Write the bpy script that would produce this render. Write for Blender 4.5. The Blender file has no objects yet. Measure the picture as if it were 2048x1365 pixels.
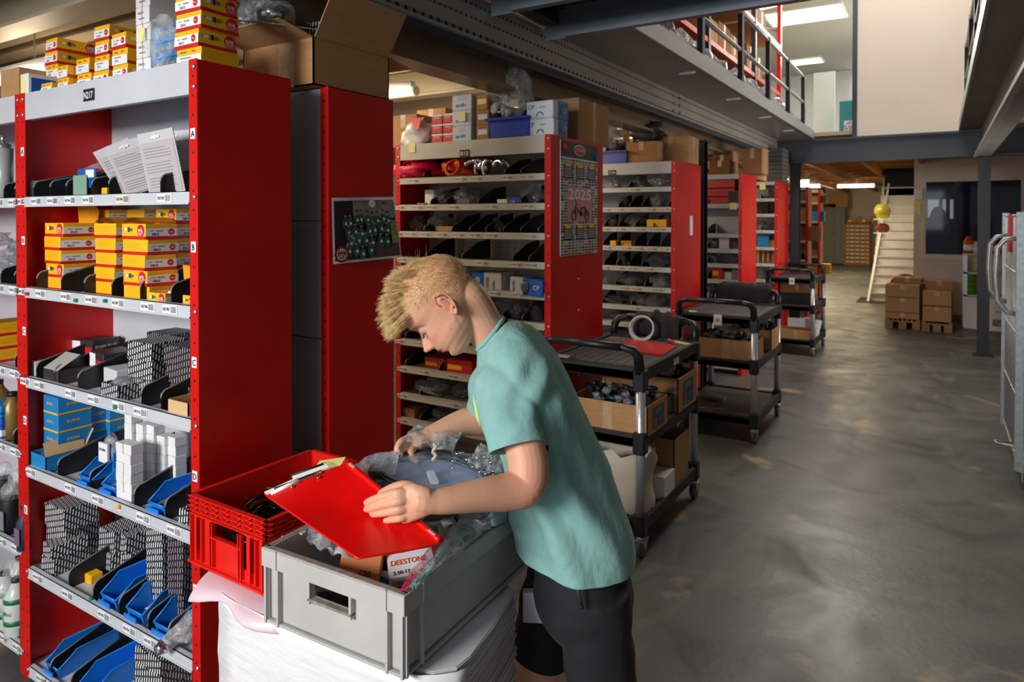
import bpy, bmesh, math, random
from mathutils import Vector, Matrix, Euler, noise
R = random.Random(7)
scene = bpy.context.scene
col = scene.collection
PI = math.pi
rad = math.radians

# ------------------------------------------------------------------ camera, world, lights
EYE = Vector((0, 0, 1.65))
YAW, PITCH, FPX, CY = rad(-31.917), rad(0.771), 1375.2, 453.1
fwd = Vector((math.sin(YAW) * math.cos(PITCH), math.cos(YAW) * math.cos(PITCH), -math.sin(PITCH)))
rgt = Vector((math.cos(YAW), -math.sin(YAW), 0))
upv = rgt.cross(fwd)
cd = bpy.data.cameras.new('camera'); cam = bpy.data.objects.new('camera', cd); col.objects.link(cam)
cam.matrix_world = Matrix(((rgt.x, upv.x, -fwd.x, 0), (rgt.y, upv.y, -fwd.y, 0), (rgt.z, upv.z, -fwd.z, 1.65), (0, 0, 0, 1)))
cd.sensor_width = 36; cd.lens = FPX / 2048 * 36; cd.shift_y = -(682.5 - CY) / 2048
cd.clip_start = 0.05; cd.clip_end = 200
cd.dof.use_dof = True; cd.dof.focus_distance = 1.6; cd.dof.aperture_fstop = 6.3
scene.camera = cam
scene.view_settings.view_transform = 'Standard'; scene.view_settings.look = 'None'
scene.view_settings.exposure = 0.0; scene.view_settings.gamma = 1; scene.view_settings.use_curve_mapping = False

world = bpy.data.worlds.new('world'); scene.world = world; world.use_nodes = True
wb = world.node_tree.nodes['Background']; wb.inputs[0].default_value = (0.80, 0.88, 1.0, 1); wb.inputs[1].default_value = 0.34

def area(name, loc, target, sx, sy, power, color=(1, 1, 1), spread=180):
    l = bpy.data.lights.new(name, 'AREA'); l.shape = 'RECTANGLE'; l.size = sx; l.size_y = sy
    l.energy = power; l.color = color; l.spread = rad(spread)
    o = bpy.data.objects.new(name, l); col.objects.link(o); o.location = loc
    o.rotation_euler = (Vector(target) - Vector(loc)).to_track_quat('-Z', 'Y').to_euler()
    return o
area('daylight_from_gate', (-1.75, -2.6, 2.35), (-1.35, 1.6, 1.0), 1.3, 1.0, 175, (1.0, 0.98, 0.95))
area('daylight_low', (-0.7, -3.2, 1.9), (-0.6, 3.0, 0.9), 1.6, 1.4, 20, (0.95, 0.97, 1.0))
area('skylight', (-0.6, 7.4, 5.6), (-0.4, 8.2, 0), 1.6, 4.0, 150, (1.0, 0.96, 0.9))
area('ceiling_fluorescent_a', (-3.6, 2.45, 2.50), (-3.6, 2.45, 0), 1.2, 0.1, 24, (1.0, 0.82, 0.58))
area('ceiling_fluorescent_b', (-3.6, 4.6, 2.50), (-3.6, 4.6, 0), 1.2, 0.1, 34, (1.0, 0.82, 0.58))
area('ceiling_fluorescent_c', (-3.4, 8.4, 2.42), (-3.4, 8.4, 0), 1.2, 0.1, 40, (1.0, 0.82, 0.55))
area('ceiling_fluorescent_d', (-2.4, 14.5, 2.35), (-2.4, 14.5, 0), 2.4, 0.2, 85, (1.0, 0.78, 0.5))
area('ceiling_fluorescent_e', (-2.9, 21.0, 2.35), (-2.9, 21.0, 0), 3.4, 0.2, 130, (1.0, 0.80, 0.5))
area('window_right', (2.6, 8.0, 1.5), (-1.8, 8.0, 1.9), 3.0, 1.6, 42, (1.0, 0.95, 0.88), 95)
def lamp(name, loc, e, c=(1, .80, .55)):
    l = bpy.data.lights.new(name, 'POINT'); l.energy = e; l.color = c; l.shadow_soft_size = .12; o = bpy.data.objects.new(name, l); col.objects.link(o); o.location = loc
for i, (lx, ly, lz, le) in enumerate(((-3.3, 3.3, 2.32, 14), (-3.3, 5.2, 2.32, 16), (-3.3, 8.0, 2.3, 18), (-2.4, 12.5, 2.3, 20), (-3.2, 17.5, 2.3, 30), (-3.0, 22.5, 2.3, 40), (-4.5, 1.9, 2.3, 12))): lamp('tube_spill_%d' % i, (lx, ly, lz), le)
area('balcony_daylight', (-1.9, 11.2, 4.6), (-3.3, 6.5, 3.2), 1.2, 1.2, 90, (1.0, 0.95, 0.85))

# ------------------------------------------------------------------ unprojection of measured points to real positions
def ray(px, py): return fwd + rgt * ((px - 1024) / FPX) - upv * ((py - CY) / FPX)
def atd(px, py, d): return EYE + ray(px, py) * d
def atx(px, py, x): r = ray(px, py); return EYE + r * (x / r.x)
def aty(px, py, y): r = ray(px, py); return EYE + r * (y / r.y)
def atz(px, py, z): r = ray(px, py); return EYE + r * ((z - 1.65) / r.z)
def SX(px, y): return aty(px, 500, y).x

# ------------------------------------------------------------------ materials
MATS = {}
def lin(c): return tuple(((v / 255) / 12.92 if v / 255 <= 0.04045 else (((v / 255) + 0.055) / 1.055) ** 2.4) for v in c)
def mat(name, rgb, rough=0.5, metal=0.0, var=0.0, vscale=8.0, bump=0.0, bscale=60.0, spec=0.5, stretch=None, srgb=True, coat=0, trans=0, alpha=1, emit=None, es=0, sheen=0, sss=0):
    if name in MATS: return MATS[name]
    m = bpy.data.materials.new(name); m.use_nodes = True; nt = m.node_tree; b = nt.nodes['Principled BSDF']
    c = lin(rgb) if srgb else rgb
    b.inputs['Base Color'].default_value = (*c, 1); b.inputs['Roughness'].default_value = rough; b.inputs['Metallic'].default_value = metal
    b.inputs['Specular IOR Level'].default_value = spec; b.inputs['Coat Weight'].default_value = coat
    b.inputs['Transmission Weight'].default_value = trans; b.inputs['Alpha'].default_value = alpha
    if sheen: b.inputs['Sheen Weight'].default_value = sheen
    if sss: b.inputs['Subsurface Weight'].default_value = sss; b.inputs['Subsurface Radius'].default_value = (0.012, 0.004, 0.002)
    if emit: b.inputs['Emission Color'].default_value = (*emit, 1); b.inputs['Emission Strength'].default_value = es
    if var or bump:
        tc = nt.nodes.new('ShaderNodeTexCoord'); mp = nt.nodes.new('ShaderNodeMapping'); nt.links.new(tc.outputs['Object'], mp.inputs[0])
        if stretch: mp.inputs['Scale'].default_value = stretch
        if var:
            n = nt.nodes.new('ShaderNodeTexNoise'); n.inputs['Scale'].default_value = vscale; n.inputs['Detail'].default_value = 6
            nt.links.new(mp.outputs[0], n.inputs['Vector'])
            mx = nt.nodes.new('ShaderNodeMix'); mx.data_type = 'RGBA'
            mx.inputs['A'].default_value = (*[v * (1 - var) for v in c], 1); mx.inputs['B'].default_value = (*[min(1, v * (1 + var)) for v in c], 1)
            rp = nt.nodes.new('ShaderNodeMapRange'); rp.inputs[1].default_value = 0.3; rp.inputs[2].default_value = 0.7
            nt.links.new(n.outputs[0], rp.inputs[0]); nt.links.new(rp.outputs[0], mx.inputs['Factor']); nt.links.new(mx.outputs['Result'], b.inputs['Base Color'])
            r2 = nt.nodes.new('ShaderNodeMapRange'); r2.inputs[3].default_value = max(0, rough - 0.08); r2.inputs[4].default_value = min(1, rough + 0.1)
            nt.links.new(n.outputs[0], r2.inputs[0]); nt.links.new(r2.outputs[0], b.inputs['Roughness'])
        if bump:
            n = nt.nodes.new('ShaderNodeTexNoise'); n.inputs['Scale'].default_value = bscale; n.inputs['Detail'].default_value = 4
            nt.links.new(mp.outputs[0], n.inputs['Vector'])
            bp = nt.nodes.new('ShaderNodeBump'); bp.inputs['Strength'].default_value = bump; bp.inputs['Distance'].default_value = 0.01
            nt.links.new(n.outputs[0], bp.inputs['Height']); nt.links.new(bp.outputs[0], b.inputs['Normal'])
    MATS[name] = m; return m
def film(name, rgb=(235, 240, 245), dens=0.3, rough=0.12, bscale=22, bump=0.8):
    """thin crinkled clear plastic: part see-through, part pale gloss"""
    if name in MATS: return MATS[name]
    m = bpy.data.materials.new(name); m.use_nodes = True; nt = m.node_tree; b = nt.nodes['Principled BSDF']; out = nt.nodes['Material Output']
    b.inputs['Base Color'].default_value = (*lin(rgb), 1); b.inputs['Roughness'].default_value = rough; b.inputs['Specular IOR Level'].default_value = 0.9
    tr = nt.nodes.new('ShaderNodeBsdfTransparent'); mx = nt.nodes.new('ShaderNodeMixShader')
    tc = nt.nodes.new('ShaderNodeTexCoord'); n = nt.nodes.new('ShaderNodeTexNoise'); n.inputs['Scale'].default_value = bscale; n.inputs['Detail'].default_value = 5; n.inputs['Distortion'].default_value = 1.2
    nt.links.new(tc.outputs['Object'], n.inputs['Vector'])
    bp = nt.nodes.new('ShaderNodeBump'); bp.inputs['Strength'].default_value = bump; bp.inputs['Distance'].default_value = 0.02
    nt.links.new(n.outputs[0], bp.inputs['Height']); nt.links.new(bp.outputs[0], b.inputs['Normal'])
    cr = nt.nodes.new('ShaderNodeMapRange'); cr.inputs[1].default_value = 0.45; cr.inputs[2].default_value = 0.75; cr.inputs[3].default_value = dens * 0.55; cr.inputs[4].default_value = min(1, dens * 1.9)
    nt.links.new(n.outputs[0], cr.inputs[0])
    nt.links.new(cr.outputs[0], mx.inputs[0]); nt.links.new(tr.outputs[0], mx.inputs[1]); nt.links.new(b.outputs[0], mx.inputs[2]); nt.links.new(mx.outputs[0], out.inputs[0])
    MATS[name] = m; return m
def emis(name, rgb, s):
    return mat(name, rgb, 0.5, emit=lin(rgb), es=s)

RED = mat('red_enamel', (206, 10, 5), 0.36, var=0.10, vscale=5, bump=0.03, bscale=220)
GREYM = mat('grey_enamel', (196, 201, 208), 0.42, var=0.05, vscale=6)
GREYD = mat('mid_grey_sheet', (150, 153, 158), 0.5, var=0.06, vscale=4)  # darker grey for the narrow rack and the printed spots
CREAM = mat('cream_enamel', (196, 190, 180), 0.45, var=0.05)
BLACKP = mat('black_plastic', (24, 25, 28), 0.42, var=0.25, vscale=20)
BLACKM = mat('worn_black_plastic', (38, 37, 37), 0.6, var=0.35, vscale=14, bump=0.2, bscale=90)
STEEL = mat('zinc_steel', (190, 195, 200), 0.32, 0.85, var=0.12, vscale=25)
GALV = mat('galvanised_steel', (178, 186, 190), 0.42, 0.6, var=0.16, vscale=40)
ALU = mat('brushed_aluminium', (200, 203, 206), 0.38, 0.75, var=0.06, vscale=60)
CHROME = mat('chrome', (215, 215, 218), 0.15, 1.0)
DARKST = mat('anthracite_steel', (52, 58, 64), 0.42, 0.2, var=0.15, vscale=3)
WEBST = mat('perforated_beam_sheet', (172, 166, 154), 0.45, 0.35, var=0.1, vscale=2)
CARD = mat('corrugated_cardboard', (178, 134, 90), 0.85, var=0.08, vscale=12, bump=0.08, bscale=150, stretch=(1, 1, 6))
CARDI = mat('cardboard_inside', (166, 122, 80), 0.9, var=0.08, vscale=12)
CARDD = mat('brown_cardboard', (152, 106, 66), 0.85, var=0.12, vscale=9)
TAPE = mat('packing_tape', (190, 160, 128), 0.2, var=0.15, vscale=40)
WHITE = mat('white_card', (232, 232, 234), 0.55, var=0.03)
PAPER = mat('label_paper', (236, 236, 240), 0.6)
PAPERW = mat('aged_label_paper', (232, 218, 200), 0.6)
INK = mat('black_ink', (22, 22, 26), 0.6)
GREYINK = mat('grey_ink', (130, 130, 138), 0.6)
YEL = mat('yellow_card', (250, 186, 18), 0.45, var=0.04)
ORY = mat('ochre_card', (232, 150, 20), 0.45, var=0.05)
REDC = mat('red_card', (206, 28, 30), 0.45, var=0.06)
BLUEC = mat('sky_blue_card', (28, 132, 200), 0.45, var=0.05)
BLUEB = mat('royal_blue_card', (20, 92, 186), 0.45, var=0.05)
BINB = mat('blue_bin_plastic', (26, 130, 228), 0.35, var=0.05)
BINN = mat('navy_bin_plastic', (34, 66, 178), 0.35, var=0.05)
GRN = mat('green_plastic', (10, 140, 95), 0.35)
GRNC = mat('dark_green_plastic', (28, 72, 52), 0.45)
POST = mat('yellow_sticky_note', (240, 232, 150), 0.7)
FILM = film('clear_film')
FILMD = film('dense_clear_film', (214, 220, 228), 0.5, 0.18)
FILMG = film('grey_film', (160, 166, 176), 0.55, 0.2)
FILMB = film('faint_film', (225, 232, 240), 0.16, 0.08)
RUB = mat('black_rubber', (20, 20, 22), 0.5, var=0.2)
def pattern(name, a, b, scale=46):
    m = bpy.data.materials.new(name); m.use_nodes = True; nt = m.node_tree; bs = nt.nodes['Principled BSDF']
    tc = nt.nodes.new('ShaderNodeTexCoord'); mp = nt.nodes.new('ShaderNodeMapping'); mp.inputs['Rotation'].default_value = (0.7, 0.6, 0.9)
    br = nt.nodes.new('ShaderNodeTexBrick'); br.inputs['Color1'].default_value = (*lin(a), 1); br.inputs['Color2'].default_value = (*lin(a), 1); br.inputs['Mortar'].default_value = (*lin(b), 1)
    br.inputs['Scale'].default_value = scale; br.inputs['Mortar Size'].default_value = 0.075; br.inputs['Brick Width'].default_value = 0.62; br.inputs['Row Height'].default_value = 0.26; br.inputs['Mortar Smooth'].default_value = 0.0
    nt.links.new(tc.outputs['Object'], mp.inputs[0]); nt.links.new(mp.outputs[0], br.inputs['Vector']); nt.links.new(br.outputs[0], bs.inputs['Base Color']); bs.inputs['Roughness'].default_value = 0.5
    MATS[name] = m; return m
PATB = pattern('black_card_white_marks', (236, 236, 240), (22, 22, 26), 34)
PATS = pattern('dark_card_grey_marks', (150, 140, 146), (20, 19, 23), 34)

# ------------------------------------------------------------------ mesh builder
_tc = {}
def text_polys(s, bold=True):
    key = (s, bold)
    if key in _tc: return _tc[key]
    c = bpy.data.curves.new('t', 'FONT'); c.body = s; c.size = 1; c.align_x = 'LEFT'; c.resolution_u = 2
    if bold: c.offset = 0.018
    o = bpy.data.objects.new('t', c); col.objects.link(o)
    dg = bpy.context.evaluated_depsgraph_get(); me = o.evaluated_get(dg).to_mesh()
    vs = [v.co.copy() for v in me.vertices]; fs = [tuple(p.vertices) for p in me.polygons]
    o.evaluated_get(dg).to_mesh_clear(); bpy.data.objects.remove(o); bpy.data.curves.remove(c)
    if vs:
        x0 = min(v.x for v in vs); x1 = max(v.x for v in vs); y0 = min(v.y for v in vs); y1 = max(v.y for v in vs)
    else: x0 = x1 = y0 = y1 = 0
    _tc[key] = (vs, fs, x0, x1, y0, y1); return _tc[key]

class MB:
    def __init__(s): s.v = []; s.f = []; s.m = []; s.sm = []
    def add(s, vs, fs, mi=0, sm=False):
        b = len(s.v); s.v += [Vector(v) for v in vs]
        for f in fs: s.f.append(tuple(b + i for i in f)); s.m.append(mi); s.sm.append(sm)
        return s
    def box(s, x0, x1, y0, y1, z0, z1, mi=0, M=None):
        vs = [Vector((x, y, z)) for z in (z0, z1) for y in (y0, y1) for x in (x0, x1)]
        if M is not None: vs = [M @ v for v in vs]
        return s.add(vs, [(0, 2, 3, 1), (4, 5, 7, 6), (0, 1, 5, 4), (2, 6, 7, 3), (0, 4, 6, 2), (1, 3, 7, 5)], mi)
    def cbox(s, x0, x1, y0, y1, z0, z1, c=0.003, mi=0, M=None):
        """box with chamfered edges"""
        X = (x0, x0 + c, x1 - c, x1); Y = (y0, y0 + c, y1 - c, y1); Z = (z0, z0 + c, z1 - c, z1)
        b = bmesh.new(); 
        for zz, (a, d) in ((0, (1, 2)), (1, (0, 3)), (2, (0, 3)), (3, (1, 2))):
            for p in ((X[d if zz in (1, 2) else 2], Y[1]), (X[2], Y[0 if zz in (1, 2) else 1])): pass
        pts = []
        for x in (0, 1):
            for y in (0, 1):
                for z in (0, 1):
                    xo, yo, zo = X[3 * x], Y[3 * y], Z[3 * z]; xi, yi, zi = X[1 + x], Y[1 + y], Z[1 + z]
                    pts += [(xo, yi, zi), (xi, yo, zi), (xi, yi, zo)]
        for p in pts: b.verts.new(M @ Vector(p) if M is not None else p)
        r = bmesh.ops.convex_hull(b, input=b.verts); b.verts.index_update()
        bmesh.ops.dissolve_limit(b, angle_limit=0.02, verts=b.verts, edges=b.edges)
        b.verts.index_update()
        s.add([v.co.copy() for v in b.verts], [tuple(v.index for v in f.verts) for f in b.faces], mi); b.free(); return s
    def quad(s, a, b, c, d, mi=0): return s.add([a, b, c, d], [(0, 1, 2, 3)], mi)
    def rings(s, rings, mi=0, close=True, caps=True, sm=True):
        n = len(rings[0]); vs = [p for r in rings for p in r]; fs = []
        for i in range(len(rings) - 1):
            for j in range(n if close else n - 1):
                k = (j + 1) % n; fs.append((i * n + j, i * n + k, (i + 1) * n + k, (i + 1) * n + j))
        s.add(vs, fs, mi, sm)
        if caps and close:
            b = len(s.v) - len(vs)
            s.f.append(tuple(b + j for j in reversed(range(n)))); s.m.append(mi); s.sm.append(False)
            s.f.append(tuple(b + (len(rings) - 1) * n + j for j in range(n))); s.m.append(mi); s.sm.append(False)
        return s
    def tube(s, pts, r, n=8, mi=0, caps=True, closed=False):
        pts = [Vector(p) for p in pts]; rr = r if isinstance(r, (list, tuple)) else [r] * len(pts)
        rs = []; N = len(pts); prev = None
        for i, p in enumerate(pts):
            if closed: t = pts[(i + 1) % N] - pts[i - 1]
            else: t = pts[min(i + 1, N - 1)] - pts[max(i - 1, 0)]
            if t.length < 1e-9: t = Vector((0, 0, 1))
            t.normalize()
            if prev is None: a = t.orthogonal().normalized()
            else:
                a = prev - t * prev.dot(t)
                a = a.normalized() if a.length > 1e-6 else t.orthogonal().normalized()
            prev = a; b = t.cross(a)
            rs.append([p + (a * math.cos(2 * PI * k / n) + b * math.sin(2 * PI * k / n)) * rr[i] for k in range(n)])
        if closed: rs.append(rs[0])
        return s.rings(rs, mi, caps=caps and not closed)
    def cyl(s, p, q, r, n=16, mi=0): return s.tube([p, q], r, n, mi)
    def ell(s, c, r, n=12, m=8, mi=0, M=None, jit=0, seed=0):
        c = Vector(c); rx, ry, rz = r if isinstance(r, (list, tuple)) else (r, r, r); rs = []; vs = []; fs = []
        for i in range(m + 1):
            th = PI * i / m
            for k in range(n):
                ph = 2 * PI * k / n; p = Vector((rx * math.sin(th) * math.cos(ph), ry * math.sin(th) * math.sin(ph), rz * math.cos(th)))
                if jit: p *= 1 + jit * noise.noise(Vector((p.x / rx * 1.7 + seed * 3.1, p.y / ry * 1.7 - seed, p.z / rz * 1.7 + seed * 1.3)))
                if M is not None: p = M @ p
                vs.append(c + p)
        for i in range(m):
            for k in range(n):
                k2 = (k + 1) % n; fs.append((i * n + k, (i + 1) * n + k, (i + 1) * n + k2, i * n + k2))
        return s.add(vs, fs, mi, True)
    def text(s, t, org, u, w, size, mi=0, center=False, bold=True, width=None, lift=0.0006):
        """lettering lying on a surface: org lower left, u reading direction, w letter-up direction"""
        vs, fs, x0, x1, y0, y1 = text_polys(t, bold); u = Vector(u).normalized(); w = Vector(w).normalized(); nn = u.cross(w) * lift; org = Vector(org)
        kx = size if width is None else width / max(1e-6, x1 - x0)
        ox = -(x0 + x1) / 2 if center else -x0
        return s.add([org + nn + u * ((v.x + ox) * kx) + w * (v.y * size) for v in vs], fs, mi)
    def prism(s, poly, d, mi=0):
        """poly: list of 3D points, extruded by vector d"""
        n = len(poly); d = Vector(d); vs = [Vector(p) for p in poly] + [Vector(p) + d for p in poly]
        fs = [tuple(reversed(range(n))), tuple(range(n, 2 * n))] + [(i, (i + 1) % n, n + (i + 1) % n, n + i) for i in range(n)]
        return s.add(vs, fs, mi)
    def merge(s, o, M=None, dm=0):
        return s.add([(M @ v if M is not None else v) for v in o.v], [], 0) if False else s._m(o, M, dm)
    def _m(s, o, M, dm):
        b = len(s.v); s.v += [(M @ v if M is not None else v.copy()) for v in o.v]
        for f, m, q in zip(o.f, o.m, o.sm): s.f.append(tuple(b + i for i in f)); s.m.append(m + dm); s.sm.append(q)
        return s
    def mesh(s, name, mats, off=None):
        me = bpy.data.meshes.new(name); vs = s.v if off is None else [v - off for v in s.v]
        me.from_pydata([tuple(v) for v in vs], [], s.f)
        for m in (mats if isinstance(mats, (list, tuple)) else [mats]): me.materials.append(m)
        me.polygons.foreach_set('material_index', s.m); me.polygons.foreach_set('use_smooth', s.sm); me.update()
        return me
    def obj(s, name, mats, parent=None, world=True, fix=False):
        """parent given: vertices are in world space unless world=False; no parent: origin goes to the base centre"""
        off = None; loc = None
        if parent is not None:
            if world: off = wloc(parent)
        else:
            xs = [v.x for v in s.v]; ys = [v.y for v in s.v]; zs = [v.z for v in s.v]
            loc = Vector(((min(xs) + max(xs)) / 2, (min(ys) + max(ys)) / 2, min(zs))); off = loc
        o = bpy.data.objects.new(name, s.mesh(name, mats, off)); col.objects.link(o)
        if parent is not None: o.parent = parent
        else: o.location = loc
        if fix:
            bm = bmesh.new(); bm.from_mesh(o.data); bmesh.ops.recalc_face_normals(bm, faces=bm.faces); bm.to_mesh(o.data); bm.free()
        return o
def wloc(o):
    p = Vector(o.location); q = o.parent
    while q is not None: p += Vector(q.location); q = q.parent
    return p
USED = {}
def tag(o, label, cat, group=None):
    if label in USED and not group: print('DUPLABEL', label)
    USED[label] = 1
    n = len(label.split())
    if n < 4 or n > 16: print('LABELLEN', n, label)
    o['label'] = label; o['category'] = cat
    if group: o['group'] = group
    return o
def struct(o): o['kind'] = 'structure'; return o
def stuff(o): o['kind'] = 'stuff'; return o
def thing(name, label, cat, loc=(0, 0, 0), rz=0, group=None):
    o = bpy.data.objects.new(name, None); col.objects.link(o); o.location = loc; o.rotation_euler = (0, 0, rz); o.empty_display_size = 0.05
    return tag(o, label, cat, group)
def copy_tree(o, parent=None):
    c = o.copy(); col.objects.link(c)
    if parent is not None: c.parent = parent
    for ch in list(o.children): copy_tree(ch, c)
    return c
def part(name, me, parent, loc=(0, 0, 0), rot=(0, 0, 0), scale=None):
    o = bpy.data.objects.new(name, me); col.objects.link(o); o.parent = parent; o.location = loc; o.rotation_euler = rot
    if scale: o.scale = scale
    return o
ORD = ['first', 'second', 'third', 'fourth', 'fifth', 'sixth', 'seventh', 'eighth', 'ninth', 'tenth', 'eleventh', 'twelfth']
# ------------------------------------------------------------------ setting
def floor_mat():
    m = bpy.data.materials.new('coated_concrete'); m.use_nodes = True; nt = m.node_tree; b = nt.nodes['Principled BSDF']; L = nt.links.new
    tc = nt.nodes.new('ShaderNodeTexCoord')
    def noi(sc, det, st=(1, 1, 1), dist=0):
        mp = nt.nodes.new('ShaderNodeMapping'); mp.inputs['Scale'].default_value = st; L(tc.outputs['Object'], mp.inputs[0])
        n = nt.nodes.new('ShaderNodeTexNoise'); n.inputs['Scale'].default_value = sc; n.inputs['Detail'].default_value = det; n.inputs['Distortion'].default_value = dist; L(mp.outputs[0], n.inputs['Vector']); return n
    def rng(n, a, c, lo=0, hi=1):
        r = nt.nodes.new('ShaderNodeMapRange'); r.inputs[1].default_value = a; r.inputs[2].default_value = c; r.inputs[3].default_value = lo; r.inputs[4].default_value = hi; L(n.outputs[0], r.inputs[0]); return r
    def mix(f, A, B):
        x = nt.nodes.new('ShaderNodeMix'); x.data_type = 'RGBA'; L(f.outputs[0], x.inputs['Factor'])
        for k, v in (('A', A), ('B', B)):
            if isinstance(v, tuple): x.inputs[k].default_value = (*lin(v), 1)
            else: L(v.outputs['Result'], x.inputs[k])
        return x
    base = mix(rng(noi(0.9, 8, dist=1.5), 0.35, 0.68), (74, 76, 75), (96, 96, 92))
    c2 = mix(rng(noi(2.2, 9, (1, 0.35, 1), 2.5), 0.55, 0.72, 0, 0.5), base, (116, 115, 109))
    c3 = mix(rng(noi(1.7, 6, (1, 1, 1), 0.6), 0.625, 0.70, 0, 0.8), c2, (158, 136, 100))
    c4 = mix(rng(noi(7, 10), 0.66, 0.72, 0, 0.5), c3, (58, 58, 56))
    L(c4.outputs['Result'], b.inputs['Base Color'])
    rr = rng(noi(1.6, 8, dist=2), 0.3, 0.7, 0.30, 0.55); L(rr.outputs[0], b.inputs['Roughness'])
    bp = nt.nodes.new('ShaderNodeBump'); bp.inputs['Strength'].default_value = 0.12; bp.inputs['Distance'].default_value = 0.01; L(noi(30, 6).outputs[0], bp.inputs['Height']); L(bp.outputs[0], b.inputs['Normal'])
    return m
WALLM = mat('cream_wall_paint', (222, 212, 198), 0.8, var=0.03, vscale=1.5)
CEILM = mat('tan_ceiling_board', (176, 160, 134), 0.7, var=0.08, vscale=1.2)
WOODJ = mat('timber_joist', (150, 100, 52), 0.7, var=0.2, vscale=4, stretch=(1, 1, 8))
OFFW = mat('office_white', (235, 238, 238), 0.7)
struct(MB().box(-9, 6, -4, 34, -0.1, 0).obj('floor', floor_mat()))
struct(MB().box(-9.1, -9, -4, 34, 0, 7).obj('wall_left', WALLM))
struct(MB().box(6, 6.1, -4, 34, 0, 7).obj('wall_right', WALLM))
struct(MB().box(-9, -0.9, 27.3, 27.4, 0, 2.75).obj('wall_back', WALLM))
struct(MB().box(-0.9, -0.8, 17.0, 27.3, 0, 2.75).obj('wall_back_side', WALLM))
# ceiling under the left mezzanine and beyond the cross beam
struct(MB().box(-9, -1.9, -4, 10.0, 2.74, 2.79).obj('ceiling', CEILM))
struct(MB().box(-9, 6, 10.05, 27.4, 2.74, 2.79).obj('ceiling_rear', CEILM))
struct(MB().box(0.19, 6, -4, 10.0, 2.74, 2.79).obj('ceiling_right', CEILM))
struct(MB().box(-9, 6, -4, 27, 6.5, 6.6).obj('ceiling_roof', WALLM))
struct(MB().box(-1.9, 0.19, -1.2, 3.42, 2.80, 2.84).obj('ceiling_deck', DARKST))
# upper cream wall above the cross beam, with the office opening left of it
struct(MB().box(-0.93, 6, 10.0, 10.1, 2.68, 6.5).obj('wall_upper', WALLM))
fr = MB().box(-0.985, -0.93, 9.95, 10.12, 2.68, 6.5)
struct(fr.obj('trim_1', DARKST))
# office behind the opening
struct(MB().box(-4, -0.6, 16.9, 17, 2.79, 6).obj('wall_office', OFFW))
struct(MB().box(-0.7, -0.6, 10.1, 17, 2.79, 6).obj('wall_office_right', OFFW))
struct(MB().box(-6, -0.6, 10.3, 17, 4.9, 5.0).obj('ceiling_office', mat('office_ceiling', (170, 172, 165), 0.8)))
gp = MB().box(-1.56, -1.28, 10.7, 10.74, 2.8, 3.72); struct(gp.obj('wall_office_partition', mat('pale_partition', (206, 220, 214), 0.4)))
for (px, py, w, d) in ((1612, 122, 0.6, 0.5), (1655, 155, 0.6, 0.4), (1610, 30, 1.1, 0.8)):
    p = atz(px, py, 4.88)
    l = thing('ceiling_light', {122: 'square office ceiling panel light above the partition', 155: 'small far office ceiling panel light beside white wall', 30: 'large bright office ceiling light at top of opening'}[py], 'light', (p.x, p.y, 4.86))
    MB().box(p.x - w / 2, p.x + w / 2, p.y - d / 2, p.y + d / 2, 4.87, 4.90).obj('diffuser', emis('office_panel_glow', (255, 252, 240), 5), l)
    f = MB()
    for a in ((-w / 2 - .03, -w / 2), (w / 2, w / 2 + .03)): f.box(p.x + a[0], p.x + a[1], p.y - d / 2 - .03, p.y + d / 2 + .03, 4.86, 4.90)
    for a in ((-d / 2 - .03, -d / 2), (d / 2, d / 2 + .03)): f.box(p.x - w / 2, p.x + w / 2, p.y + a[0], p.y + a[1], 4.86, 4.90)
    f.obj('frame', OFFW, l)
w = thing('office_window', 'bright frosted upper office window behind the opening', 'window', (-1.35, 16.85, 3.3)); struct(w)
MB().box(-1.62, -0.75, 16.86, 16.9, 3.3, 4.8).obj('pane', emis('daylit_pane', (240, 248, 255), 2.2), w)
f = MB()
for x in (-1.65, -1.2, -0.75): f.box(x - .02, x + .02, 16.82, 16.86, 3.3, 4.82)
f.obj('frame', OFFW, w)
area('office_glow', (-1.6, 12.5, 4.8), (-1.6, 12.5, 0), 1.5, 3, 110, (1, 0.98, 0.93))
tb = MB(); tb.cbox(-1.17, -1.0, 10.25, 10.6, 2.8, 3.22, .01); tag(tb.obj('partition_panel', mat('teal_fabric', (52, 138, 142), 0.8)), 'teal upholstered panel standing in the upper office opening', 'panel')
bt = MB(); bt.cbox(-1.1, -0.93 - .06, 10.13, 10.24, 2.8, 2.93, .006)
for k in range(14): bt.ell((-1.09 + R.random() * .1, 10.128, 2.815 + R.random() * .1), (.012, .003, .012), 6, 4, 1)
tag(bt.obj('patterned_box', [WHITE, GREYD]), 'white box with grey spots on the upper office ledge', 'box')

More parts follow.
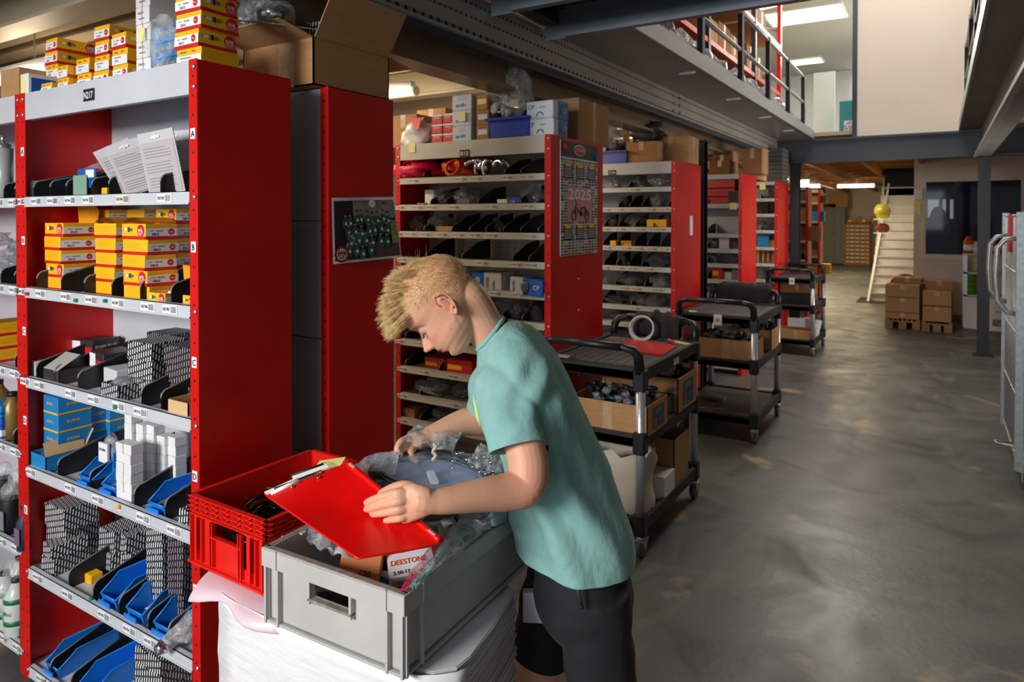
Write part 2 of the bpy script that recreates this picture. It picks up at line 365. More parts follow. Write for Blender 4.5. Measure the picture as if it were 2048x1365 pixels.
# mezzanine edge on the left: perforated web, soffit, lower beam
st = thing('mezzanine_edge', 'long perforated sheet steel mezzanine edge beam running down the aisle', 'beam', (-1.9, 3, 2.3)); struct(st)
MB().box(-1.915, -1.9, -1.2, 9.9, 2.5, 2.71).obj('web', WEBST, st)
MB().box(-1.9, -1.434, 3.4, 9.9, 2.70, 2.715).obj('soffit', mat('soffit_sheet', (150, 146, 140), 0.5, 0.3, var=0.1, vscale=2), st)
MB().box(-1.445, -1.43, 3.4, 9.9, 2.69, 2.80).box(-1.90, -1.86, -1.2, 9.9, 2.49, 2.50).obj('edge_strip', GALV, st)
MB().box(-1.93, -1.89, -1.2, 9.9, 2.455, 2.49, 0).obj('upper_lip', DARKST, st)
lb = MB().box(-2.12, -1.97, -1.2, 9.9, 2.34, 2.36).box(-2.06, -2.03, -1.2, 9.9, 2.36, 2.48).box(-2.12, -1.97, -1.2, 9.9, 2.48, 2.50); lb.obj('lower_flange_beam', mat('bronze_steel', (128, 108, 84), 0.38, 0.5, var=0.15, vscale=2), st)
MB().box(-1.86, -1.435, 3.4, 9.9, 2.73, 2.80).obj('deck_board', WOODJ, st)
ho = MB()
for zz, r, dy in ((2.525, 0.011, 0.055), (2.60, 0.006, 0.04), (2.665, 0.006, 0.04)):
    y = 1.0
    while y < 9.8:
        ho.cyl((-1.903, y, zz), (-1.897, y, zz), r, 8); y += dy
stuff(ho.obj('perforations', INK, st))
bo = MB()
for y in (5.6, 5.75, 9.7):
    for zz in (2.54, 2.6, 2.66): bo.cyl((-1.9, y, zz), (-1.885, y, zz), .014, 6)
for y in (4.9, 6.2, 7.5, 8.8): bo.box(-1.62, -1.5, y, y + .03, 2.685, 2.70)
bo.obj('bolts', STEEL, st)
# purlins under the near deck
for i, y in enumerate((3.39, 2.84, 2.29, 1.74, 1.2)):
    p = MB()
    p.box(-1.89, 1.6, y - .003, y, 2.64, 2.80).box(-1.75, 1.6, y - .045, y, 2.637, 2.64).box(-1.75, 1.6, y - .048, y - .045, 2.637, 2.66).box(-1.75, 1.6, y - .045, y, 2.797, 2.80)
    p.box(-1.75, 1.6, y - .002, y + .001, 2.70, 2.735, 0)
    struct(p.obj('ceiling_purlin', mat('purlin_steel', (128, 140, 152), 0.34, 0.5, var=0.1, vscale=2)))
kb = MB().box(-1.9, -1.80, 2.2, 3.38, 2.72, 2.78)
struct(kb.obj('ceiling_bracket', DARKST))
# cream purlins and sheeting ribs under the left mezzanine
y = 0.7
while y < 9.9:
    p = MB().box(-8.9, -2.13, y, y + .06, 2.56, 2.74).box(-8.9, -2.13, y - .03, y + .10, 2.545, 2.56)
    struct(p.obj('ceiling_purlin', mat('cream_purlin', (186, 174, 150), 0.5, 0.1, var=0.1, vscale=1.5))); y += 0.82
rb = MB()
y = 0.2
while y < 9.9: rb.box(-8.9, -2.13, y, y + .025, 2.715, 2.74); y += 0.205
struct(rb.obj('ceiling_ribs', mat('dark_rib', (90, 78, 60), 0.6)))
# rear timber joists
for x in (-4.6, -3.6, -2.8, -1.9, -1.1, -0.3):
    struct(MB().box(x, x + .07, 10.2, 17 if x > -1 else 27, 2.52, 2.66).obj('ceiling_joist', WOODJ))
y = 10.6
while y < 26: 
    struct(MB().box(-6, 0.0 if y < 17 else -0.95, y, y + .09, 2.66, 2.74).obj('ceiling_joist', WOODJ)); y += 1.1
# cross beam
cb = MB().box(-1.9, 3.5, 9.92, 9.94, 2.39, 2.68).box(-1.9, 3.5, 9.86, 10.02, 2.66, 2.69).box(-1.9, 3.5, 9.86, 10.02, 2.375, 2.395)
struct(cb.obj('ceiling_cross_beam', DARKST))
# right mezzanine edge
rm = thing('mezzanine_edge', 'right mezzanine edge with plated soffit above the roll cage', 'beam', (.2, 4, 2.3)); struct(rm)
MB().box(.18, .20, 1.0, 9.9, 2.69, 2.80).box(.33, .37, 1.0, 9.9, 2.36, 2.39).obj('edge_strip', GALV, rm)
for i in range(9): MB().box(.20, .40, 1.0 + i * .99, 1.985 + i * .99, 2.70, 2.712).obj('soffit_plate', mat('soffit_sheet', (150, 146, 140)), rm)
MB().box(.40, .42, 1.0, 9.9, 2.39, 2.70).box(.34, .5, 1.0, 9.9, 2.37, 2.39).obj('web', mat('soffit_sheet', (150, 146, 140)), rm)
def hcolumn(x, y, z1, lab):
    c = MB().box(x - .06, x + .06, y - .06, y - .052, 0, z1).box(x - .06, x + .06, y + .052, y + .06, 0, z1).box(x - .004, x + .004, y - .052, y + .052, 0, z1).box(x - .1, x + .1, y - .1, y + .1, 0, .015).box(x - .09, x + .09, y - .09, y + .09, z1 - .015, z1)
    o = c.obj('steel_column', mat('dark_column', (36, 39, 44), 0.4, 0.2)); tag(o, lab, 'column'); o['kind'] = 'structure'
hcolumn(-1.86, 6.2, 2.34, 'dark steel column between the racks beside second trolley')
hcolumn(-1.69, 10.06, 2.38, 'dark steel column at left end of the cross beam')
hcolumn(.44, 9.9, 2.38, 'dark steel column in front of the workshop window')

# railings
def railing(x, ys, lab, side):
    t = thing('railing', lab, 'railing', (x, ys[0], 2.72)); struct(t)
    for y in ys: MB().box(x - .02, x + .02, y - .03, y + .03, 2.72, 3.43).obj('post', mat('dark_column', (36, 39, 44)), t)
    for z in (3.40, 3.08): MB().cyl((x + .0, ys[0] - .6, z), (x + .0, ys[-1] + .1, z), .018, 8).obj('rail', GALV, t)
    MB().box(x - .03 * side - .004, x - .03 * side + .004, ys[0] - .6, ys[-1] + .1, 2.76, 2.86).obj('toe_board', GALV, t)
railing(-1.46, (4.9, 6.05, 7.15, 8.2, 9.2), 'steel railing along the left mezzanine edge', 1)
railing(.22, (4.1, 5.1, 6.1, 7.3, 8.5), 'steel railing along the right mezzanine edge', -1)
# pallet rack on the balcony
pr = thing('pallet_rack', 'red and dark pallet rack loaded with cartons behind the left railing', 'rack', (-2.2, 6.5, 2.8))
for y in (4.45, 6.3, 8.15, 9.6):
    for x in (-1.82, -2.6): MB().box(x - .025, x + .025, y - .03, y + .03, 2.8, 4.9).obj('upright', RED if y > 9 else DARKST, pr)
    b = MB()
    for k in range(3): b.tube([(-1.82, y, 2.9 + k * .6), (-2.6, y, 3.2 + k * .6)], .015, 6)
    b.obj('brace', STEEL, pr)
for a, c in ((4.49, 6.26), (6.34, 8.11), (8.19, 9.56)):
    for z in (3.24, 3.86, 4.5):
        for x in (-1.82, -2.6): MB().box(x - .02, x + .02, a, c, z - .0, z + .045).obj('beam', RED, pr)
        MB().box(-2.58, -1.84, a, c, z + .05, z + .065).obj('shelf_board', CARDI, pr)
n = 0
bl = ['lower', 'middle', 'upper']
for li, z in enumerate((2.805, 3.31, 3.93)):
    y = 4.55; nn_ = 0
    while y < 9.3:
        w = R.uniform(.32, .62); h = R.uniform(.26, .38)
        if y + w > 9.5: break
        if not any(abs((y + w / 2) - u) < w / 2 + .06 for u in (6.3, 8.15)):
            b = MB(); b.cbox(-2.5, -1.92, y, y + w, z, z + h, .004); b.box(-1.921, -1.9195, y + w / 2 - .025, y + w / 2 + .025, z, z + h, 1)
            tag(b.obj('carton', [CARD if n % 3 else CARDD, TAPE]), '%s brown carton from the near end, %s level of balcony rack' % (ORD[nn_], bl[li]), 'box'); n += 1; nn_ += 1
            y += w + .03
        else: y += .12
# grey wrapped goods between carton row and railing
for k, y in enumerate((4.7, 5.1, 5.5, 5.95, 6.7, 7.2, 7.8, 8.5, 9.0)):
    b = MB(); b.ell((-1.68, y, 2.92), (.11, .17, .13), 18, 12, 0, jit=.5, seed=k); b.ell((-1.68, y, 2.90), (.07, .12, .09), 10, 8, 1, jit=.4, seed=k + 9)
    tag(b.obj('plastic_bag', [FILMG, CARDD]), '%s lumpy film wrapped bundle from near end behind left balcony railing' % ORD[k], 'bag')
for k in range(6):
    y = 4.4 + k * .95; b = MB().cbox(.34, .7, y, y + .85, 2.80, 3.3 + .1 * (k % 2), .01)
    tag(b.obj('carton', CARDD), '%s brown carton from near end behind the right balcony railing' % ORD[k], 'box')

# lower workshop wall with window
wx0, wx1, wy = -0.37, 3.0, 13.1
wm = MB().box(wx0, -.2, wy, wy + .12, 0, 2.74).box(-.2, 1.05, wy, wy + .12, 0, 1.05).box(-.2, 1.05, wy, wy + .12, 2.22, 2.74).box(1.05, wx1, wy, wy + .12, 0, 2.74)
struct(wm.obj('wall_workshop', WALLM))
struct(MB().box(wx0, wx0 + .1, wy + .12, 16.4, 0, 2.74).obj('wall_workshop_side', WALLM))
struct(MB().box(wx0 - .0, -.2, wy - .015, wy, 0, .09).box(-.2, 3, wy - .015, wy, 0, .09).obj('baseboard_workshop', mat('grey_skirting', (140, 138, 132))))
w = thing('window_1', 'dark workshop window in the cream wall at right', 'window', (.4, wy, 1.05)); w['kind'] = 'structure'
f = MB().box(-.24, 1.09, wy - .03, wy + .02, 1.0, 1.05).box(-.24, 1.09, wy - .03, wy + .02, 2.22, 2.27).box(-.24, -.2, wy - .03, wy + .02, 1.05, 2.22).box(1.05, 1.09, wy - .03, wy + .02, 1.05, 2.22)
f.obj('window_frame', WALLM, w)
MB().box(-.28, 1.1, wy - .07, wy, .96, 1.0).obj('window_sill', WALLM, w)
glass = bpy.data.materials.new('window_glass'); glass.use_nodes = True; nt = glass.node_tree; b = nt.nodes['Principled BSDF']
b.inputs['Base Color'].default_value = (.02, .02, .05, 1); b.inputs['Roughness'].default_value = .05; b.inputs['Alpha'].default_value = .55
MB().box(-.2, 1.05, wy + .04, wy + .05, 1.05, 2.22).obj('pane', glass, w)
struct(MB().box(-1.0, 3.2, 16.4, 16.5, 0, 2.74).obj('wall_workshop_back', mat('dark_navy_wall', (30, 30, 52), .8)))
for px0, px1, py0, py1, nm in ((1856, 1877, 400, 434, 'left'), (1886, 1906, 400, 437, 'right')):
    a = aty(px0, py0, 16.38); c = aty(px1, py1, 16.38)
    ww = thing('back_window', 'small bright %s pane glimpsed through the dark workshop window' % nm, 'window', (a.x, 16.38, c.z)); ww['kind'] = 'structure'
    MB().box(a.x, c.x, 16.37, 16.39, c.z, a.z).obj('pane', emis('far_pane', (215, 225, 235), 1.1), ww)
    MB().box(a.x - .02, c.x + .02, 16.385, 16.4, c.z - .02, a.z + .02).obj('frame', OFFW, ww)
for k, px in enumerate((1896, 1912, 1945, 1990)):
    a = aty(px, 400, 14.6); b = MB().box(a.x - .03, a.x + .03, 14.55, 14.65, 0, 2.7)
    tag(b.obj('reflection_bar', mat('mauve_reflection', (88, 84, 128), .5)), '%s violet grey bar from left imitating a reflection in workshop window' % ORD[k], 'post')  # violet bars stand in for upright reflections in the window glass
wk = MB(); p = aty(1876, 450, 14.2); wk.ell((p.x, 14.2, .75), (.2, .2, .75), 12, 8); wk.ell((p.x, 14.2, 1.62), (.13, .13, .22), 12, 8)
tag(wk.obj('covered_machine', INK), 'black silhouetted machine standing inside the workshop', 'machine')
for k, (px, py) in enumerate(((2022, 366), (2022, 372))):
    p = aty(px, py, 13.06)
# small wall devices left of the window
sb = MB().cbox(-.36, -.24, wy - .06, wy, 1.93, 2.12, .01); tag(sb.obj('wall_box', WHITE), 'small white box on the wall corner left of the workshop window', 'device')
yn = MB().box(-.36, -.27, wy - .02, wy - .017, 1.68, 1.9); tag(yn.obj('paper_note', POST), 'pale yellow note hanging under the small white wall box', 'note')

# white staircase side, seen as stacked boards
sc = thing('staircase', 'white staircase with ribbed risers behind the stacked cartons', 'stairs', (-.9, 15.6, 0)); sc['kind'] = 'structure'
STW = mat('stair_white', (205, 205, 200), .6, var=.05)
for k in range(15):
    z0 = k * .175; y0 = 15.2 + k * .10
    MB().box(-1.17 + .01 * k, -.40, y0, y0 + .03, z0, z0 + .150).box(-1.17 + .01 * k, -.40, y0 - .03, y0 + .13, z0 + .150, z0 + .175).obj('step', STW, sc)
for side, x in (('l', -1.21),):
    MB().prism([(x, 15.05, 0), (x, 15.4, 0), (x + .3, 16.9, 2.62), (x + .3, 16.55, 2.62)], (.04, 0, 0)).obj('stringer', OFFW, sc)
hb = MB(); p = aty(1767, 432, 15.0)
hb.box(p.x - .16, p.x + .14, 14.85, 15.1, 1.60, 1.615); tag(hb.obj('wall_shelf', OFFW), 'small white shelf at the left edge of staircase', 'shelf')
hb = MB(); hb.ell((p.x - .02, 15.0, 1.615 + .13), (.14, .1, .15), 18, 12, 0, jit=.3, seed=4); tag(hb.obj('plastic_bag', mat('olive_bag', (150, 140, 40), .4, bump=.4, bscale=20)), 'yellow plastic bag on small shelf by the staircase', 'bag')
hb = MB(); hb.ell((p.x - .02, 15.0, 1.44), (.13, .09, .09), 14, 8, 0, jit=.4, seed=5); hb.box(p.x - .16, p.x + .14, 14.9, 15.1, 1.34, 1.352, 1); tag(hb.obj('cloth_bundle', [mat('red_cloth', (120, 50, 40), .8), OFFW]), 'dull red bundle under the small shelf by staircase', 'bundle')

# far room furniture
c = atz(1668, 530, 0); cy = 26.2
x0, x1 = SX(1646, cy), SX(1690, cy)
cab = thing('tall_cabinet', 'tall grey green metal cabinet against the far wall', 'cabinet', ((x0 + x1) / 2, cy, 0))
CABM = mat('olive_grey_metal', (96, 100, 88), .5)
MB().box(x0, x1, cy, cy + .5, .03, 2.0).obj('body', CABM, cab)
for a, b_, s in ((x0 + .01, (x0 + x1) / 2 - .004, 1), ((x0 + x1) / 2 + .004, x1 - .01, -1)):
    d = MB().cbox(a, b_, cy - .02, cy, .06, 1.98, .005).obj('door', CABM, cab)
    hx = b_ - .05 if s > 0 else a + .05; MB().box(hx - .01, hx + .01, cy - .04, cy - .02, 1.0, 1.15).obj('handle', BLACKP, d)
x0, x1 = SX(1689, cy), SX(1741, cy)
dc = thing('small_parts_cabinet', 'wooden small parts cabinet full of pale drawers at the far wall', 'cabinet', ((x0 + x1) / 2, cy, 0))
MB().box(x0, x1, cy + .02, cy + .4, 0, 1.48, 0).obj('body', WOODJ, dc)
fr = MB().box(x0, x0 + .06, cy - .04, cy + .02, 0, 1.48).box(x1 - .06, x1, cy - .04, cy + .02, 0, 1.48).box(x0, x1, cy - .04, cy + .02, 1.44, 1.48); fr.obj('frame', WOODJ, dc)
dm = MB().cbox(-.1, .1, -.03, .0, 0, .07, .006).mesh('drawer_m', mat('pale_drawer', (214, 194, 160), .5)); hm = MB().box(-.03, .03, -.045, -.03, .02, .04).mesh('knob_m', INK)
for r in range(10):
    for q in range(4):
        d = part('drawer', dm, dc, ((q - 1.5) * (x1 - x0 - .14) / 4, 0, .08 + r * .136)); part('knob', hm, d)
for k in range(6):
    b = MB(); x = x0 + .1 + k * .14; h = .08 + .06 * (k % 3); b.cbox(x, x + .12, cy, cy + .2, 1.482, 1.482 + h, .004)
    tag(b.obj('small_carton', YEL if k % 3 == 0 else CARD), '%s small carton from left topping the far drawer cabinet' % ORD[k], 'box')
for k, (x, w_, h) in enumerate(((SX(1655, cy), .5, .12), (SX(1675, cy), .6, .5))):
    b = MB(); b.cbox(x - w_ / 2, x + w_ / 2, cy + .1, cy + .4, 2.002, 2.002 + h, .01)
    tag(b.obj('carton', INK if k == 0 else CARD), ['flat black case on top of tall far cabinet', 'open brown carton on top of tall far cabinet'][k], 'box')
# ceiling fluorescent tubes
def tube_light(p, q, lab, s=9, r=.028, warm=(255, 232, 196)):
    p, q = Vector(p), Vector(q); mid = (p + q) / 2
    t = thing('fluorescent_light', lab, 'light', mid); d = (q - p).normalized()
    MB().cyl(p, q, r, 12).obj('tube', emis('tube_glow', warm, s), t)
    b = MB().tube([p + Vector((0, 0, .045)), q + Vector((0, 0, .045))], .032, 4); b.obj('housing', OFFW, t)
    e = MB().cyl(p - d * .03, p, r * 1.25, 12).cyl(q, q + d * .03, r * 1.25, 12); e.obj('end_cap', OFFW, t)
    if mid.z < 2.73:
        MB().cyl(p.lerp(q, .2) + Vector((0, 0, .05)), p.lerp(q, .2) + Vector((0, 0, 2.735 - mid.z)), .006, 6).cyl(p.lerp(q, .8) + Vector((0, 0, .05)), p.lerp(q, .8) + Vector((0, 0, 2.735 - mid.z)), .006, 6).obj('hanger', STEEL, t)
p = atd(826, 182, 4.7); tube_light((p.x - 1.3, p.y, p.z), (p.x, p.y, p.z), 'fluorescent tube lit beyond the open carton on the narrow rack')
p = atd(100, 138, 3.9); tube_light((p.x - .9, p.y, p.z), (p.x, p.y, p.z), 'fluorescent tube lit behind yellow boxes at top left')
for a, b_, y, dep, lb in ((1510, 1528, 341, 11, 'nearest tube right of the stacked cartons above the middle racks'), (1556, 1579, 360, 14.5, 'short ceiling tube left of the far dark column'), (1589, 1620, 364, 15.5, 'ceiling tube just right of the far dark column'), (1594, 1642, 372.5, 17.5, 'lower long ceiling tube beside the far column'), (1673, 1750, 372, 18.0, 'longest ceiling tube before the far drawer cabinet')):
    p = atd(a, y, dep); q = atd(b_, y, dep); tube_light((p.x, (p.y + q.y) / 2, p.z), (q.x, (p.y + q.y) / 2, p.z), lb, 8, .045)
# ------------------------------------------------------------------ shelving racks
bolt_m = MB().ell((0, 0, 0), (.0075, .004, .0075), 8, 4).mesh('bolt', STEEL)
def divider_mesh(d, hf, hb, t=.003):
    pts = [(0, .0, 0)]; r = .025
    for k in range(6):
        a = PI - k * PI / 10; pts.append((0, r + r * math.cos(a), hf - r + r * math.sin(a)))
    pts += [(0, d * .55, hf + (hb - hf) * .75), (0, d, hb), (0, d, 0)]
    b = MB().prism(pts, (t, 0, 0)); e = MB().tube([(t / 2, p[1], p[2]) for p in pts[1:8]], .0028, 6, 1); b._m(e, None, 0)
    return b.mesh('divider', [BLACKP, mat('worn_divider_edge', (132, 134, 136), .4)])
def tag_mesh(txt, w=.075, h=.024, paper=PAPER):
    b = MB().box(0, w, -.0012, 0, 0, h, 0)
    if txt: b.text(txt, (.004, -.0013, .008), (1, 0, 0), (0, 0, 1), .0125, 1, width=w * .45)
    x = w * .56
    while x < w * .93:
        t = R.choice((.0009, .0014, .0022)); b.box(x, x + t, -.0016, -.0011, .003, h - .003, 2); x += t + R.choice((.0009, .0014))
    return b.mesh('shelf_label', [paper, INK, GREYINK])
gen_tags = [tag_mesh('B12%s%d' % (a, k), .085, .022, PAPERW) for k, a in enumerate('ACE')]
def rack(lab, x0, x1, y0, y1, zs, codes=None, dbl=False, sign=None, signx=None, divs=None, lh=.037, beam=True, col_=GREYM, leftpanel=True, T=2.087, tags=None, rowletter=None, beamh=.093, holes=True, tagtext=None, post_left=True, bolts=True):
    t = thing('shelving_rack', lab, 'rack', ((x0 + x1) / 2, y0, 0))
    ym = (y0 + y1) / 2 if dbl else y1
    O = wloc(t)
    # end panels
    for k, (a, b_) in enumerate(((y0, ym), (ym, y1)) if dbl else ((y0, y1),)):
        for x in ((x1, x0 + .003) if leftpanel else (x1,)):
            MB().cbox(x - .003, x, a + .0005, b_ - .0005, .0, T, .001).obj('end_panel', RED, t)
    # posts with bolts and slots
    for x in ((x1 - .038, x0) if post_left else (x1 - .038,)):
        p = MB().box(x, x + .038, y0 - .002, y0, 0, T + .002)
        if holes:
            z = .08
            while z < T - .02:
                p.cyl((x + .019, y0 - .0023, z), (x + .019, y0 - .0015, z), .0042, 8, 1); z += .053
        po = p.obj('post', [RED, INK], t); po_ = wloc(po)
        if bolts:
            for z in [T - .02, T - .075] + [q + .02 for q in zs]: part('bolt', bolt_m, po, Vector((x + .026, y0 - .004, z)) - po_)
        if rowletter:
            for z, c in rowletter:
                q = MB().box(x + .008, x + .030, y0 - .0035, y0 - .0025, z, z + .03, 0).text(c, (x + .019, y0 - .0036, z + .006), (1, 0, 0), (0, 0, 1), .024, 1, center=True)
                q.obj('row_letter', [PAPER, INK], po)
    for x in (x1 - .03, x0): MB().box(x, x + .03, y1 - .002, y1, 0, T).obj('post', RED, t)
    MB().box(x0 + .003, x1 - .003, ym - .004, ym - .001, .02, T).obj('back_panel', GREYM if col_ is GREYM else col_, t)
    MB().box(x0 + .003, x1 - .003, y0, y1, T - .008, T - .002).obj('top_shelf', col_, t)
    if beam:
        b = MB().box(x0 + .038, x1 - .038, y0 - .001, y0 + .001, T - beamh, T).box(x0 + .038, x1 - .038, y0, y0 + .02, T - beamh - .001, T - beamh + .001)
        bo = b.obj('top_beam', col_, t)
        if sign:
            sx = signx; q = MB().box(sx - .032, sx + .032, y0 - .004, y0 - .0015, T - beamh + .028, T - beamh + .066, 0) if sign == 'N217' else MB().box(sx - .034, sx + .034, y0 - .004, y0 - .0015, T - beamh + .0, T - beamh + .04, 0)
            zz = T - beamh + (.036 if sign == 'N217' else .009)
            q.text(sign, (sx, y0 - .0042, zz), (1, 0, 0), (0, 0, 1), .030, 1, center=True, width=.054).obj('row_sign', [INK, WHITE], bo)
    for i, z in enumerate(zs):
        b = MB().box(x0 + .004, x1 - .004, y0 + .001, ym - .005, z + lh - .014, z + lh - .012)
        b.box(x0 + .036, x1 - .036, y0 - .004, y0 - .002, z, z + lh, 0).box(x0 + .036, x1 - .036, y0 - .007, y0 - .002, z, z + .005, 0).box(x0 + .036, x1 - .036, y0 - .004, y0 + .012, z + lh - .002, z + lh)
        so = b.obj('shelf', col_, t); S = wloc(so)
        if tags and i < len(tags):
            for k, tx in enumerate(tags[i]):
                me = tag_mesh(tagtext[i][k], .072, .024, PAPERW if (k == 5 and i == 0) else PAPER) if tagtext else gen_tags[k % 3]
                part('shelf_label', me, so, Vector((tx, y0 - .0045, z + .007)) - S)
        if divs and i < len(divs):
            me = DIVM if zs[0] - zs[1] > .2 else DIVS
            if dbl and not (zs[0] - zs[1] > .2): me = DIVS
            for dx in divs[i]: part('divider', me, so, Vector((dx, y0 + .012, z + lh - .012)) - S)
    return t
DIVM = divider_mesh(.295, .068, .115)
DIVS = divider_mesh(.29, .045, .12)
Y1 = 1.157
NZ = [1.686, 1.366, 1.047, .730, .366, .012]
XR, XL = -1.743, -2.782
px2 = lambda L: [SX(p, Y1 + .01) for p in L]
ndiv = [px2(l) for l in ((67, 100, 132, 183, 217, 320), (72, 120, 167, 221, 278, 340), (69, 105, 152, 279, 318), (110, 174, 263, 325), (130, 179, 231, 289, 330), (92, 133))]
ntag = [px2(l) for l in ((42, 73, 105, 140, 176, 243, 325), (42, 80, 130, 180, 233, 291, 334), (48, 76, 138, 183, 232, 275), (58, 136, 190, 279, 340), (70, 128, 200, 250, 292), (74, 92))]
rowc = 'ABCDEF'
ntxt = [['N217%s%d' % (rowc[i], k + 1) for k in range(len(l))] for i, l in enumerate(ntag)]
letters = [(aty(390, 278, Y1).z, 'A'), (aty(387, 505, Y1).z, 'B'), (aty(387, 735, Y1).z, 'C'), (aty(388, 962, Y1).z, 'D'), (aty(392, 1190, Y1).z, 'E')]
rack('tall red and grey shelving rack marked N217 filled with small boxes', XL, XR, Y1, 1.477, NZ, sign='N217', signx=SX(182, Y1), divs=ndiv, tags=ntag, tagtext=ntxt, rowletter=letters)
LZ = [aty(8, y, Y1).z for y in (416, 588, 752, 905, 1093, 1285)]
ldiv = [[-2.86, -2.95], [-2.87, -2.98], [-2.87], [-2.89], [-2.88], [-2.86, -2.9]]
rack('grey shelving rack with red post at the left picture edge', XL - 1.04, XL, Y1, 1.477, LZ, divs=ldiv, tags=[[-2.87, -2.98]] * 6, tagtext=[['N216A', 'N216A']] * 6)
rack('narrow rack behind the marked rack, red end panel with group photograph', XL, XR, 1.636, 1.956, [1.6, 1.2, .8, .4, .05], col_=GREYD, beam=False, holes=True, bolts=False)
# front face of that rack is its grey back sheet
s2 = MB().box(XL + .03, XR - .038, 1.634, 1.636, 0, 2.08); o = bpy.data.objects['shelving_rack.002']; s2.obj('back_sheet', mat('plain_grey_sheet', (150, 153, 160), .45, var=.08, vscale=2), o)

def zcol(px, ys, Y): return [aty(px, y, Y).z for y in ys]
Y5 = 3.188
BZ = [1.848, 1.689, 1.529, 1.373, 1.208, 1.048, .875, .709, .545, .393, .2, .03]
def bpx(l): return [SX(780 + c / 3.413, Y5 + .01) for c in l]
bdiv = [bpx(l) for l in ((228, 377, 780, 890), (275, 380, 600, 890), (230, 420, 540, 650, 770, 890, 1010), (240, 490, 835, 945), (60, 300), (480, 760, 900), (100, 300, 420, 600), (100, 330, 700), (200, 600), (200, 600), (), ())]
btag = [bpx(l) for l in ((140, 455, 560, 765, 900), (45, 165, 260, 410, 660, 905), (35, 120, 215, 330, 440, 550, 670, 920), (60, 600, 830, 930), (690, 845), (500, 900), (40, 200, 400), (60, 200, 400, 600), (60, 400), (60, 400), (), ())]
rack('red and cream double rack marked B12 with a calendar on its end', -2.822, -1.743, Y5, 3.842, BZ, dbl=True, sign='B12', signx=SX(930, Y5), divs=bdiv, tags=btag, lh=.038, col_=CREAM)
Y7 = 5.205
CZ = [1.851, 1.691, 1.533, 1.379, 1.216, 1.056, .90, .762, .6, .43, .26, .05]
def cpx(l): return [SX(1160 + c / 3.413, Y7 + .01) for c in l]
cdv = [cpx(l) for l in ((325, 330), (260, 335, 420, 600), (165, 260, 375, 500), (155, 250, 365, 460, 550), (160, 250, 330, 420), (240, 440), (150, 350), (250, 450), (200, 400), (200, 400), (), ())]
ctg = [cpx(l) for l in ((350,), (155, 240, 350, 460, 550), (150, 250, 385, 520), (160, 290, 375, 465, 550), (150, 240, 330, 445), (280, 360, 505), (350,), (300,), (300,), (300,), (), ())]
rack('red and grey double rack marked C14 behind the calendar rack', -2.8, -1.743, Y7, 5.855, CZ, dbl=True, sign='C14', signx=SX(1224, Y7), divs=cdv, tags=ctg, lh=.040, holes=False)
DZ = [1.747, 1.435, 1.274, 1.118, .951, .8, .6, .4, .05]
rack('red and grey rack just beyond the dark steel column', -2.8, -1.743, 7.309, 7.96, DZ, dbl=True, divs=[[-2.1]] * 5, tags=[[-2.2, -2.0], [-2.2], [-2.25, -2.05], [-2.2], [-2.2, -2.0]], lh=.045, holes=False, T=2.1, beamh=.05)
EZ = [1.85, 1.654, 1.445, 1.23, 1.021, .818, .6, .4, .05]
rack('red and grey rack behind the one with red cartons', -2.8, -1.743, 9.14, 9.87, EZ, dbl=True, divs=[[-1.95]] * 5, tags=[[-2.0]] * 6, lh=.04, holes=False, T=2.1, beamh=.04)
for k, (yy, lb) in enumerate(((11.5, 'nearer of two far racks beyond the dark column'), (12.75, 'farther of two far racks beyond the dark column'))):
    rack('red and cream rack, ' + lb, -2.7, -1.743, yy, yy + .36, [1.87, 1.55, 1.25, .95, .65, .35, .05], lh=.04, holes=False, T=2.12, beamh=.05, col_=CREAM, bolts=False)

# group photograph taped on the narrow rack's end
ph = thing('group_photograph', 'white bordered photograph of a team in green patterned shirts on red panel', 'photo', (-1.742, 1.80, 1.45))
A = [atx(663, 396, -1.740), atx(786, 394, -1.740), atx(795, 514, -1.740), atx(666, 529, -1.740)]
A[2].x = -1.72
def bil(u, v, A=A, dx=0): 
    p = (A[3] * (1 - u) + A[2] * u) * (1 - v) + (A[0] * (1 - u) + A[1] * u) * v; p = p.copy(); p.x += dx; return p
b = MB(); N = 8
b.add([bil(i / N, j / N, dx=.002 * math.sin(i)) for j in range(N + 1) for i in range(N + 1)], [(j * (N + 1) + i, j * (N + 1) + i + 1, (j + 1) * (N + 1) + i + 1, (j + 1) * (N + 1) + i) for j in range(N) for i in range(N)]); b.obj('paper', PAPER, ph)
def pq(b, u0, u1, v0, v1, mi, dx): b.quad(bil(u0, v0, dx=dx), bil(u1, v0, dx=dx), bil(u1, v1, dx=dx), bil(u0, v1, dx=dx), mi)
b = MB(); pm = [mat('photo_dark', (38, 30, 34), .3, var=.5, vscale=60), mat('photo_pale', (150, 140, 134), .3, var=.2, vscale=30), mat('photo_green', (38, 96, 84), .4, var=.6, vscale=160), mat('photo_face', (190, 130, 100), .4), mat('photo_floor', (80, 62, 56), .4, var=.3, vscale=30), WHITE, mat('photo_red', (150, 24, 36), .4), mat('photo_lime', (130, 150, 60), .4, var=.4, vscale=60)]
pq(b, .02, .97, .04, .95, 0, .004); pq(b, .3, .96, .66, .94, 1, .005); pq(b, .5, .97, .05, .28, 4, .005); pq(b, .87, .97, .25, .62, 7, .0052)
def blob(u, v, ru, rv, mi, dx):
    b.add([bil(u + ru * math.cos(k * PI / 6), v + rv * math.sin(k * PI / 6), dx=dx) for k in range(12)], [tuple(range(12))], mi)
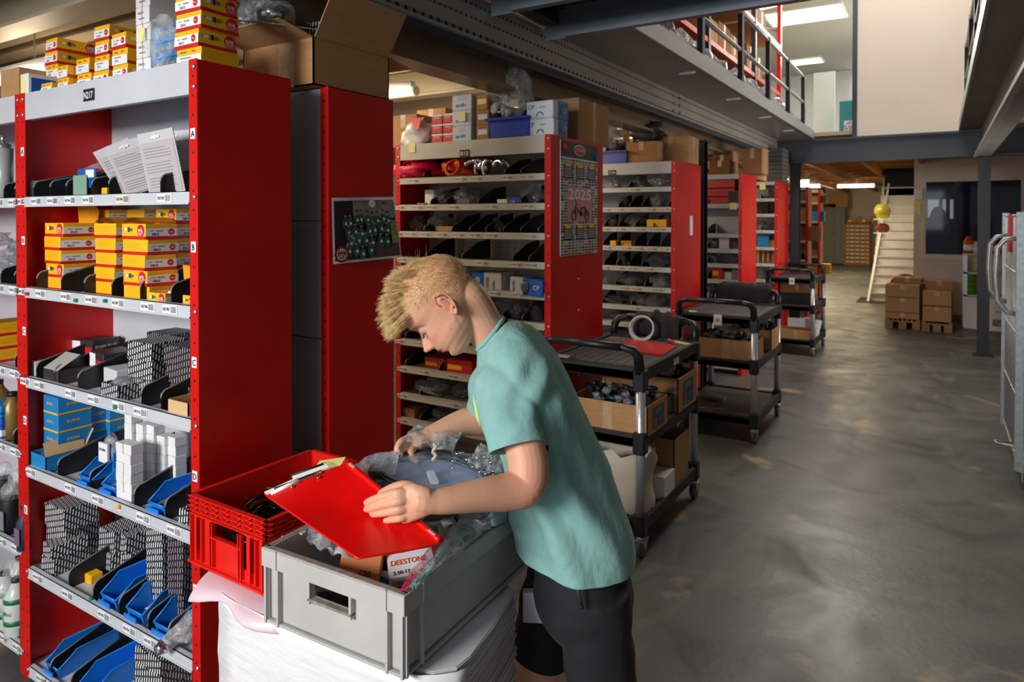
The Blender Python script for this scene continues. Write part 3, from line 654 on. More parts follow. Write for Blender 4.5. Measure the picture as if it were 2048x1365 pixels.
for row, (v0, n, u0, u1) in enumerate(((.66, 9, .16, .84), (.50, 7, .22, .80), (.34, 6, .25, .78), (.18, 4, .2, .52))):
    for k in range(n):
        u = u0 + (u1 - u0) * k / (n - 1) + R.uniform(-.015, .015); v = v0 + R.uniform(-.03, .04)
        blob(u, v - .04, .05, .09, 2, .0056 + .0002 * row); blob(u, v + .085, .018, .032, 3, .0060 + .0002 * row); blob(u, v + .105, .018, .018, 0, .0061 + .0002 * row)
        blob(u + .01, v - .04, .018, .025, 5, .0059 + .0002 * row)
blob(.6, .9, .055, .065, 5, .0075); blob(.80, .9, .02, .025, 6, .007); blob(.10, .14, .10, .13, 6, .0075); blob(.10, .14, .07, .09, 5, .0078); blob(.10, .14, .06, .075, 6, .008)
c = bil(.10, .14, dx=.0085); b.text("50's", (c.x, c.y, c.z - .012), (0, 1, 0), (0, 0, 1), .020, 5, center=True); c = bil(.10, .14, dx=.0085); b.text("BIER", (c.x, c.y, c.z + .008), (0, 1, 0), (0, 0, 1), .012, 5, center=True)
b.obj('print', pm, ph)

# calendar on the B12 end
cal = thing('wall_calendar', 'tall 2025 calendar with small pictures and moped on red rack end', 'calendar', (-1.742, 3.35, 1.3))
a0 = atx(1120, 283, -1.74); a1 = atx(1193, 292, -1.74); zb = atx(1125, 513, -1.74).z; zt = a0.z + .01; ya, yb = a0.y + .005, a1.y + .01
def cu(u): return ya + (yb - ya) * u
def cv(v): return zt + (zb - zt) * v
b = MB().box(-1.742, -1.739, ya, yb, zb, zt, 0); bx = lambda u0, u1, v0, v1, mi, x=-1.7385: b.box(-1.739, x, cu(u0), cu(u1), cv(v1), cv(v0), mi)
cols_ = [mat('cal_%d' % k, c, .4) for k, c in enumerate(((70, 110, 60), (120, 150, 190), (150, 60, 50), (40, 60, 90), (190, 190, 180), (90, 80, 60), (130, 140, 60)))]
cm = [PAPER, mat('cal_dark', (44, 42, 40), .4, var=.4, vscale=40), mat('cal_rose', (214, 150, 144), .4, var=.1, vscale=20), REDC, INK, WHITE, YEL] + cols_
bx(0, 1, 0, .14, 1); 
for r in range(34):
    for c_ in range(11):
        v = .15 + r * .025; u = c_ / 11
        if .50 < v + 0 < .77 - .1 and False: continue
        bx(u + .006, u + .083, v + .003, v + .022, 7 + R.randrange(7), -1.7383)
for v in (.2, .74):
    for k in range(3): bx(.08 + k * .32, .30 + k * .32, v, v + .125, 4, -1.7378); bx(.12 + k * .32, .27 + k * .32, v - .012, v + .022, 6, -1.7374)
    for k in range(3):
        for q in range(5): bx(.10 + k * .32, .28 + k * .32, v + .035 + q * .017, v + .040 + q * .017, 5, -1.7373)
bx(.17, .84, .395, .70, 2, -1.7378)
b.text('2025', (-1.7376, cu(.5), cv(.505)), (0, 1, 0), (0, 0, 1), .085, 5, center=True, width=(yb - ya) * .62)
for u in (.33, .68):
    cy_, cz_ = cu(u), cv(.645); b.tube([(-1.7365, cy_ + .026 * math.cos(k * PI / 9), cz_ + .03 * math.sin(k * PI / 9)) for k in range(18)], .0028, 5, 4, closed=True)
b.tube([(-1.7365, cu(.33), cv(.645)), (-1.7365, cu(.40), cv(.53)), (-1.7365, cu(.36), cv(.515))], .003, 5, 4); b.tube([(-1.7365, cu(.40), cv(.58)), (-1.7365, cu(.52), cv(.64)), (-1.7365, cu(.68), cv(.645)), (-1.7365, cu(.62), cv(.57)), (-1.7365, cu(.52), cv(.58)), (-1.7365, cu(.52), cv(.64))], .004, 5, 4)
b.ell((-1.737, cu(.53), cv(.63)), (.002, .02, .014), 10, 6, 4)
b.ell((-1.7385, cu(.5), cv(.065)), (.003, .075, .032), 20, 6, 5); b.ell((-1.7375, cu(.5), cv(.065)), (.003, .069, .028), 20, 6, 3)
b.text('PUCHSHOP', (-1.734, cu(.5), cv(.08)), (0, 1, 0), (0, 0, 1), .028, 5, center=True, width=.11)
b.obj('printed_sheet', cm, cal)
for (u, v, c_, nm) in ((.09, .05, REDC, 'red'), (.96, .1, BLUEB, 'blue')):
    m_ = MB().cyl((-1.739, cu(u), cv(v)), (-1.729, cu(u), cv(v)), .016, 16).cyl((-1.729, cu(u), cv(v)), (-1.727, cu(u), cv(v)), .012, 16)
    tag(m_.obj('round_magnet', c_), 'round %s magnet holding the tall calendar' % nm, 'magnet')
# rivets along the seam
rv = MB()
for z in (1.98, 1.30, 1.12, .93, .75): rv.ell((-1.742, 3.515, z), (.003, .006, .006), 8, 4)
rv.obj('bolt', WHITE, bpy.data.objects['shelving_rack.003'])
mg = MB().cyl((-1.743, 5.62, 1.60), (-1.739, 5.62, 1.60), .01, 6); mg.box(-1.743, -1.738, 5.55, 5.62, 1.50, 1.66, 0)
tag(mg.obj('label_plate', WHITE), 'small white plate on the red end of rack C14', 'plate')
# ------------------------------------------------------------------ props
PLM = [YEL, REDC, ORY, PAPER, INK, GREYINK, WHITE, STEEL]
def plug_art(b, org, u, w, s):
    """spark plug drawing + round emblem; org = left middle; s = height"""
    u = Vector(u); w = Vector(w); n = u.cross(w) * .0012; o = Vector(org) + n * .6
    def r(a, c, h, mi): b.quad(o + u * a - w * h, o + u * c - w * h, o + u * c + w * h, o + u * a + w * h, mi)
    r(0, .25 * s, .06 * s, 7); r(.25 * s, .8 * s, .12 * s, 6); r(.8 * s, 1.05 * s, .22 * s, 7); r(1.05 * s, 1.25 * s, .26 * s, 4); r(1.25 * s, 1.75 * s, .16 * s, 7)
def emblem(b, c, u, w, r, txt=True):
    u = Vector(u); w = Vector(w); n = u.cross(w); c = Vector(c) + n * .0009
    b.add([c + (u * math.cos(k * PI / 10) + w * math.sin(k * PI / 10)) * r for k in range(20)], [tuple(range(20))], 1)
    if txt:
        b.text('NGK', c - w * r * .12, u, w, r * .62, 6, center=True, width=r * 1.35)
        for k in range(7):
            a = PI * 1.12 + k * PI * .76 / 6; d = u * math.cos(a) + w * math.sin(a); e = u * -math.sin(a) + w * math.cos(a); t = r * .035; m = c + n * .0006
            b.quad(m + d * r * .35 - e * t, m + d * r * .92 - e * t, m + d * r * .92 + e * t, m + d * r * .35 + e * t, 6)
def face_art(b, kind, org, u, w, W, H, txt):
    """org lower left corner of the face"""
    u = Vector(u); w = Vector(w); n = u.cross(w); o = Vector(org)
    def r(a, c, e, f, mi, l=.0004): p = o + n * l; b.quad(p + u * a + w * e, p + u * c + w * e, p + u * c + w * f, p + u * a + w * f, mi)
    r(0, W, 0, H * .2, 1)
    if kind == 'label':
        r(0, W, H * .2, H * .72, 3); b.text(txt, o + u * W * .30 + w * H * .25, u, w, H * .22, 4, center=True); r(W * .12, W * .25, H * .52, H * .57, 5, .0006); r(W * .32, W * .55, H * .50, H * .58, 5, .0006)
        emblem(b, o + u * W * .80 + w * H * .48, u, w, H * .21, False); b.text('NGK', o + u * W * .80 + w * H * .43 + n * .0012, u, w, H * .11, 6, center=True)
    elif kind == 'label2':
        r(0, W, H * .0, H * .2, 6, .0005); r(0, W, H * .0, H * .60, 3); b.text(txt, o + u * W * .32 + w * H * .18, u, w, H * .2, 4, center=True); r(W * .15, W * .6, H * .42, H * .5, 5, .0006)
        b.text('NGK', o + u * W * .70 + w * H * .76, u, w, H * .16, 1, center=True); r(W * .15, W * .4, H * .76, H * .84, 7, .0006)
    elif kind == 'plug':
        plug_art(b, o + u * W * .06 + w * H * .62, u, w, H * .62 if W > H * 2 else H * .42); emblem(b, o + u * W * .80 + w * H * .56, u, w, min(H * .40, W * .17))
    elif kind == 'lines':
        for k in range(5): r(W * .1, W * .75, H * (.42 + k * .09), H * (.435 + k * .09), 2, .0006)
_pb = {}
def plugbox(w, d, h, front, right, txt, lid=None):
    key = (w, d, h, front, right, txt, lid)
    if key in _pb: return _pb[key]
    b = MB(); c = .0015
    if lid is None: b.cbox(0, w, 0, d, 0, h, c, 0)
    else:
        t = .0015
        b.box(0, w, 0, t, 0, h, 0).box(0, w, d - t, d, 0, h, 0).box(0, t, t, d - t, 0, h, 0).box(w - t, w, t, d - t, 0, h, 0).box(0, w, 0, d, 0, t, 0)
        b.box(t, w - t, t, d - t, h * .75, h * .78, 6)
        for k in range(3): b.cyl((w * (.25 + .25 * k), d * .5, h * .7), (w * (.25 + .25 * k), d * .5, h * .97), w * .09, 8, 6)
        if lid == 'back': b.prism([(0, d, h), (w, d, h), (w, d * 1.05, h + .045), (w * .9, d * .9, h + .075), (w * .1, d * .9, h + .075), (0, d * 1.05, h + .045)], (0, .0015, 0), 2)
        elif lid == 'bulge':
            for k in range(6):
                a0, a1 = k / 6, (k + 1) / 6; f = lambda a: h + .016 * math.sin(PI * a) + .004
                b.quad((w * a0, -.0, f(a0)), (w * a1, -.0, f(a1)), (w * a1, d, f(a1)), (w * a0, d, f(a0)), 2)
        elif lid == 'left': b.prism([(0, 0, h), (0, d, h), (w * .55, d * 1.1, h + .06), (w * .5, 0, h + .05)], (.0015, 0, .0015), 2)
    if front: face_art(b, front, (0, -.0006, 0), (1, 0, 0), (0, 0, 1), w, h, txt)
    if right: face_art(b, right, (w + .0006, 0, 0), (0, 1, 0), (0, 0, 1), d, h, txt)
    if lid is None: b.box(.001, w - .001, .001, d - .001, h - .001, h, 0)
    _pb[key] = b.mesh('plug_box', PLM); return _pb[key]
def put(me, name, loc, label, cat, rz=0, rx=0, group=None):
    o = bpy.data.objects.new(name, me); col.objects.link(o); o.location = loc; o.rotation_euler = (rx, 0, rz); return tag(o, label, cat, group)
def onshelf(px, Y, z): p = aty(px, 500, Y); return Vector((p.x, Y, z))
SH = [z + .025 for z in NZ]
TOP = 2.087
def pos(n, tot, base):
    if tot == 1: return 'single ' + base
    return (('lowest' if n == 0 else 'topmost' if n == tot - 1 else ORD[n] + ' from bottom') + ' ' + base)
def stack(px, Y, z, n, w, d, h, front, right, txt, where, lids=None, jit=.006, alt=None):
    for k in range(n):
        lid = lids if (lids and k == n - 1) else None
        f = alt[k][0] if alt else front; r = alt[k][1] if alt else right
        me = plugbox(w, d, h, f, r, txt, lid); p = onshelf(px, Y, z + k * (h + .0008))
        p.x += R.uniform(-jit, jit); p.y += R.uniform(0, jit)
        put(me, 'spark_plug_box', p, ('open ' if lid else '') + pos(k, n, 'yellow plug box in ' + where), 'box', R.uniform(-.05, .05))
# --- on top of the N217 rack
L_, P_ = 'label', 'plug'
stack(353, 1.19, TOP, 5, .115, .125, .050, L_, P_, 'B8HS', 'tall stack at right end atop marked rack', alt=[('label2', 'lines'), (L_, P_), (L_, P_), (L_, P_), (L_, P_)])
stack(191, 1.22, TOP, 4, .088, .12, .049, 'label2', P_, 'B7HS', 'middle stack left column atop marked rack', alt=[(L_, P_), ('label2', P_), (L_, P_), (L_, P_)])
stack(226, 1.20, TOP, 3, .088, .12, .049, 'label2', P_, 'B7HS', 'middle stack right column atop marked rack', alt=[(L_, P_), ('label2', 'lines'), (L_, P_)])
stack(154, 1.21, TOP, 2, .085, .12, .049, 'label2', 'lines', 'B7HS', 'low stack left of middle atop marked rack')
stack(116, 1.19, TOP, 2, .075, .12, .040, 'label2', 'lines', 'B6HS', 'low front stack at left atop marked rack')
stack(83, 1.19, TOP, 1, .075, .12, .036, 'label2', 'lines', 'B6HS', 'slumped row at left atop marked rack')
stack(93, 1.31, TOP, 5, .09, .15, .049, 'label2', 'lines', 'B8HS', 'back left stack atop marked rack', alt=[('label2', 'lines'), ('label2', 'lines'), ('label2', 'lines'), (L_, P_), (L_, P_)])
for k in range(5):
    b = MB(); b.cbox(0, .075, 0, .12, 0, .052, .002, 0); b.text('VERGO', (.03, -.0006, .03), (1, 0, 0), (0, 0, 1), .010, 1, center=True); b.box(.036, .039, -.001, .0, 0, .052, 2); b.box(.02, .05, -.001, 0, .014, .018, 1)
    p = onshelf(275, 1.20, TOP + k * .0525); p.x += R.uniform(-.003, .003)
    put(b.mesh('white_box', [WHITE, GREYINK, TAPE]), 'white_box', p, pos(k, 5, 'white box in banded stack atop marked rack'), 'box', R.uniform(-.03, .03))
b = MB().box(0, .034, -.0015, 0, 0, .042); put(b.mesh('sticky_note', POST), 'sticky_note', onshelf(281, 1.195, TOP + .10), 'pale yellow sticky note on the banded white boxes', 'note')
def label_box(w, d, h, mats, txt=None, side=None, stripe=None, tcol=1, strz=(0, .12), ts=.3):
    b = MB().cbox(0, w, 0, d, 0, h, .002, 0)
    if stripe: b.box(-.0005, w + .0005, -.0005, d, h * strz[0], h * strz[1], 2)
    if txt: b.text(txt, (w * .5, -.0008, h * .5), (1, 0, 0), (0, 0, 1), h * ts, tcol, center=True)
    if side or txt: b.text(side or txt, (w + .0008, d * .45, h * .5), (0, 1, 0), (0, 0, 1), h * ts, tcol, center=True)
    return b.mesh('box', mats)
bm_blue = label_box(.07, .09, .045, [BLUEC, YEL, YEL], 'BOSMA', ts=.28)
for k, (px, z) in enumerate(((312, 0), (330, 0), (312, .047), (331, .047), (313, .094), (330, .094))):
    put(bm_blue, 'blue_box', onshelf(px, 1.215 + .0 * k, TOP + z), 'small blue box in clear wrap, %s layer, %s one' % (['lowest', 'middle', 'top'][k // 2], ['left', 'right'][k % 2]), 'box', .05)
b = MB().ell((0, 0, .075), (.066, .05, .085), 22, 14, 0, jit=.35, seed=2); put(b.mesh('plastic_bag', FILM), 'plastic_bag', onshelf(331, 1.20, TOP), 'clear wrap around blue boxes beside tall yellow stack', 'bag')
b = MB().cbox(0, .15, 0, .12, 0, .13, .003, 0); put(b.mesh('carton', CARD), 'carton', onshelf(4, 1.22, TOP), 'brown carton at the far left atop the racks', 'box')
b = MB().cbox(0, .06, 0, .1, 0, .085, .002, 0).box(.0605, .061, .01, .09, .01, .07, 1).box(.005, .04, -.001, 0, .0, .075, 2); put(b.mesh('box', [WHITE, BLUEB, POST]), 'white_box', onshelf(44, 1.19, TOP), 'white and blue box with yellow note at left atop rack', 'box')

# --- shelf A
def blister(w, h, name='blister_card'):
    b = MB().cbox(0, w, 0, .004, 0, h, .001, 0); b.box(.006, w - .006, -.0015, 0, .006, h - .03, 1)
    for k in range(16):
        if k % 5 != 4: b.box(.016, w - .02 - R.uniform(0, .03), -.0022, -.0014, h - .05 - k * .009, h - .048 - k * .009, 2)
    b.cyl((w * .5, -.003, h - .018), (w * .5, 0, h - .018), .006, 10, 3); b.box(w * .5 - .018, w * .5 + .018, -.003, 0, h - .021, h - .015, 3); return b.mesh(name, [mat('clear_blister', (196, 198, 204), .2), mat('instruction_print', (184, 178, 178), .5), GREYINK, WHITE])
bl = blister(.15, .19)
o = put(bl, 'blister_card', onshelf(300, 1.20, SH[0] + .002), 'largest upright blister card with printed instructions on the top shelf', 'packet', .10); o.rotation_euler = (.15, -.10, .15)
o = put(bl, 'blister_card', onshelf(256, 1.19, SH[0] + .002), 'second tilted blister card on top shelf, in the middle', 'packet'); o.rotation_euler = (.3, -.30, .55); o.scale = (.8, 1, .86)
o = put(bl, 'blister_card', onshelf(243, 1.21, SH[0] + .002), 'most tilted blister card leaning left on the top shelf', 'packet'); o.rotation_euler = (.3, -.42, .6); o.scale = (.8, 1, .84)
o = put(bl, 'blister_card', onshelf(322, 1.27, SH[0] + .02), 'white topped blister card behind the largest blister card', 'packet'); o.rotation_euler = (.05, 0, .1)
for k, px in enumerate((228, 247)):
    put(label_box(.055, .10, .15, [BLUEC, YEL, YEL], 'BOSMA', ts=.12), 'blue_box', onshelf(px, 1.31, SH[0]), ['left', 'right'][k] + ' tall blue box behind blister cards on top shelf', 'box')
for k, (px, w_) in enumerate(((66, .11), (158, .12))):
    b = MB(); N = 6
    b.add([(w_ * i / N, .10 * j, .06 + .05 * j + .006 * math.sin(i * 1.7)) for j in (0, 1) for i in range(N + 1)], [(i, i + 1, N + 2 + i, N + 1 + i) for i in range(N)], 0)
    b.box(.0, w_, -.002, 0, .03, .066, 1); b.box(w_ * .45, w_ * .9, -.003, -.001, .035, .062, 2); b.box(0, w_, 0, .1, 0, .03, 1)
    put(b.mesh('packet', [FILMD, BLUEB, PAPER]), 'packet', onshelf(px, 1.24, SH[0] + .04), ['left', 'right'][k] + ' blue packet in clear sleeve on the top shelf', 'packet')
b = MB().cbox(0, .03, 0, .12, 0, .07, .001); put(b.mesh('b', WHITE), 'white_box', onshelf(57, 1.18, SH[0]), 'narrow white box beside the leftmost divider on top shelf', 'box')
b = MB().cbox(0, .085, 0, .004, 0, .078, .001); put(b.mesh('b', mat('sage_card', (128, 160, 138), .6)), 'green_card', onshelf(147, 1.175, SH[0]), 'sage green card standing between dividers on top shelf', 'card')
b = MB().cbox(0, .03, 0, .04, 0, .035, .003); put(b.mesh('b', YEL), 'yellow_box', onshelf(203, 1.19, SH[0]), 'tiny yellow box between dividers on the top shelf', 'box')

# --- shelf B : yellow boxes
hB = .047
stack(88, 1.20, SH[1], 5, .125, .115, hB, 'lines', L_, 'B6HS', 'left stack on yellow box shelf', lids='back', alt=[('lines', L_), (P_, L_), ('lines', L_), ('lines', L_), (P_, L_)])
stack(187, 1.20, SH[1], 5, .125, .105, hB, 'lines', L_, 'B7HS', 'middle stack on yellow box shelf', lids='bulge')
stack(243, 1.18, SH[1], 5, .132, .10, hB, 'lines', L_, 'B8HS', 'front right stack on yellow box shelf', lids='bulge', alt=[('lines', L_), (P_, L_), ('lines', L_), ('lines', L_), (P_, L_)])
stack(308, 1.30, SH[1], 6, .12, .12, hB, P_, L_, 'B8HS', 'back right stack on yellow box shelf')
stack(255, 1.345, SH[1], 6, .11, .12, hB, 'lines', L_, 'B6HS', 'back middle stack on yellow box shelf')
stack(180, 1.345, SH[1], 6, .12, .12, hB, 'lines', L_, 'B6HS', 'back left stack on yellow box shelf')
stack(292, 1.165, SH[1], 1, .09, .12, .035, P_, L_, 'B8HS', 'front bay right of centre divider', lids='back')
stack(362, 1.17, SH[1], 1, .05, .12, .035, P_, L_, 'B8HS', 'last bay by the post')
# --- shelf C
def spb(w=.12, d=.11, h=.055):
    b = MB().cbox(0, w, 0, d, 0, h, .002, 0); b.box(.004, w * .45, -.001, 0, .004, h - .004, 1); b.box(w * .5, w - .002, -.001, 0, .0, h * .55, 2)
    b.text('SPARK PLUG', (w + .0008, .01, h * .45), (0, 1, 0), (0, 0, 1), h * .26, 1, width=d * .8); b.text('BOUGIE', (w + .0008, .03, h * .2), (0, 1, 0), (0, 0, 1), h * .15, 3); return b.mesh('b', [mat('charcoal_card', (52, 50, 54), .4), PAPER, REDC, GREYINK])
sp = spb()
put(sp, 'spark_plug_carton', onshelf(140, 1.32, SH[2] + .062), 'black and red spark plug carton, back one with white lid raised', 'box', .15)
put(sp, 'spark_plug_carton', onshelf(177, 1.27, SH[2] + .05), 'black and red spark plug carton in middle of third shelf', 'box', -.12)
put(sp, 'spark_plug_carton', onshelf(140, 1.32, SH[2]), 'black red spark plug carton beneath the back one, third shelf', 'box', .15)
put(sp, 'spark_plug_carton', onshelf(177, 1.28, SH[2] - .0), 'black red spark plug carton beneath the middle one, third shelf', 'box', -.12)
o = put(sp, 'spark_plug_carton', onshelf(116, 1.26, SH[2] + .03), 'tilted black and red spark plug carton on third shelf', 'box', .5); o.rotation_euler = (0, .5, .4)
b = MB().prism([(0, 0, 0), (.12, 0, 0), (.135, .0, .07), (.02, .0, .065)], (0, .0015, 0)); o = put(b.mesh('b', mat('grey_card_inside', (170, 165, 162), .7)), 'box_lid', onshelf(138, 1.40, SH[2] + .118), 'raised grey card lid above the back spark plug carton', 'lid', .1)
b = MB().cbox(0, .10, 0, .12, 0, .05, .002, 0); b.prism([(0, 0, .05), (.10, 0, .05), (.13, .06, .1), (.03, .06, .1)], (0, .0015, 0), 1); put(b.mesh('b', [mat('charcoal_card', (50, 48, 52)), mat('grey_card_inside', (170, 165, 162))]), 'spark_plug_carton', onshelf(84, 1.17, SH[2]), 'open spark plug carton with grey flap in front bay', 'box', 0)
b = MB().cbox(0, .028, 0, .1, 0, .06, .002); put(b.mesh('b', WHITE), 'white_box', onshelf(60, 1.18, SH[2]), 'slim pale box by the left panel on third shelf', 'box')
b = MB().cbox(0, .10, 0, .14, 0, .07, .002); put(b.mesh('b', mat('pale_grey_card', (205, 205, 208), .6)), 'grey_box', onshelf(205, 1.24, SH[2]), 'plain pale grey box behind the open patterned box', 'box', -.1)
pbm = lambda w, d, h, m=None: MB().cbox(0, w, 0, d, 0, h, .002).mesh('b', m or PATB)
for k, (px, Y, z, w_, d_) in enumerate(((253, 1.23, 0, .13, .14), (253, 1.23, .06, .13, .14), (252, 1.225, .12, .13, .13), (292, 1.36, .0, .14, .11), (292, 1.36, .06, .14, .11), (292, 1.36, .12, .14, .11), (330, 1.26, .0, .14, .11), (330, 1.255, .06, .14, .12), (325, 1.25, .12, .15, .13))):
    put(pbm(w_, d_, .058, PATB if k < 3 else PATS), 'patterned_box', onshelf(px, Y, SH[2] + z), ['lowest', 'middle', 'topmost'][k % 3] + ' black white patterned box, ' + ['front', 'back', 'right'][k // 3] + ' pile of the third shelf', 'box', R.uniform(-.06, .06))
b = MB(); w_, d_, h_ = .105, .11, .05
b.box(0, w_, 0, .002, 0, h_, 0).box(0, w_, d_ - .002, d_, 0, h_, 0).box(0, .002, 0, d_, 0, h_, 0).box(w_ - .002, w_, 0, d_, 0, h_, 0).box(0, w_, 0, d_, 0, .002, 0)
b.prism([(0, d_, h_), (w_, d_, h_), (w_ * .98, d_ + .01, h_ + .065), (.0, d_ + .01, h_ + .065)], (0, .0015, 0), 1)
for k in range(4): b.ell((w_ * (.25 + .17 * k), d_ * .5, h_ * .8), (.02, .035, .022), 10, 7, 2, jit=.5, seed=k)
put(b.mesh('b', [PATB, WHITE, FILMG]), 'patterned_box', onshelf(199, 1.165, SH[2]), 'open patterned box with white lid at shelf edge', 'box', .0)
def open_tray(w, d, h, m, mi_=None, t=.003):
    b = MB().box(0, w, 0, t, 0, h).box(0, w, d - t, d, 0, h).box(0, t, 0, d, 0, h).box(w - t, w, 0, d, 0, h).box(0, w, 0, d, 0, t); return b
put(open_tray(.10, .14, .048, None).mesh('b', mat('pale_kraft', (214, 178, 130), .7)), 'cardboard_tray', onshelf(333, 1.165, SH[2]), 'pale cardboard tray in the last bay of third shelf', 'box')
# --- shelf D
bos = label_box(.105, .115, .062, [BLUEC, YEL, YEL], 'BOSMA', stripe=1, strz=(.0, .1), ts=.22)
bp = 0
for colx, (px, Y, n) in enumerate(((84, 1.21, 4), (137, 1.305, 4), (187, 1.38, 4))):
    for k in range(n):
        put(bos, 'blue_box', onshelf(px, Y, SH[3] + k * .0635), pos(k, n, 'large blue yellow box in %s stack of fourth shelf' % ['left', 'middle', 'back'][colx]), 'box', R.uniform(-.02, .02))
b = MB(); w_, d_, h_ = .115, .13, .058
b._m(open_tray(w_, d_, h_, None), None, 0); b.text('BOSMA', (w_ + .0006, d_ * .5, .03), (0, 1, 0), (0, 0, 1), .014, 1, center=True); b.box(0, w_, -.0006, 0, 0, .006, 1)
b.prism([(w_, 0, h_), (w_, d_, h_), (w_ - .02, d_, h_ + .05), (w_ - .02, 0, h_ + .045)], (.0015, 0, 0), 2); b.prism([(0, d_, h_), (w_, d_, h_), (w_, d_ + .03, h_ + .06), (0, d_ + .03, h_ + .06)], (0, .0015, 0), 2)
for k in range(4): b.ell((.03 + .02 * k, d_ * .4, .045), (.016, .04, .012), 8, 6, 3, jit=.5, seed=k)
put(b.mesh('b', [BLUEC, YEL, mat('pale_kraft', (214, 178, 130)), STEEL]), 'blue_box', onshelf(56, 1.165, SH[3]), 'open blue box with beige flaps at left of fourth shelf', 'box')
wb_ = MB().cbox(0, .040, 0, .04, 0, .030, .0012).mesh('b', [WHITE])
n = 0
for r in range(8):
    for c_ in range(5):
        for dp in (0, 1):
            if dp == 0 and (c_ > 1 or r > 5) : continue
            if r > 7 - (c_ + 1) // 2: continue
            if dp == 0 and c_ == 0 and r > 5: continue
            Y = 1.175 + .05 * 0 if dp == 0 else 1.245 + .012 * c_
            p = onshelf(228, 1.175, 0) if dp == 0 else onshelf(243, 1.24, 0)
            put(wb_, 'small_white_box', (p.x + c_ * .0412 + R.uniform(-.002, .002), Y + R.uniform(0, .003), SH[3] + r * .0308), 'small white box, %s layer up, %s column from left, %s part of pile' % (ORD[r], ORD[c_], ['front', 'rear'][dp]), 'box', R.uniform(-.05, .05)); n += 1
def bin_mesh(w, d, h, m=None, lip=.45):
    b = MB(); t = .002; hf = h * lip; x = w * .06
    def P(u, v, z): k = z / h; return (x * (1 - k) + u * (w - 2 * x * (1 - k)), d * .10 * (1 - k) + v * (d - d * .10 * (1 - k)), z)
    side = lambda u, s: b.prism([P(u, 0, 0), P(u, 1, 0), P(u, 1, h), P(u, .33, h), P(u, .22, h * .78), P(u, 0, hf)], (s * t, 0, 0))
    side(0, 1); side(1, -1); b.prism([P(0, 1, 0), P(1, 1, 0), P(1, 1, h), P(0, 1, h)], (0, -t, 0)); b.prism([P(0, 0, 0), P(1, 0, 0), P(1, 0, hf), P(0, 0, hf)], (0, t, 0)); b.prism([P(0, 0, 0), P(1, 0, 0), P(1, 1, 0), P(0, 1, 0)], (0, 0, t))
    b.tube([P(0, 0, hf), P(1, 0, hf)], .003, 6); b.tube([P(0, 0, hf), P(0, .22, h * .78), P(0, .33, h), P(0, 1, h), P(1, 1, h), P(1, .33, h), P(1, .22, h * .78), P(1, 0, hf)], .0028, 6)
    b.box(w * .15, w * .85, -.002, .002, hf * .35, hf * .75); 
    return b.mesh('storage_bin', m or BINB)
bn = bin_mesh(.088, .20, .075); bw = bin_mesh(.095, .22, .08)
def bin_(px, Y, z, lab, me=bn, fill=None):
    o = put(me, 'storage_bin', onshelf(px, Y, z), lab, 'bin')
    if fill:
        b = MB()
        for k in range(7): b.ell((R.uniform(.02, .065), R.uniform(.05, .16), .022), (.012, .03, .010), 8, 5, 0, jit=.6, seed=k)
        f = bpy.data.objects.new('contents', b.mesh('contents', fill)); col.objects.link(f); f.parent = o
for px, lb in ((147, 'left blue bin on the fourth shelf behind white packet'), (192, 'blue bin left of white box pile on fourth shelf'), (285, 'blue bin right of white box pile on fourth shelf')): bin_(px, 1.165, SH[3], lb, fill=STEEL)
b = MB().ell((.045, .03, .06), (.035, .02, .055), 14, 10, 0, jit=.3, seed=3); b.box(.015, .07, .005, .012, .02, .085, 1); b.text('BOSMA', (.042, .003, .06), (1, 0, 0), (0, 0, 1), .012, 2, center=True)
put(b.mesh('b', [FILMD, PAPER, INK]), 'plastic_bag', onshelf(186, 1.22, SH[3] + .05), 'clear packet with white label above blue bin, fourth shelf', 'bag')
put(label_box(.05, .08, .075, [BLUEC, YEL, YEL], 'BOSMA', ts=.15), 'blue_box', onshelf(207, 1.24, SH[3] + .03), 'small blue packet beside labelled clear packet, fourth shelf', 'box')
put(pbm(.05, .1, .05), 'patterned_box', onshelf(352, 1.17, SH[3]), 'patterned box in last bay of the fourth shelf', 'box')
# --- shelf E
k = 0
for (px, Y, z, w_, h_, m_) in ((86, 1.22, .0, .13, .07, PATB), (86, 1.22, .072, .13, .07, PATB), (84, 1.21, .144, .14, .08, PATB), (128, 1.36, .0, .13, .09, PATB), (128, 1.36, .092, .13, .09, PATB), (128, 1.36, .184, .13, .05, PATB), (76, 1.175, 0, .085, .06, PATB), (80, 1.178, .062, .075, .045, PATB), (190, 1.30, .0, .11, .07, PATB), (192, 1.30, .072, .10, .07, PATB), (222, 1.32, .0, .10, .07, PATB), (224, 1.33, .072, .09, .06, PATB)):
    put(pbm(w_, .12, h_, m_), 'patterned_box', onshelf(px, Y, SH[4] + z), ['lower left block, base', 'lower left block, centre', 'lower left block, crown', 'back block, base', 'back block, centre', 'back block, crown', 'front low pair, under', 'front low pair, upper', 'middle heap, lower left', 'middle heap, upper left', 'middle heap, lower right', 'middle heap, upper right'][k] + ', patterned box on fifth shelf', 'box', R.uniform(-.12, .12)); k += 1
for r in range(6):
    put(pbm(.095, .10, .042), 'patterned_box', onshelf(287, 1.26, SH[4] + r * .0425), pos(r, 6, 'patterned box in right tower of fifth shelf'), 'box', R.uniform(-.03, .03))
    put(pbm(.08, .10, .042, PATS), 'patterned_box', onshelf(330, 1.25, SH[4] + r * .0425), pos(r, 6, 'dark patterned box in rightmost tower of fifth shelf'), 'box', R.uniform(-.03, .03))
put(MB().cbox(0, .05, 0, .04, 0, .03, .002).mesh('b', YEL), 'yellow_box', onshelf(161, 1.22, SH[4] + .0), 'small yellow packet between patterned boxes on fifth shelf', 'box')
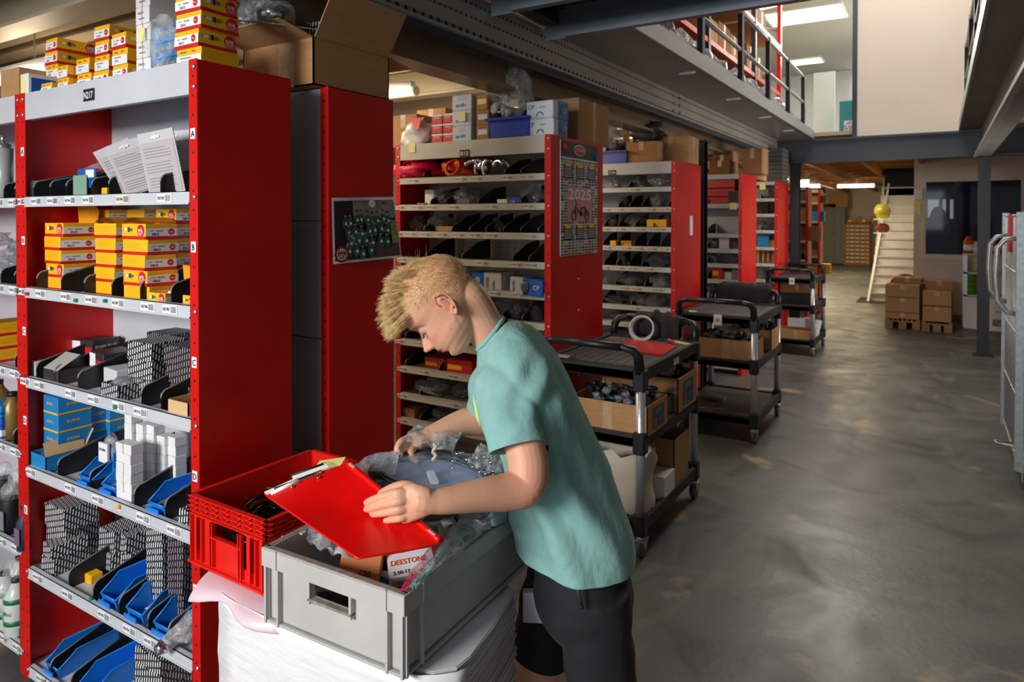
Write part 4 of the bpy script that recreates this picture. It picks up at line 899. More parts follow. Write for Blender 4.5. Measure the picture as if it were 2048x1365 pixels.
for px, lb in ((187, 'left of three blue bins on the fifth shelf'), (238, 'middle of three blue bins on the fifth shelf'), (293, 'right of three blue bins on the fifth shelf')): bin_(px, 1.165, SH[4], lb, bw, fill=STEEL if px == 238 else None)
b = MB(); b.tube([(0, .0, .02), (.03, .10, .05), (.05, .22, .09)], [.022, .028, .02], 14, 0); b.tube([(-.01, -.02, .015), (0, 0, .02)], [.012, .022], 14, 1); b.ell((.04, .1, .05), (.05, .11, .03), 14, 8, 0, jit=.6, seed=8)
b.tube([(.005, .02, .025), (.03, .10, .05), (.045, .18, .08)], [.008, .012, .01], 8, 2)
put(b.mesh('b', [FILM, CHROME, mat('dark_red_part', (110, 30, 45), .3)]), 'plastic_bag', onshelf(322, 1.13, SH[4] + .01), 'clear bag with shiny tube part hanging over fifth shelf edge', 'bag', .3)
# --- bottom shelf
for px, lb in ((75, 'blue bin at the left of the bottom shelf'), (140, 'blue bin in the middle of the bottom shelf')): bin_(px, 1.165, SH[5], lb, bw)
for r in range(5):
    put(pbm(.14, .14, .05), 'patterned_box', onshelf(262, 1.20, SH[5] + r * .051), pos(r, 5, 'patterned box in pile on bottom shelf'), 'box', R.uniform(-.05, .05))
put(MB().box(0, .09, 0, .07, 0, .002).mesh('b', POST), 'sticky_note', onshelf(330, 1.16, .34), 'yellow paper on patterned boxes at bottom right of rack', 'note') if False else None
# pins on lips
for px, py, c_, lb in ((55, 588, REDC, 'red pin on the yellow box shelf edge'), (152, 601, GRN, 'left green pin on the yellow box shelf edge'), (211, 602, GRN, 'right green pin on the yellow box shelf edge'), (231, 815, GRN, 'green pin on third shelf edge'), (238, 1014, YEL, 'yellow pin on fourth shelf edge'), (183, 1198, GRN, 'green pin on the fifth shelf edge')):
    p = aty(px, py, Y1 - .008); q = MB().cyl(p + Vector((0, .004, 0)), p + Vector((0, -.006, 0)), .006, 10); tag(q.obj('marker_pin', c_), lb, 'pin')

# --- left neighbouring bay
LS = [z + .025 for z in LZ]
def spx(px, Y, z): return onshelf(px, Y, z)
b = MB().cyl((0, 0, 0), (0, 0, .20), .033, 20, 0).tube([(0, 0, .20), (0, 0, .215), (0, 0, .225)], [.033, .024, .012], 20, 1).cyl((0, 0, .225), (0, 0, .25), .008, 10, 1); b.box(-.02, .02, -.0345, -.033, .02, .15, 2)
put(b.mesh('b', [mat('pale_tin', (190, 200, 198), .3, .3), STEEL, GREYINK]), 'spray_can', spx(8, 1.19, LS[0]), 'pale spray can on the top shelf at left picture edge', 'can')
b = MB()
for k in range(5): b.ell((R.uniform(-.1, .03), R.uniform(0, .1), .05 + .03 * k), (.08, .06, .03), 14, 8, 0, jit=.5, seed=k)
put(b.mesh('b', FILMG), 'plastic_bag', spx(2, 1.21, LS[1]), 'grey bag heap on second shelf at left picture edge', 'bag')
for k in range(3):
    put(plugbox(.13, .12, .05, 'plug', 'lines', 'B6HS'), 'spark_plug_box', spx(-38, 1.19, LS[2] + k * .051), pos(k, 3, 'yellow box in pile at left picture edge'), 'box')
put(label_box(.10, .12, .05, [mat('teal_white', (120, 150, 165), .4), WHITE, BLUEB], None, stripe=1, strz=(.3, .6)), 'blue_box', spx(-10, 1.17, LS[3] + .1), 'blue white packet pile at left picture edge', 'box') if False else None
for k in range(3): put(label_box(.12, .12, .045, [[WHITE, BLUEB, BLUEC][k], WHITE, BLUEB], None, stripe=1, strz=(.3, .5)), 'flat_box', spx(-30, 1.165, LS[3] + k * .046), ['lowest', 'middle', 'top'][k] + ' flat white blue packet on fourth shelf, left picture edge', 'box')
for k, px in enumerate((-8, 26)):
    b = MB().tube([(0, 0, 0), (0, 0, .14), (0, 0, .16), (0, 0, .175)], [.034, .034, .02, .016], 18, 0).cyl((0, 0, .175), (0, 0, .19), .017, 12, 1); b.tube([(.034, 0, .05), (.05, 0, .07), (.05, 0, .12), (.03, 0, .14)], .006, 8, 0)
    put(b.mesh('b', [mat('gold_canister', (142, 112, 58), .35, .2), BLACKP]), 'oil_bottle', spx(px, 1.20, LS[3] - .0 if False else LZ[4] + .22 - .0 if False else LS[3]), ['left', 'right'][k] + ' gold oil bottle behind packets at left picture edge', 'bottle') if False else None
b = MB(); b.tube([(0, 0, 0), (0, 0, .13), (0, 0, .15), (0, 0, .165)], [.036, .036, .02, .016], 18, 0).cyl((0, 0, .165), (0, 0, .18), .018, 12, 1)
goldm = b.mesh('b', [mat('gold_canister', (142, 112, 58), .35, .2), BLACKP])
put(goldm, 'oil_bottle', spx(22, 1.21, LS[3] + .0), 'gold oil bottle standing by the red post at left', 'bottle')
put(goldm, 'oil_bottle', spx(-6, 1.27, LS[3] + .0), 'gold oil bottle behind at the left picture edge', 'bottle')
b = MB().tube([(0, 0, 0), (0, 0, .12), (0, 0, .13)], [.033, .033, .028], 18, 0).tube([(0, 0, .13), (0, 0, .17), (0, 0, .19)], [.031, .031, .018], 18, 1); b.box(-.024, .024, -.0345, -.032, .02, .09, 2)
spm = b.mesh('b', [INK, FILM, GREYINK])
for k, (px, Y) in enumerate(((16, 1.20), (30, 1.27), (2, 1.28))): put(spm, 'spray_can', spx(px, Y, LS[4]), ['front', 'right', 'back'][k] + ' black can with clear cap on lower shelf, left edge', 'can')
b = MB().tube([(0, 0, 0), (0, 0, .10), (0, 0, .125), (0, 0, .15)], [.025, .025, .012, .011], 14, 0).cyl((0, 0, .15), (0, 0, .17), .013, 12, 0); b.box(-.018, .018, -.0265, -.024, .02, .08, 1)
put(b.mesh('b', [mat('dark_bottle', (60, 58, 72), .3), mat('mauve_label', (120, 100, 130), .5)]), 'small_bottle', spx(44, 1.165, LS[4] + .0), 'small dark bottle with mauve label beside the red post', 'bottle')
b = MB().tube([(0, 0, 0), (0, 0, .01), (0, 0, .15), (0, 0, .17), (0, 0, .2)], [.036, .04, .04, .026, .014], 18, 0).cyl((0, 0, .2), (0, 0, .215), .016, 12, 2)
for q in (.05, .13): b.cyl((0, 0, q), (0, 0, q + .018), .0408, 18, 1)
b.text('Original', (0, -.0415, .095), (1, 0, 0), (0, 0, 1), .020, 1, center=True)
om = b.mesh('b', [mat('milky_bottle', (205, 212, 208), .25), mat('bottle_green', (30, 120, 80), .4), mat('dark_cap', (40, 60, 60), .3)])
for k, (px, Y, dz) in enumerate(((26, 1.185, 0), (4, 1.185, 0), (34, 1.27, 0))): put(om, 'oil_bottle', spx(px, Y, LS[5] + dz), ['front right', 'front left', 'rear'][k] + ' white green labelled bottle on lowest shelf, left edge', 'bottle')
b = MB().ell((0, 0, .13), (.075, .05, .13), 18, 14, 0, jit=.25, seed=11); put(b.mesh('b', FILM), 'plastic_bag', spx(22, 1.20, LS[5]), 'clear film sleeve around the white green bottles', 'bag')
# ------------------------------------------------------------------ contents of the racks further down
_bag = {}
def bag_mesh(film_, fill, v):
    k = (film_.name, fill.name if fill else '', v)
    if k in _bag: return _bag[k]
    b = MB(); b.ell((0, 0, .5), (.5, .42, .5), 20, 14, 0, jit=.62, seed=v)
    rr = random.Random(v)
    if fill:
        for q in range(14): b.ell((rr.uniform(-.3, .3), rr.uniform(-.25, .2), rr.uniform(.12, .62)), (rr.uniform(.05, .13), rr.uniform(.05, .1), rr.uniform(.05, .13)), 8, 5, 1, jit=.8, seed=q)
    for q in range(3):
        x = rr.uniform(-.3, .3); b.prism([(x, -.1, .8), (x + .12, -.05, .85), (x + .2, 0, 1.05), (x - .05, 0, 1.0)], (0, .01, 0), 0)
    _bag[k] = b.mesh('plastic_bag', [film_, fill or film_]); return _bag[k]
def bag(px, Y, z, w, h, lab, film_=FILM, fill=STEEL, v=0, cat='bag', rz=0, name='plastic_bag', group=None):
    o = put(bag_mesh(film_, fill, v), name, onshelf(px, Y, z), lab, cat, rz, group=group); o.scale = (w, w * .9, h); return o
FR = [mat('brownish_parts', (140, 96, 80), .5, var=.4, vscale=30), mat('bluish_parts', (70, 96, 128), .4, var=.4, vscale=30), mat('dark_parts', (40, 42, 46), .4, var=.4), STEEL, mat('pink_rubber', (225, 10, 70), .35), mat('orange_rubber', (238, 84, 14), .35), mat('yellow_parts', (226, 196, 20), .4), mat('white_parts', (196, 200, 204), .5)]
def mbx(w, d, h, m=CARD, tape=True):
    b = MB().cbox(0, w, 0, d, 0, h, .003, 0)
    if tape: b.box(w * .5 - .02, w * .5 + .02, -.0006, d + .0006, h * .6, h + .0006, 1).box(w, w + .0006, d * .5 - .02, d * .5 + .02, 0, h, 1)
    return b.mesh('carton', [m, TAPE])
BS = [z + .026 for z in BZ]
def B(c): return 780 + c / 3.413      # crop column to picture column
# --- top of B12
put(mbx(.22, .30, .20), 'carton', onshelf(780, Y5 + .10, TOP), 'brown carton at left end atop calendar rack', 'box')
put(mbx(.24, .25, .27), 'carton', onshelf(834, Y5 + .35, TOP), 'brown carton behind the white and red bag atop calendar rack', 'box')
bag(837, Y5 + .12, TOP, .20, .17, 'white carrier bag with red corner atop calendar rack', mat('milky_plastic', (205, 200, 198), .4, bump=.3, bscale=30), None, 3)
b = MB().prism([(-.03, -.08, .16), (.08, -.09, .16), (.06, -.10, .08)], (0, .004, 0)); put(b.mesh('b', mat('orange_red', (225, 60, 24), .4)), 'bag_flap', onshelf(842, Y5 + .11, TOP), 'orange red triangle of plastic folded over white bag', 'bag')
rb_ = label_box(.076, .13, .056, [REDC, YEL, WHITE], 'STOP', stripe=1, strz=(.78, .96), ts=.3, tcol=2)
for c_ in range(2):
    for r in range(3): put(rb_, 'red_box', onshelf(864 + 22 * c_, Y5 + .03, TOP + r * .057), '%s red box of the %s column beside white bag' % (['lowest', 'middle', 'top'][r], ['left', 'right'][c_]), 'box')
ap = MB().cbox(0, .135, 0, .14, 0, .088, .003, 0); ap.text('apollo', (.06, -.0008, .02), (1, 0, 0), (0, 0, 1), .03, 1, center=True); ap.box(.04, .095, -.001, 0, .055, .08, 2); ap = ap.mesh('b', [mat('silver_white_card', (200, 206, 212), .35), BLUEC, mat('lilac_label', (190, 190, 220), .5)])
for r in range(3): put(ap, 'white_box', onshelf(905, Y5 + .02, TOP + r * .089), '%s silver white box with blue lettering, three high' % ['lowest', 'middle', 'top'][r], 'box', R.uniform(-.04, .04))
put(MB().box(0, .05, -.002, 0, 0, .055).mesh('n', POST), 'sticky_note', onshelf(917, Y5 + .0, TOP + .11), 'yellow note stuck on the silver white boxes', 'note')
for r in range(3): 
    b = MB().cbox(0, .08, 0, .12, 0, .085, .002, 0).box(.01, .07, -.001, 0, .03, .06, 1); put(b.mesh('b', [CARD, WHITE if r < 2 else POST]), 'small_carton', onshelf(953, Y5 + .03, TOP + r * .086), '%s small brown carton between white boxes and blue bin' % ['lowest', 'middle', 'top'][r], 'box', R.uniform(-.1, .1))
def big_bin(w, d, h, m):
    b = MB(); t = .004
    b.prism([(.01, 0, 0), (w - .01, 0, 0), (w, 0, h * .5), (0, 0, h * .5)], (0, t, 0)); b.box(-.012, w + .012, -.03, .0, h * .46, h * .52)
    for x in (0, w - t): b.prism([(x, 0, 0), (x, d, 0), (x, d, h), (x, d * .5, h), (x, d * .2, h * .52), (x, 0, h * .5)], (t, 0, 0))
    b.box(0, w, d - t, d, 0, h).box(0, w, 0, d, 0, t); b.box(-.008, .006, d * .5, d, h - .015, h).box(w - .006, w + .008, d * .5, d, h - .015, h).box(0, w, d - .006, d + .008, h - .015, h); return b.mesh('storage_bin', m)
put(big_bin(.26, .30, .21, BINN), 'storage_bin', onshelf(978, Y5 + .01, TOP), 'large royal blue bin atop the calendar rack', 'bin')
bag(1020, Y5 + .10, TOP + .11, .24, .30, 'bulging clear bag of small white parts in large blue bin', FILM, FR[7], 5)
b = MB()
for k in range(4): b.prism([(-.12 + .06 * k, 0, 0), (-.06 + .06 * k, .01, 0), (-.06 + .055 * k, .02, .2 - .03 * k), (-.12 + .05 * k, .01, .23 - .03 * k)], (0, .001, 0))
b = None
cpb = MB().cbox(0, .165, 0, .16, 0, .092, .003, 0); cpb.box(.1656, .167, .05, .16, 0, .092, 1).box(.166, .168, .0, .05, .01, .08, 0); cpb.text('CP', (.03, -.0008, .05), (1, 0, 0), (0, 0, 1), .032, 1, center=True); cpb.text('apollo', (.1, -.0008, .055), (1, 0, 0), (0, 0, 1), .014, 3, center=True); cpb.text('CP', (.1685, .12, .03), (0, 1, 0), (0, 0, 1), .04, 0, center=True)
cpb.tube([(.085 + .02 * math.cos(k * PI / 8), -.001, .012 + .02 * abs(math.sin(k * PI / 8))) for k in range(9)], .0035, 5, 1); cpb.ell((.168, .075, .045), (.003, .02, .03), 10, 6, 2)
cpb = cpb.mesh('b', [mat('pale_blue_white', (214, 222, 232), .4), BLUEC, mat('part_picture', (70, 90, 110), .4), GREYINK])
for r in range(2): put(cpb, 'white_box', onshelf(1053, Y5 + .02, TOP + r * .093), '%s white blue box at right end atop calendar rack' % ['lower', 'upper'][r], 'box', -.04 * r)
b = MB().tube([(0, 0, 0), (0, 0, .10)], [.024, .033], 20, 0, caps=False).tube([(0, 0, .10), (0, 0, .103)], [.035, .035], 20, 0, caps=False)
for z in (.035, .06, .085): b.tube([(0, 0, z), (0, 0, z + .004)], [.024 + z * .09 + .0006] * 2, 20, 1, caps=False)
b.cyl((0, 0, 0), (0, 0, .002), .024, 16, 0); put(b.mesh('b', [mat('red_cup', (214, 40, 36), .4), INK]), 'paper_cup', Vector((-1.79, Y5 + .16, TOP)), 'red paper cup with dark bands atop the calendar rack', 'cup')
put(mbx(.34, .42, .25), 'carton', (-2.10, Y5 + .36, TOP), 'large brown carton behind the red paper cup', 'box')
put(MB().box(0, .05, -.002, 0, 0, .055).mesh('n', POST), 'sticky_note', (SX(819, Y5) , Y5 - .004, 2.035), 'yellow note stuck on the cream beam of calendar rack', 'note')
# --- shelves of B12
bag(B(200), Y5 + .10, BS[0], .30, .125, 'bright pink coil in clear bag on the top shelf', FR[4], None, 7); bag(B(290), Y5 + .16, BS[0], .2, .11, 'smaller pink coil bag behind the divider on top shelf', FR[4], None, 8)
def coil(px, Y, z, r, n, m, lab, tilt=1.2, rt=.006, name='cable_coil', cat='coil'):
    b = MB()
    for k in range(n): b.tube([(r * (1 - .05 * k) * math.cos(a * PI / 12), r * (1 - .05 * k) * math.sin(a * PI / 12), .006 * k) for a in range(24)], rt, 6, 0, closed=True)
    o = put(b.mesh('coil', m), name, onshelf(px, Y, z), lab, cat); o.rotation_euler = (tilt, 0, 0); return o
coil(B(130), Y5 + .03, BS[0] + .065, .06, 4, FR[4], 'pink hose ring at the left front of the top shelf')
bag(B(480), Y5 + .12, BS[0], .22, .135, 'bright orange coil in clear bag on the top shelf', FR[5], None, 9); coil(B(440), Y5 + .03, BS[0] + .06, .055, 4, FR[5], 'orange hose ring in front of the orange bag')
for k, (c_, dy, r_, a) in enumerate(((560, .02, .045, .3), (600, .03, .05, -.2), (670, .05, .05, .8), (700, .04, .06, 2.0), (740, .03, .04, .5), (640, .09, .05, 1.4), (760, .10, .05, .1))):
    b = MB(); b.tube([(r_ * math.cos(t * .3 + a), 0, r_ * math.sin(t * .3 + a) + .05) for t in range(9)], [.013] * 9, 12, 0); put(b.mesh('pipe', CHROME), 'chrome_pipe', onshelf(B(c_), Y5 + dy, BS[0]), 'bent chrome pipe on top shelf of calendar rack, %s in the jumble' % ['leftmost', 'second from left', 'third from left', 'fourth from left', 'fifth from left', 'rear low', 'rear right'][k], 'pipe', R.uniform(-.5, .5))
def where(i, rk): return '%s shelf of %s' % (ORD[i], rk)
def fillbags(rk, cfun, Y, S, table):
    for i, row in table:
        for n_, it in enumerate(row):
            c0, c1, h, kind = it[:4]; w = abs(SX(cfun(c1), Y) - SX(cfun(c0), Y)); pxm = cfun((c0 + c1) / 2)
            w0 = ORD[n_] + ' from left, '
            if kind[0] == 'b':
                fm = {'g': FILMG, 'c': FILM, 'd': FILMD, 'w': FILMD, 'k': FILMG}[kind[1]]; fl = FR[int(kind[2])]
                nm = {'g': 'grey film', 'c': 'clear', 'd': 'milky', 'w': 'milky', 'k': 'dark grey'}[kind[1]]; cn = ['brownish', 'bluish', 'dark', 'metal', 'pink', 'orange', 'yellow', 'white'][int(kind[2])]
                bag(pxm, Y + .12, S[i], w, h, '%s%s bag of %s parts, %s' % (w0, nm, cn, where(i, rk)), fm, fl, (n_ * 3 + i * 5) % 11)
            else:
                m = {'w': WHITE, 'u': BLUEB, 's': BLUEC, 'k': CARD, 'r': REDC, 'y': YEL, 'n': BLACKP, 'e': mat('grey_card', (130, 130, 130), .6)}[kind[1]]; cn = {'w': 'white', 'u': 'blue', 's': 'sky blue', 'k': 'brown', 'r': 'red', 'y': 'yellow', 'n': 'black', 'e': 'grey'}[kind[1]]
                p = onshelf(cfun(c0), Y + .03 + .03 * (n_ % 2), S[i]); b = MB().cbox(0, w, 0, .14, 0, h, .002, 0)
                if kind[1] in 'ru': b.box(.01, w * .6, -.001, 0, h * .3, h * .6, 1)
                put(b.mesh('b', [m, WHITE if kind[1] != 'r' else YEL]), 'small_box', p, '%s%s box, %s' % (w0, cn, where(i, rk)), 'box')
fillbags('calendar rack', B, Y5, BS, (
    (1, ((185, 235, .02, 'xk'), (238, 300, .10, 'xw'), (290, 430, .12, 'bc1'), (440, 620, .12, 'bd0'), (730, 800, .035, 'xw'), (795, 890, .045, 'xu'), (905, 1050, .12, 'bd3'))),
    (2, ((130, 235, .10, 'bg0'), (270, 420, .12, 'bd1'), (325, 425, .04, 'xk'), (690, 770, .09, 'bg7'))),
    (5, ((640, 780, .085, 'bc3'), (780, 950, .12, 'bg3'), (930, 1040, .08, 'bk2'))),
    (6, ((60, 200, .09, 'bk2'), (880, 1030, .08, 'bk1'))),
    (7, ((40, 150, .10, 'bk1'), (235, 380, .07, 'xr'), (385, 560, .085, 'xr'), (565, 700, .08, 'xr'))),
    (8, ((200, 420, .09, 'bd3'), (430, 560, .1, 'bg3'))),
    (9, ((85, 165, .06, 'xk'), (300, 500, .10, 'bg0'), (520, 640, .08, 'bc0'))),
    (10, ((150, 300, .08, 'bg2'),))))
b = MB().cbox(0, .20, 0, .13, 0, .115, .003, 0); b.box(.088, .202, -.001, .131, -.0005, .1155, 1); b.text('apollo', (.16, -.0018, .035), (0, 0, 1), (-1, 0, 0), .03, 0, center=True); b.box(.1, .12, -.002, 0, .03, .09, 3); b.ell((.044, -.001, .06), (.022, .003, .028), 12, 8, 2)
p = onshelf(943, Y5 + .02, BS[4] - .01); put(b.mesh('b', [BLUEB, mat('off_white_card', (205, 198, 190), .5), mat('pale_print', (150, 170, 205), .5), GREYINK]), 'carburettor_box', p, 'blue and white box standing behind the head, fifth shelf', 'box')
b = MB().cbox(0, .215, 0, .12, 0, .09, .003, 0); b.box(-.001, .085, -.001, .121, -.0005, .0905, 1); b.text('apollo', (.03, -.0018, .045), (0, 0, 1), (-1, 0, 0), .024, 0, center=True); b.ell((.105, -.001, .045), (.03, .004, .03), 12, 8, 2, jit=.6); b.text('CP', (.175, -.0012, .035), (1, 0, 0), (0, 0, 1), .035, 1, center=True)
o = put(b.mesh('b', [BLUEB, mat('off_white_card', (205, 198, 190), .5), mat('part_picture', (70, 90, 110), .4)]), 'carburettor_box', onshelf(1020, Y5 + .0, BS[4] + .0), 'blue and white box lying at right end of fifth shelf', 'box', -.12); o.rotation_euler = (0, .05, -.1)
# perforations in the grey back of shelf four
b = MB()
for r in range(3):
    for c_ in range(12): b.cyl((-2.55 + c_ * .055, 3.5085, BS[3] + .035 + r * .03), (-2.55 + c_ * .055, 3.507, BS[3] + .035 + r * .03), .004, 6)
stuff(b.obj('perforations', INK, bpy.data.objects['shelving_rack.003']))
# --- C14
CS = [z + .028 for z in CZ]
def Cc(c): return 1160 + c / 3.413
fillbags('rack marked C14', Cc, Y7, CS, (
    (0, ((155, 300, .13, 'bc3'), (330, 470, .11, 'bg3'), (460, 620, .14, 'bc3'))),
    (1, ((265, 330, .1, 'bg0'), (480, 560, .15, 'bc7'))),
    (2, ((155, 250, .11, 'bg6'), (300, 440, .11, 'bk6'), (455, 590, .07, 'xy'), (560, 625, .11, 'bg0'))),
    (3, ((205, 245, .05, 'xy'), (275, 350, .05, 'xy'))),
    (4, ((250, 330, .08, 'bk3'), (440, 620, .11, 'bg1'))),
    (5, ((155, 210, .07, 'bc3'), (250, 440, .10, 'bk3'), (470, 620, .11, 'bw7'))),
    (6, ((155, 340, .07, 'bg2'), (350, 470, .09, 'bw7'), (450, 580, .1, 'bd0'))),
    (7, ((200, 420, .08, 'bk2'), (440, 600, .08, 'bg3'))),
    (8, ((160, 400, .09, 'bk2'),))))
put(big_bin(.22, .30, .20, BINN), 'storage_bin', onshelf(1203, Y7 + .02, TOP), 'royal blue bin at the left atop rack C14', 'bin')
put(mbx(.26, .2, .17), 'carton', onshelf(1252, Y7 + .04, TOP), 'smaller brown carton atop rack C14', 'box'); put(mbx(.30, .28, .22), 'carton', onshelf(1305, Y7 + .24, TOP), 'larger brown carton at right end atop rack C14', 'box')
bag(1292, Y7 + .22, TOP + .17, .30, .17, 'crumpled black sheeting on the smaller carton atop C14', mat('crumpled_black_plastic', (58, 56, 58), .35, bump=.6, bscale=14), FR[2], 6)
bag(1222, Y7 + .2, TOP + .08, .2, .26, 'grey clear bag leaning in the bin atop rack C14', FILMG, FR[0], 8)
b = MB().prism([(0, 0, 0), (.1, 0, 0), (.09, 0, .3), (.05, 0, .34)], (0, .01, 0)); put(b.mesh('b', CARDI), 'cardboard_sheet', onshelf(1238, Y7 + .35, TOP), 'upright cardboard flap behind the blue bin atop C14', 'card')
# --- D rack
DS = [z + .03 for z in DZ]
for r in range(3): put(label_box(.30, .2, .085, [REDC, WHITE, INK], 'PARTS' if 0 else None, stripe=2, strz=(.0, .08)), 'red_carton', onshelf(1412, 7.34, DS[0] + r * .09), '%s large red carton on upper shelf beyond the column' % ['lowest', 'middle', 'top'][r], 'box')
fillbags('rack beyond the column', lambda c: c, 7.309, DS, ((0, ((1456, 1478, .15, 'xn'),)), (2, ((1414, 1432, .14, 'bd3'), (1438, 1458, .13, 'xw'), (1460, 1477, .14, 'bk5'))), (3, ((1414, 1436, .13, 'bg7'), (1460, 1478, .1, 'bg0'))), (4, ((1424, 1446, .16, 'xr'), (1442, 1464, .09, 'xw'), (1464, 1478, .12, 'xe'))), (5, ((1414, 1440, .12, 'bk2'),))))
for k, (px, w_, h_, Y) in enumerate(((1418, .22, .16, 7.5), (1425, .2, .28, 7.65), (1484, .20, .27, 7.42))): put(mbx(w_, .3, h_, CARDD), 'carton', onshelf(px, Y, 2.1), ['front small', 'back', 'tall tape wrapped'][k] + ' brown carton atop rack beyond the column', 'box')
put(MB().box(0, .07, -.002, 0, 0, .07).mesh('n', POST), 'sticky_note', (SX(1459, 7.3), 7.3, 1.73), 'yellow note on the second shelf edge beyond the column', 'note')
put(MB().box(0, .07, -.002, 0, 0, .08).mesh('n', POST), 'sticky_note', (SX(1519, 9.13), 9.13, 2.0), 'yellow note on the top edge of the rack farther back', 'note')
# --- E rack
ES = [z + .028 for z in EZ]
fillbags('rack behind that', lambda c: c, 9.14, ES, ((0, ((1515, 1545, .18, 'bg7'),)), (1, ((1515, 1535, .16, 'xn'), (1535, 1548, .2, 'bk0'))), (2, ((1515, 1535, .12, 'bg3'),)), (3, ((1515, 1538, .16, 'xs'), (1538, 1548, .1, 'xy'))), (4, tuple((1514 + k * 5, 1518 + k * 5, .2, 'xk') for k in range(7))), (5, ((1515, 1532, .2, 'bc3'), (1534, 1548, .15, 'bk5')))))
b = MB()
for k in range(8): b.cbox(0, .20, 0, .4, .002 + k * .055, .002 + k * .055 + .05, .004)
put(b.mesh('b', mat('grey_felt', (92, 92, 92), .9)), 'folded_blankets', onshelf(1532, 9.3, 2.1), 'pile of dark grey folded sheets atop the farther rack', 'pile')
for k, yy in enumerate((11.5, 12.75)):
    for r, z in enumerate((1.87, 1.55, 1.25, .95, .65)):
        w_ = .30 + .08 * ((r + k) % 3); put(mbx(w_, .2, .12 + .05 * (r % 3), [CARD, YEL, CARDD, BLUEC, CARD][(r + 2 * k) % 5], False), 'small_box', (-2.05 - .1 * (r % 2), yy + .05, z + .027), '%s shelf box in the %s far rack' % (ORD[r], ['nearer', 'farther'][k]), 'box')
        put(mbx(.14, .2, .10 + .06 * ((r + 1) % 3), [WHITE, CARD, YEL, CARD, CARDD][(r + k) % 5], False), 'small_box', (-2.25, yy + .05, z + .027), '%s shelf left box in the %s far rack' % (ORD[r], ['nearer', 'farther'][k]), 'box')

# ------------------------------------------------------------------ open carton on the narrow rack
oc = thing('open_carton', 'large open carton with raised flaps on top of the narrow rack', 'box', (-1.95, 1.80, 2.088))
ex0 = atx(626, 100, -1.76); X1c = -1.76; ya = atx(627, 150, X1c).y; yb = atx(778, 150, X1c).y; zt = atx(627, 72, X1c).z
W_ = .36; x0c = X1c - W_; t = .005; z0 = 2.089
b = MB().box(x0c, X1c, ya, ya + t, z0, zt).box(x0c, X1c, yb - t, yb, z0, zt).box(x0c, x0c + t, ya, yb, z0, zt).box(X1c - t, X1c, ya, yb, z0, zt).box(x0c, X1c, ya, yb, z0, z0 + t)
b.box(x0c + W_ * .52, x0c + W_ * .74, ya - .0008, ya, z0, zt - .01, 1); b.obj('body', [CARD, TAPE], oc)
def flap(p, q, d, nm='flap'):
    p, q, d = Vector(p), Vector(q), Vector(d); n = (q - p).cross(d).normalized() * .004; i = (q - p) * .01
    MB().prism([p + i, q - i, q - i + d, p + i + d], n).obj(nm, CARD, oc, fix=True)
flap((X1c, ya, zt), (X1c, yb, zt), (.07, .02, .155)); flap((x0c, ya, zt), (X1c, ya, zt), (-.02, -.12, .035)); flap((x0c, yb, zt), (X1c, yb, zt), (0, .13, -.02)); flap((x0c, ya, zt), (x0c, yb, zt), (-.12, 0, .06))
b = MB(); bx0 = atd(540, 46, 2.2)
b2 = thing('blister_pack', 'clear moulded pack with dark chrome part lying on the open carton', 'packet', (-1.95, 1.7, zt + .01))
b.prism([(-2.06, 1.42, zt + .07), (-1.80, 1.46, zt + .015), (-1.78, 1.62, zt + .03), (-2.03, 1.60, zt + .085)], (0, 0, .004)); b.obj('tray', mat('pack_tray', (190, 200, 205), .2, .3), b2, fix=True)
b = MB().tube([(-2.03, 1.50, zt + .10), (-1.83, 1.53, zt + .06)], [.05, .05], 20, 0); b.obj('dome', FILM, b2)
b = MB().tube([(-2.02, 1.50, zt + .098), (-1.87, 1.52, zt + .07), (-1.83, 1.53, zt + .06)], [.038, .04, .02], 16, 0)
for k in range(4): b.tube([(-2.01 + .035 * k, 1.50 + .004 * k, zt + .097 - .007 * k), (-2.0 + .035 * k, 1.502 + .004 * k, zt + .095 - .007 * k)], [.0425, .0425], 16, 1)
b.obj('chrome_part', [CHROME, INK], b2)
b = MB().cbox(-.1, .1, -.07, .07, 0, .16, .003); o = put(b.mesh('b', PATB), 'patterned_box', (X1c - .16, 1.85, zt - .04), 'black white patterned box standing up inside open carton', 'box', .3)

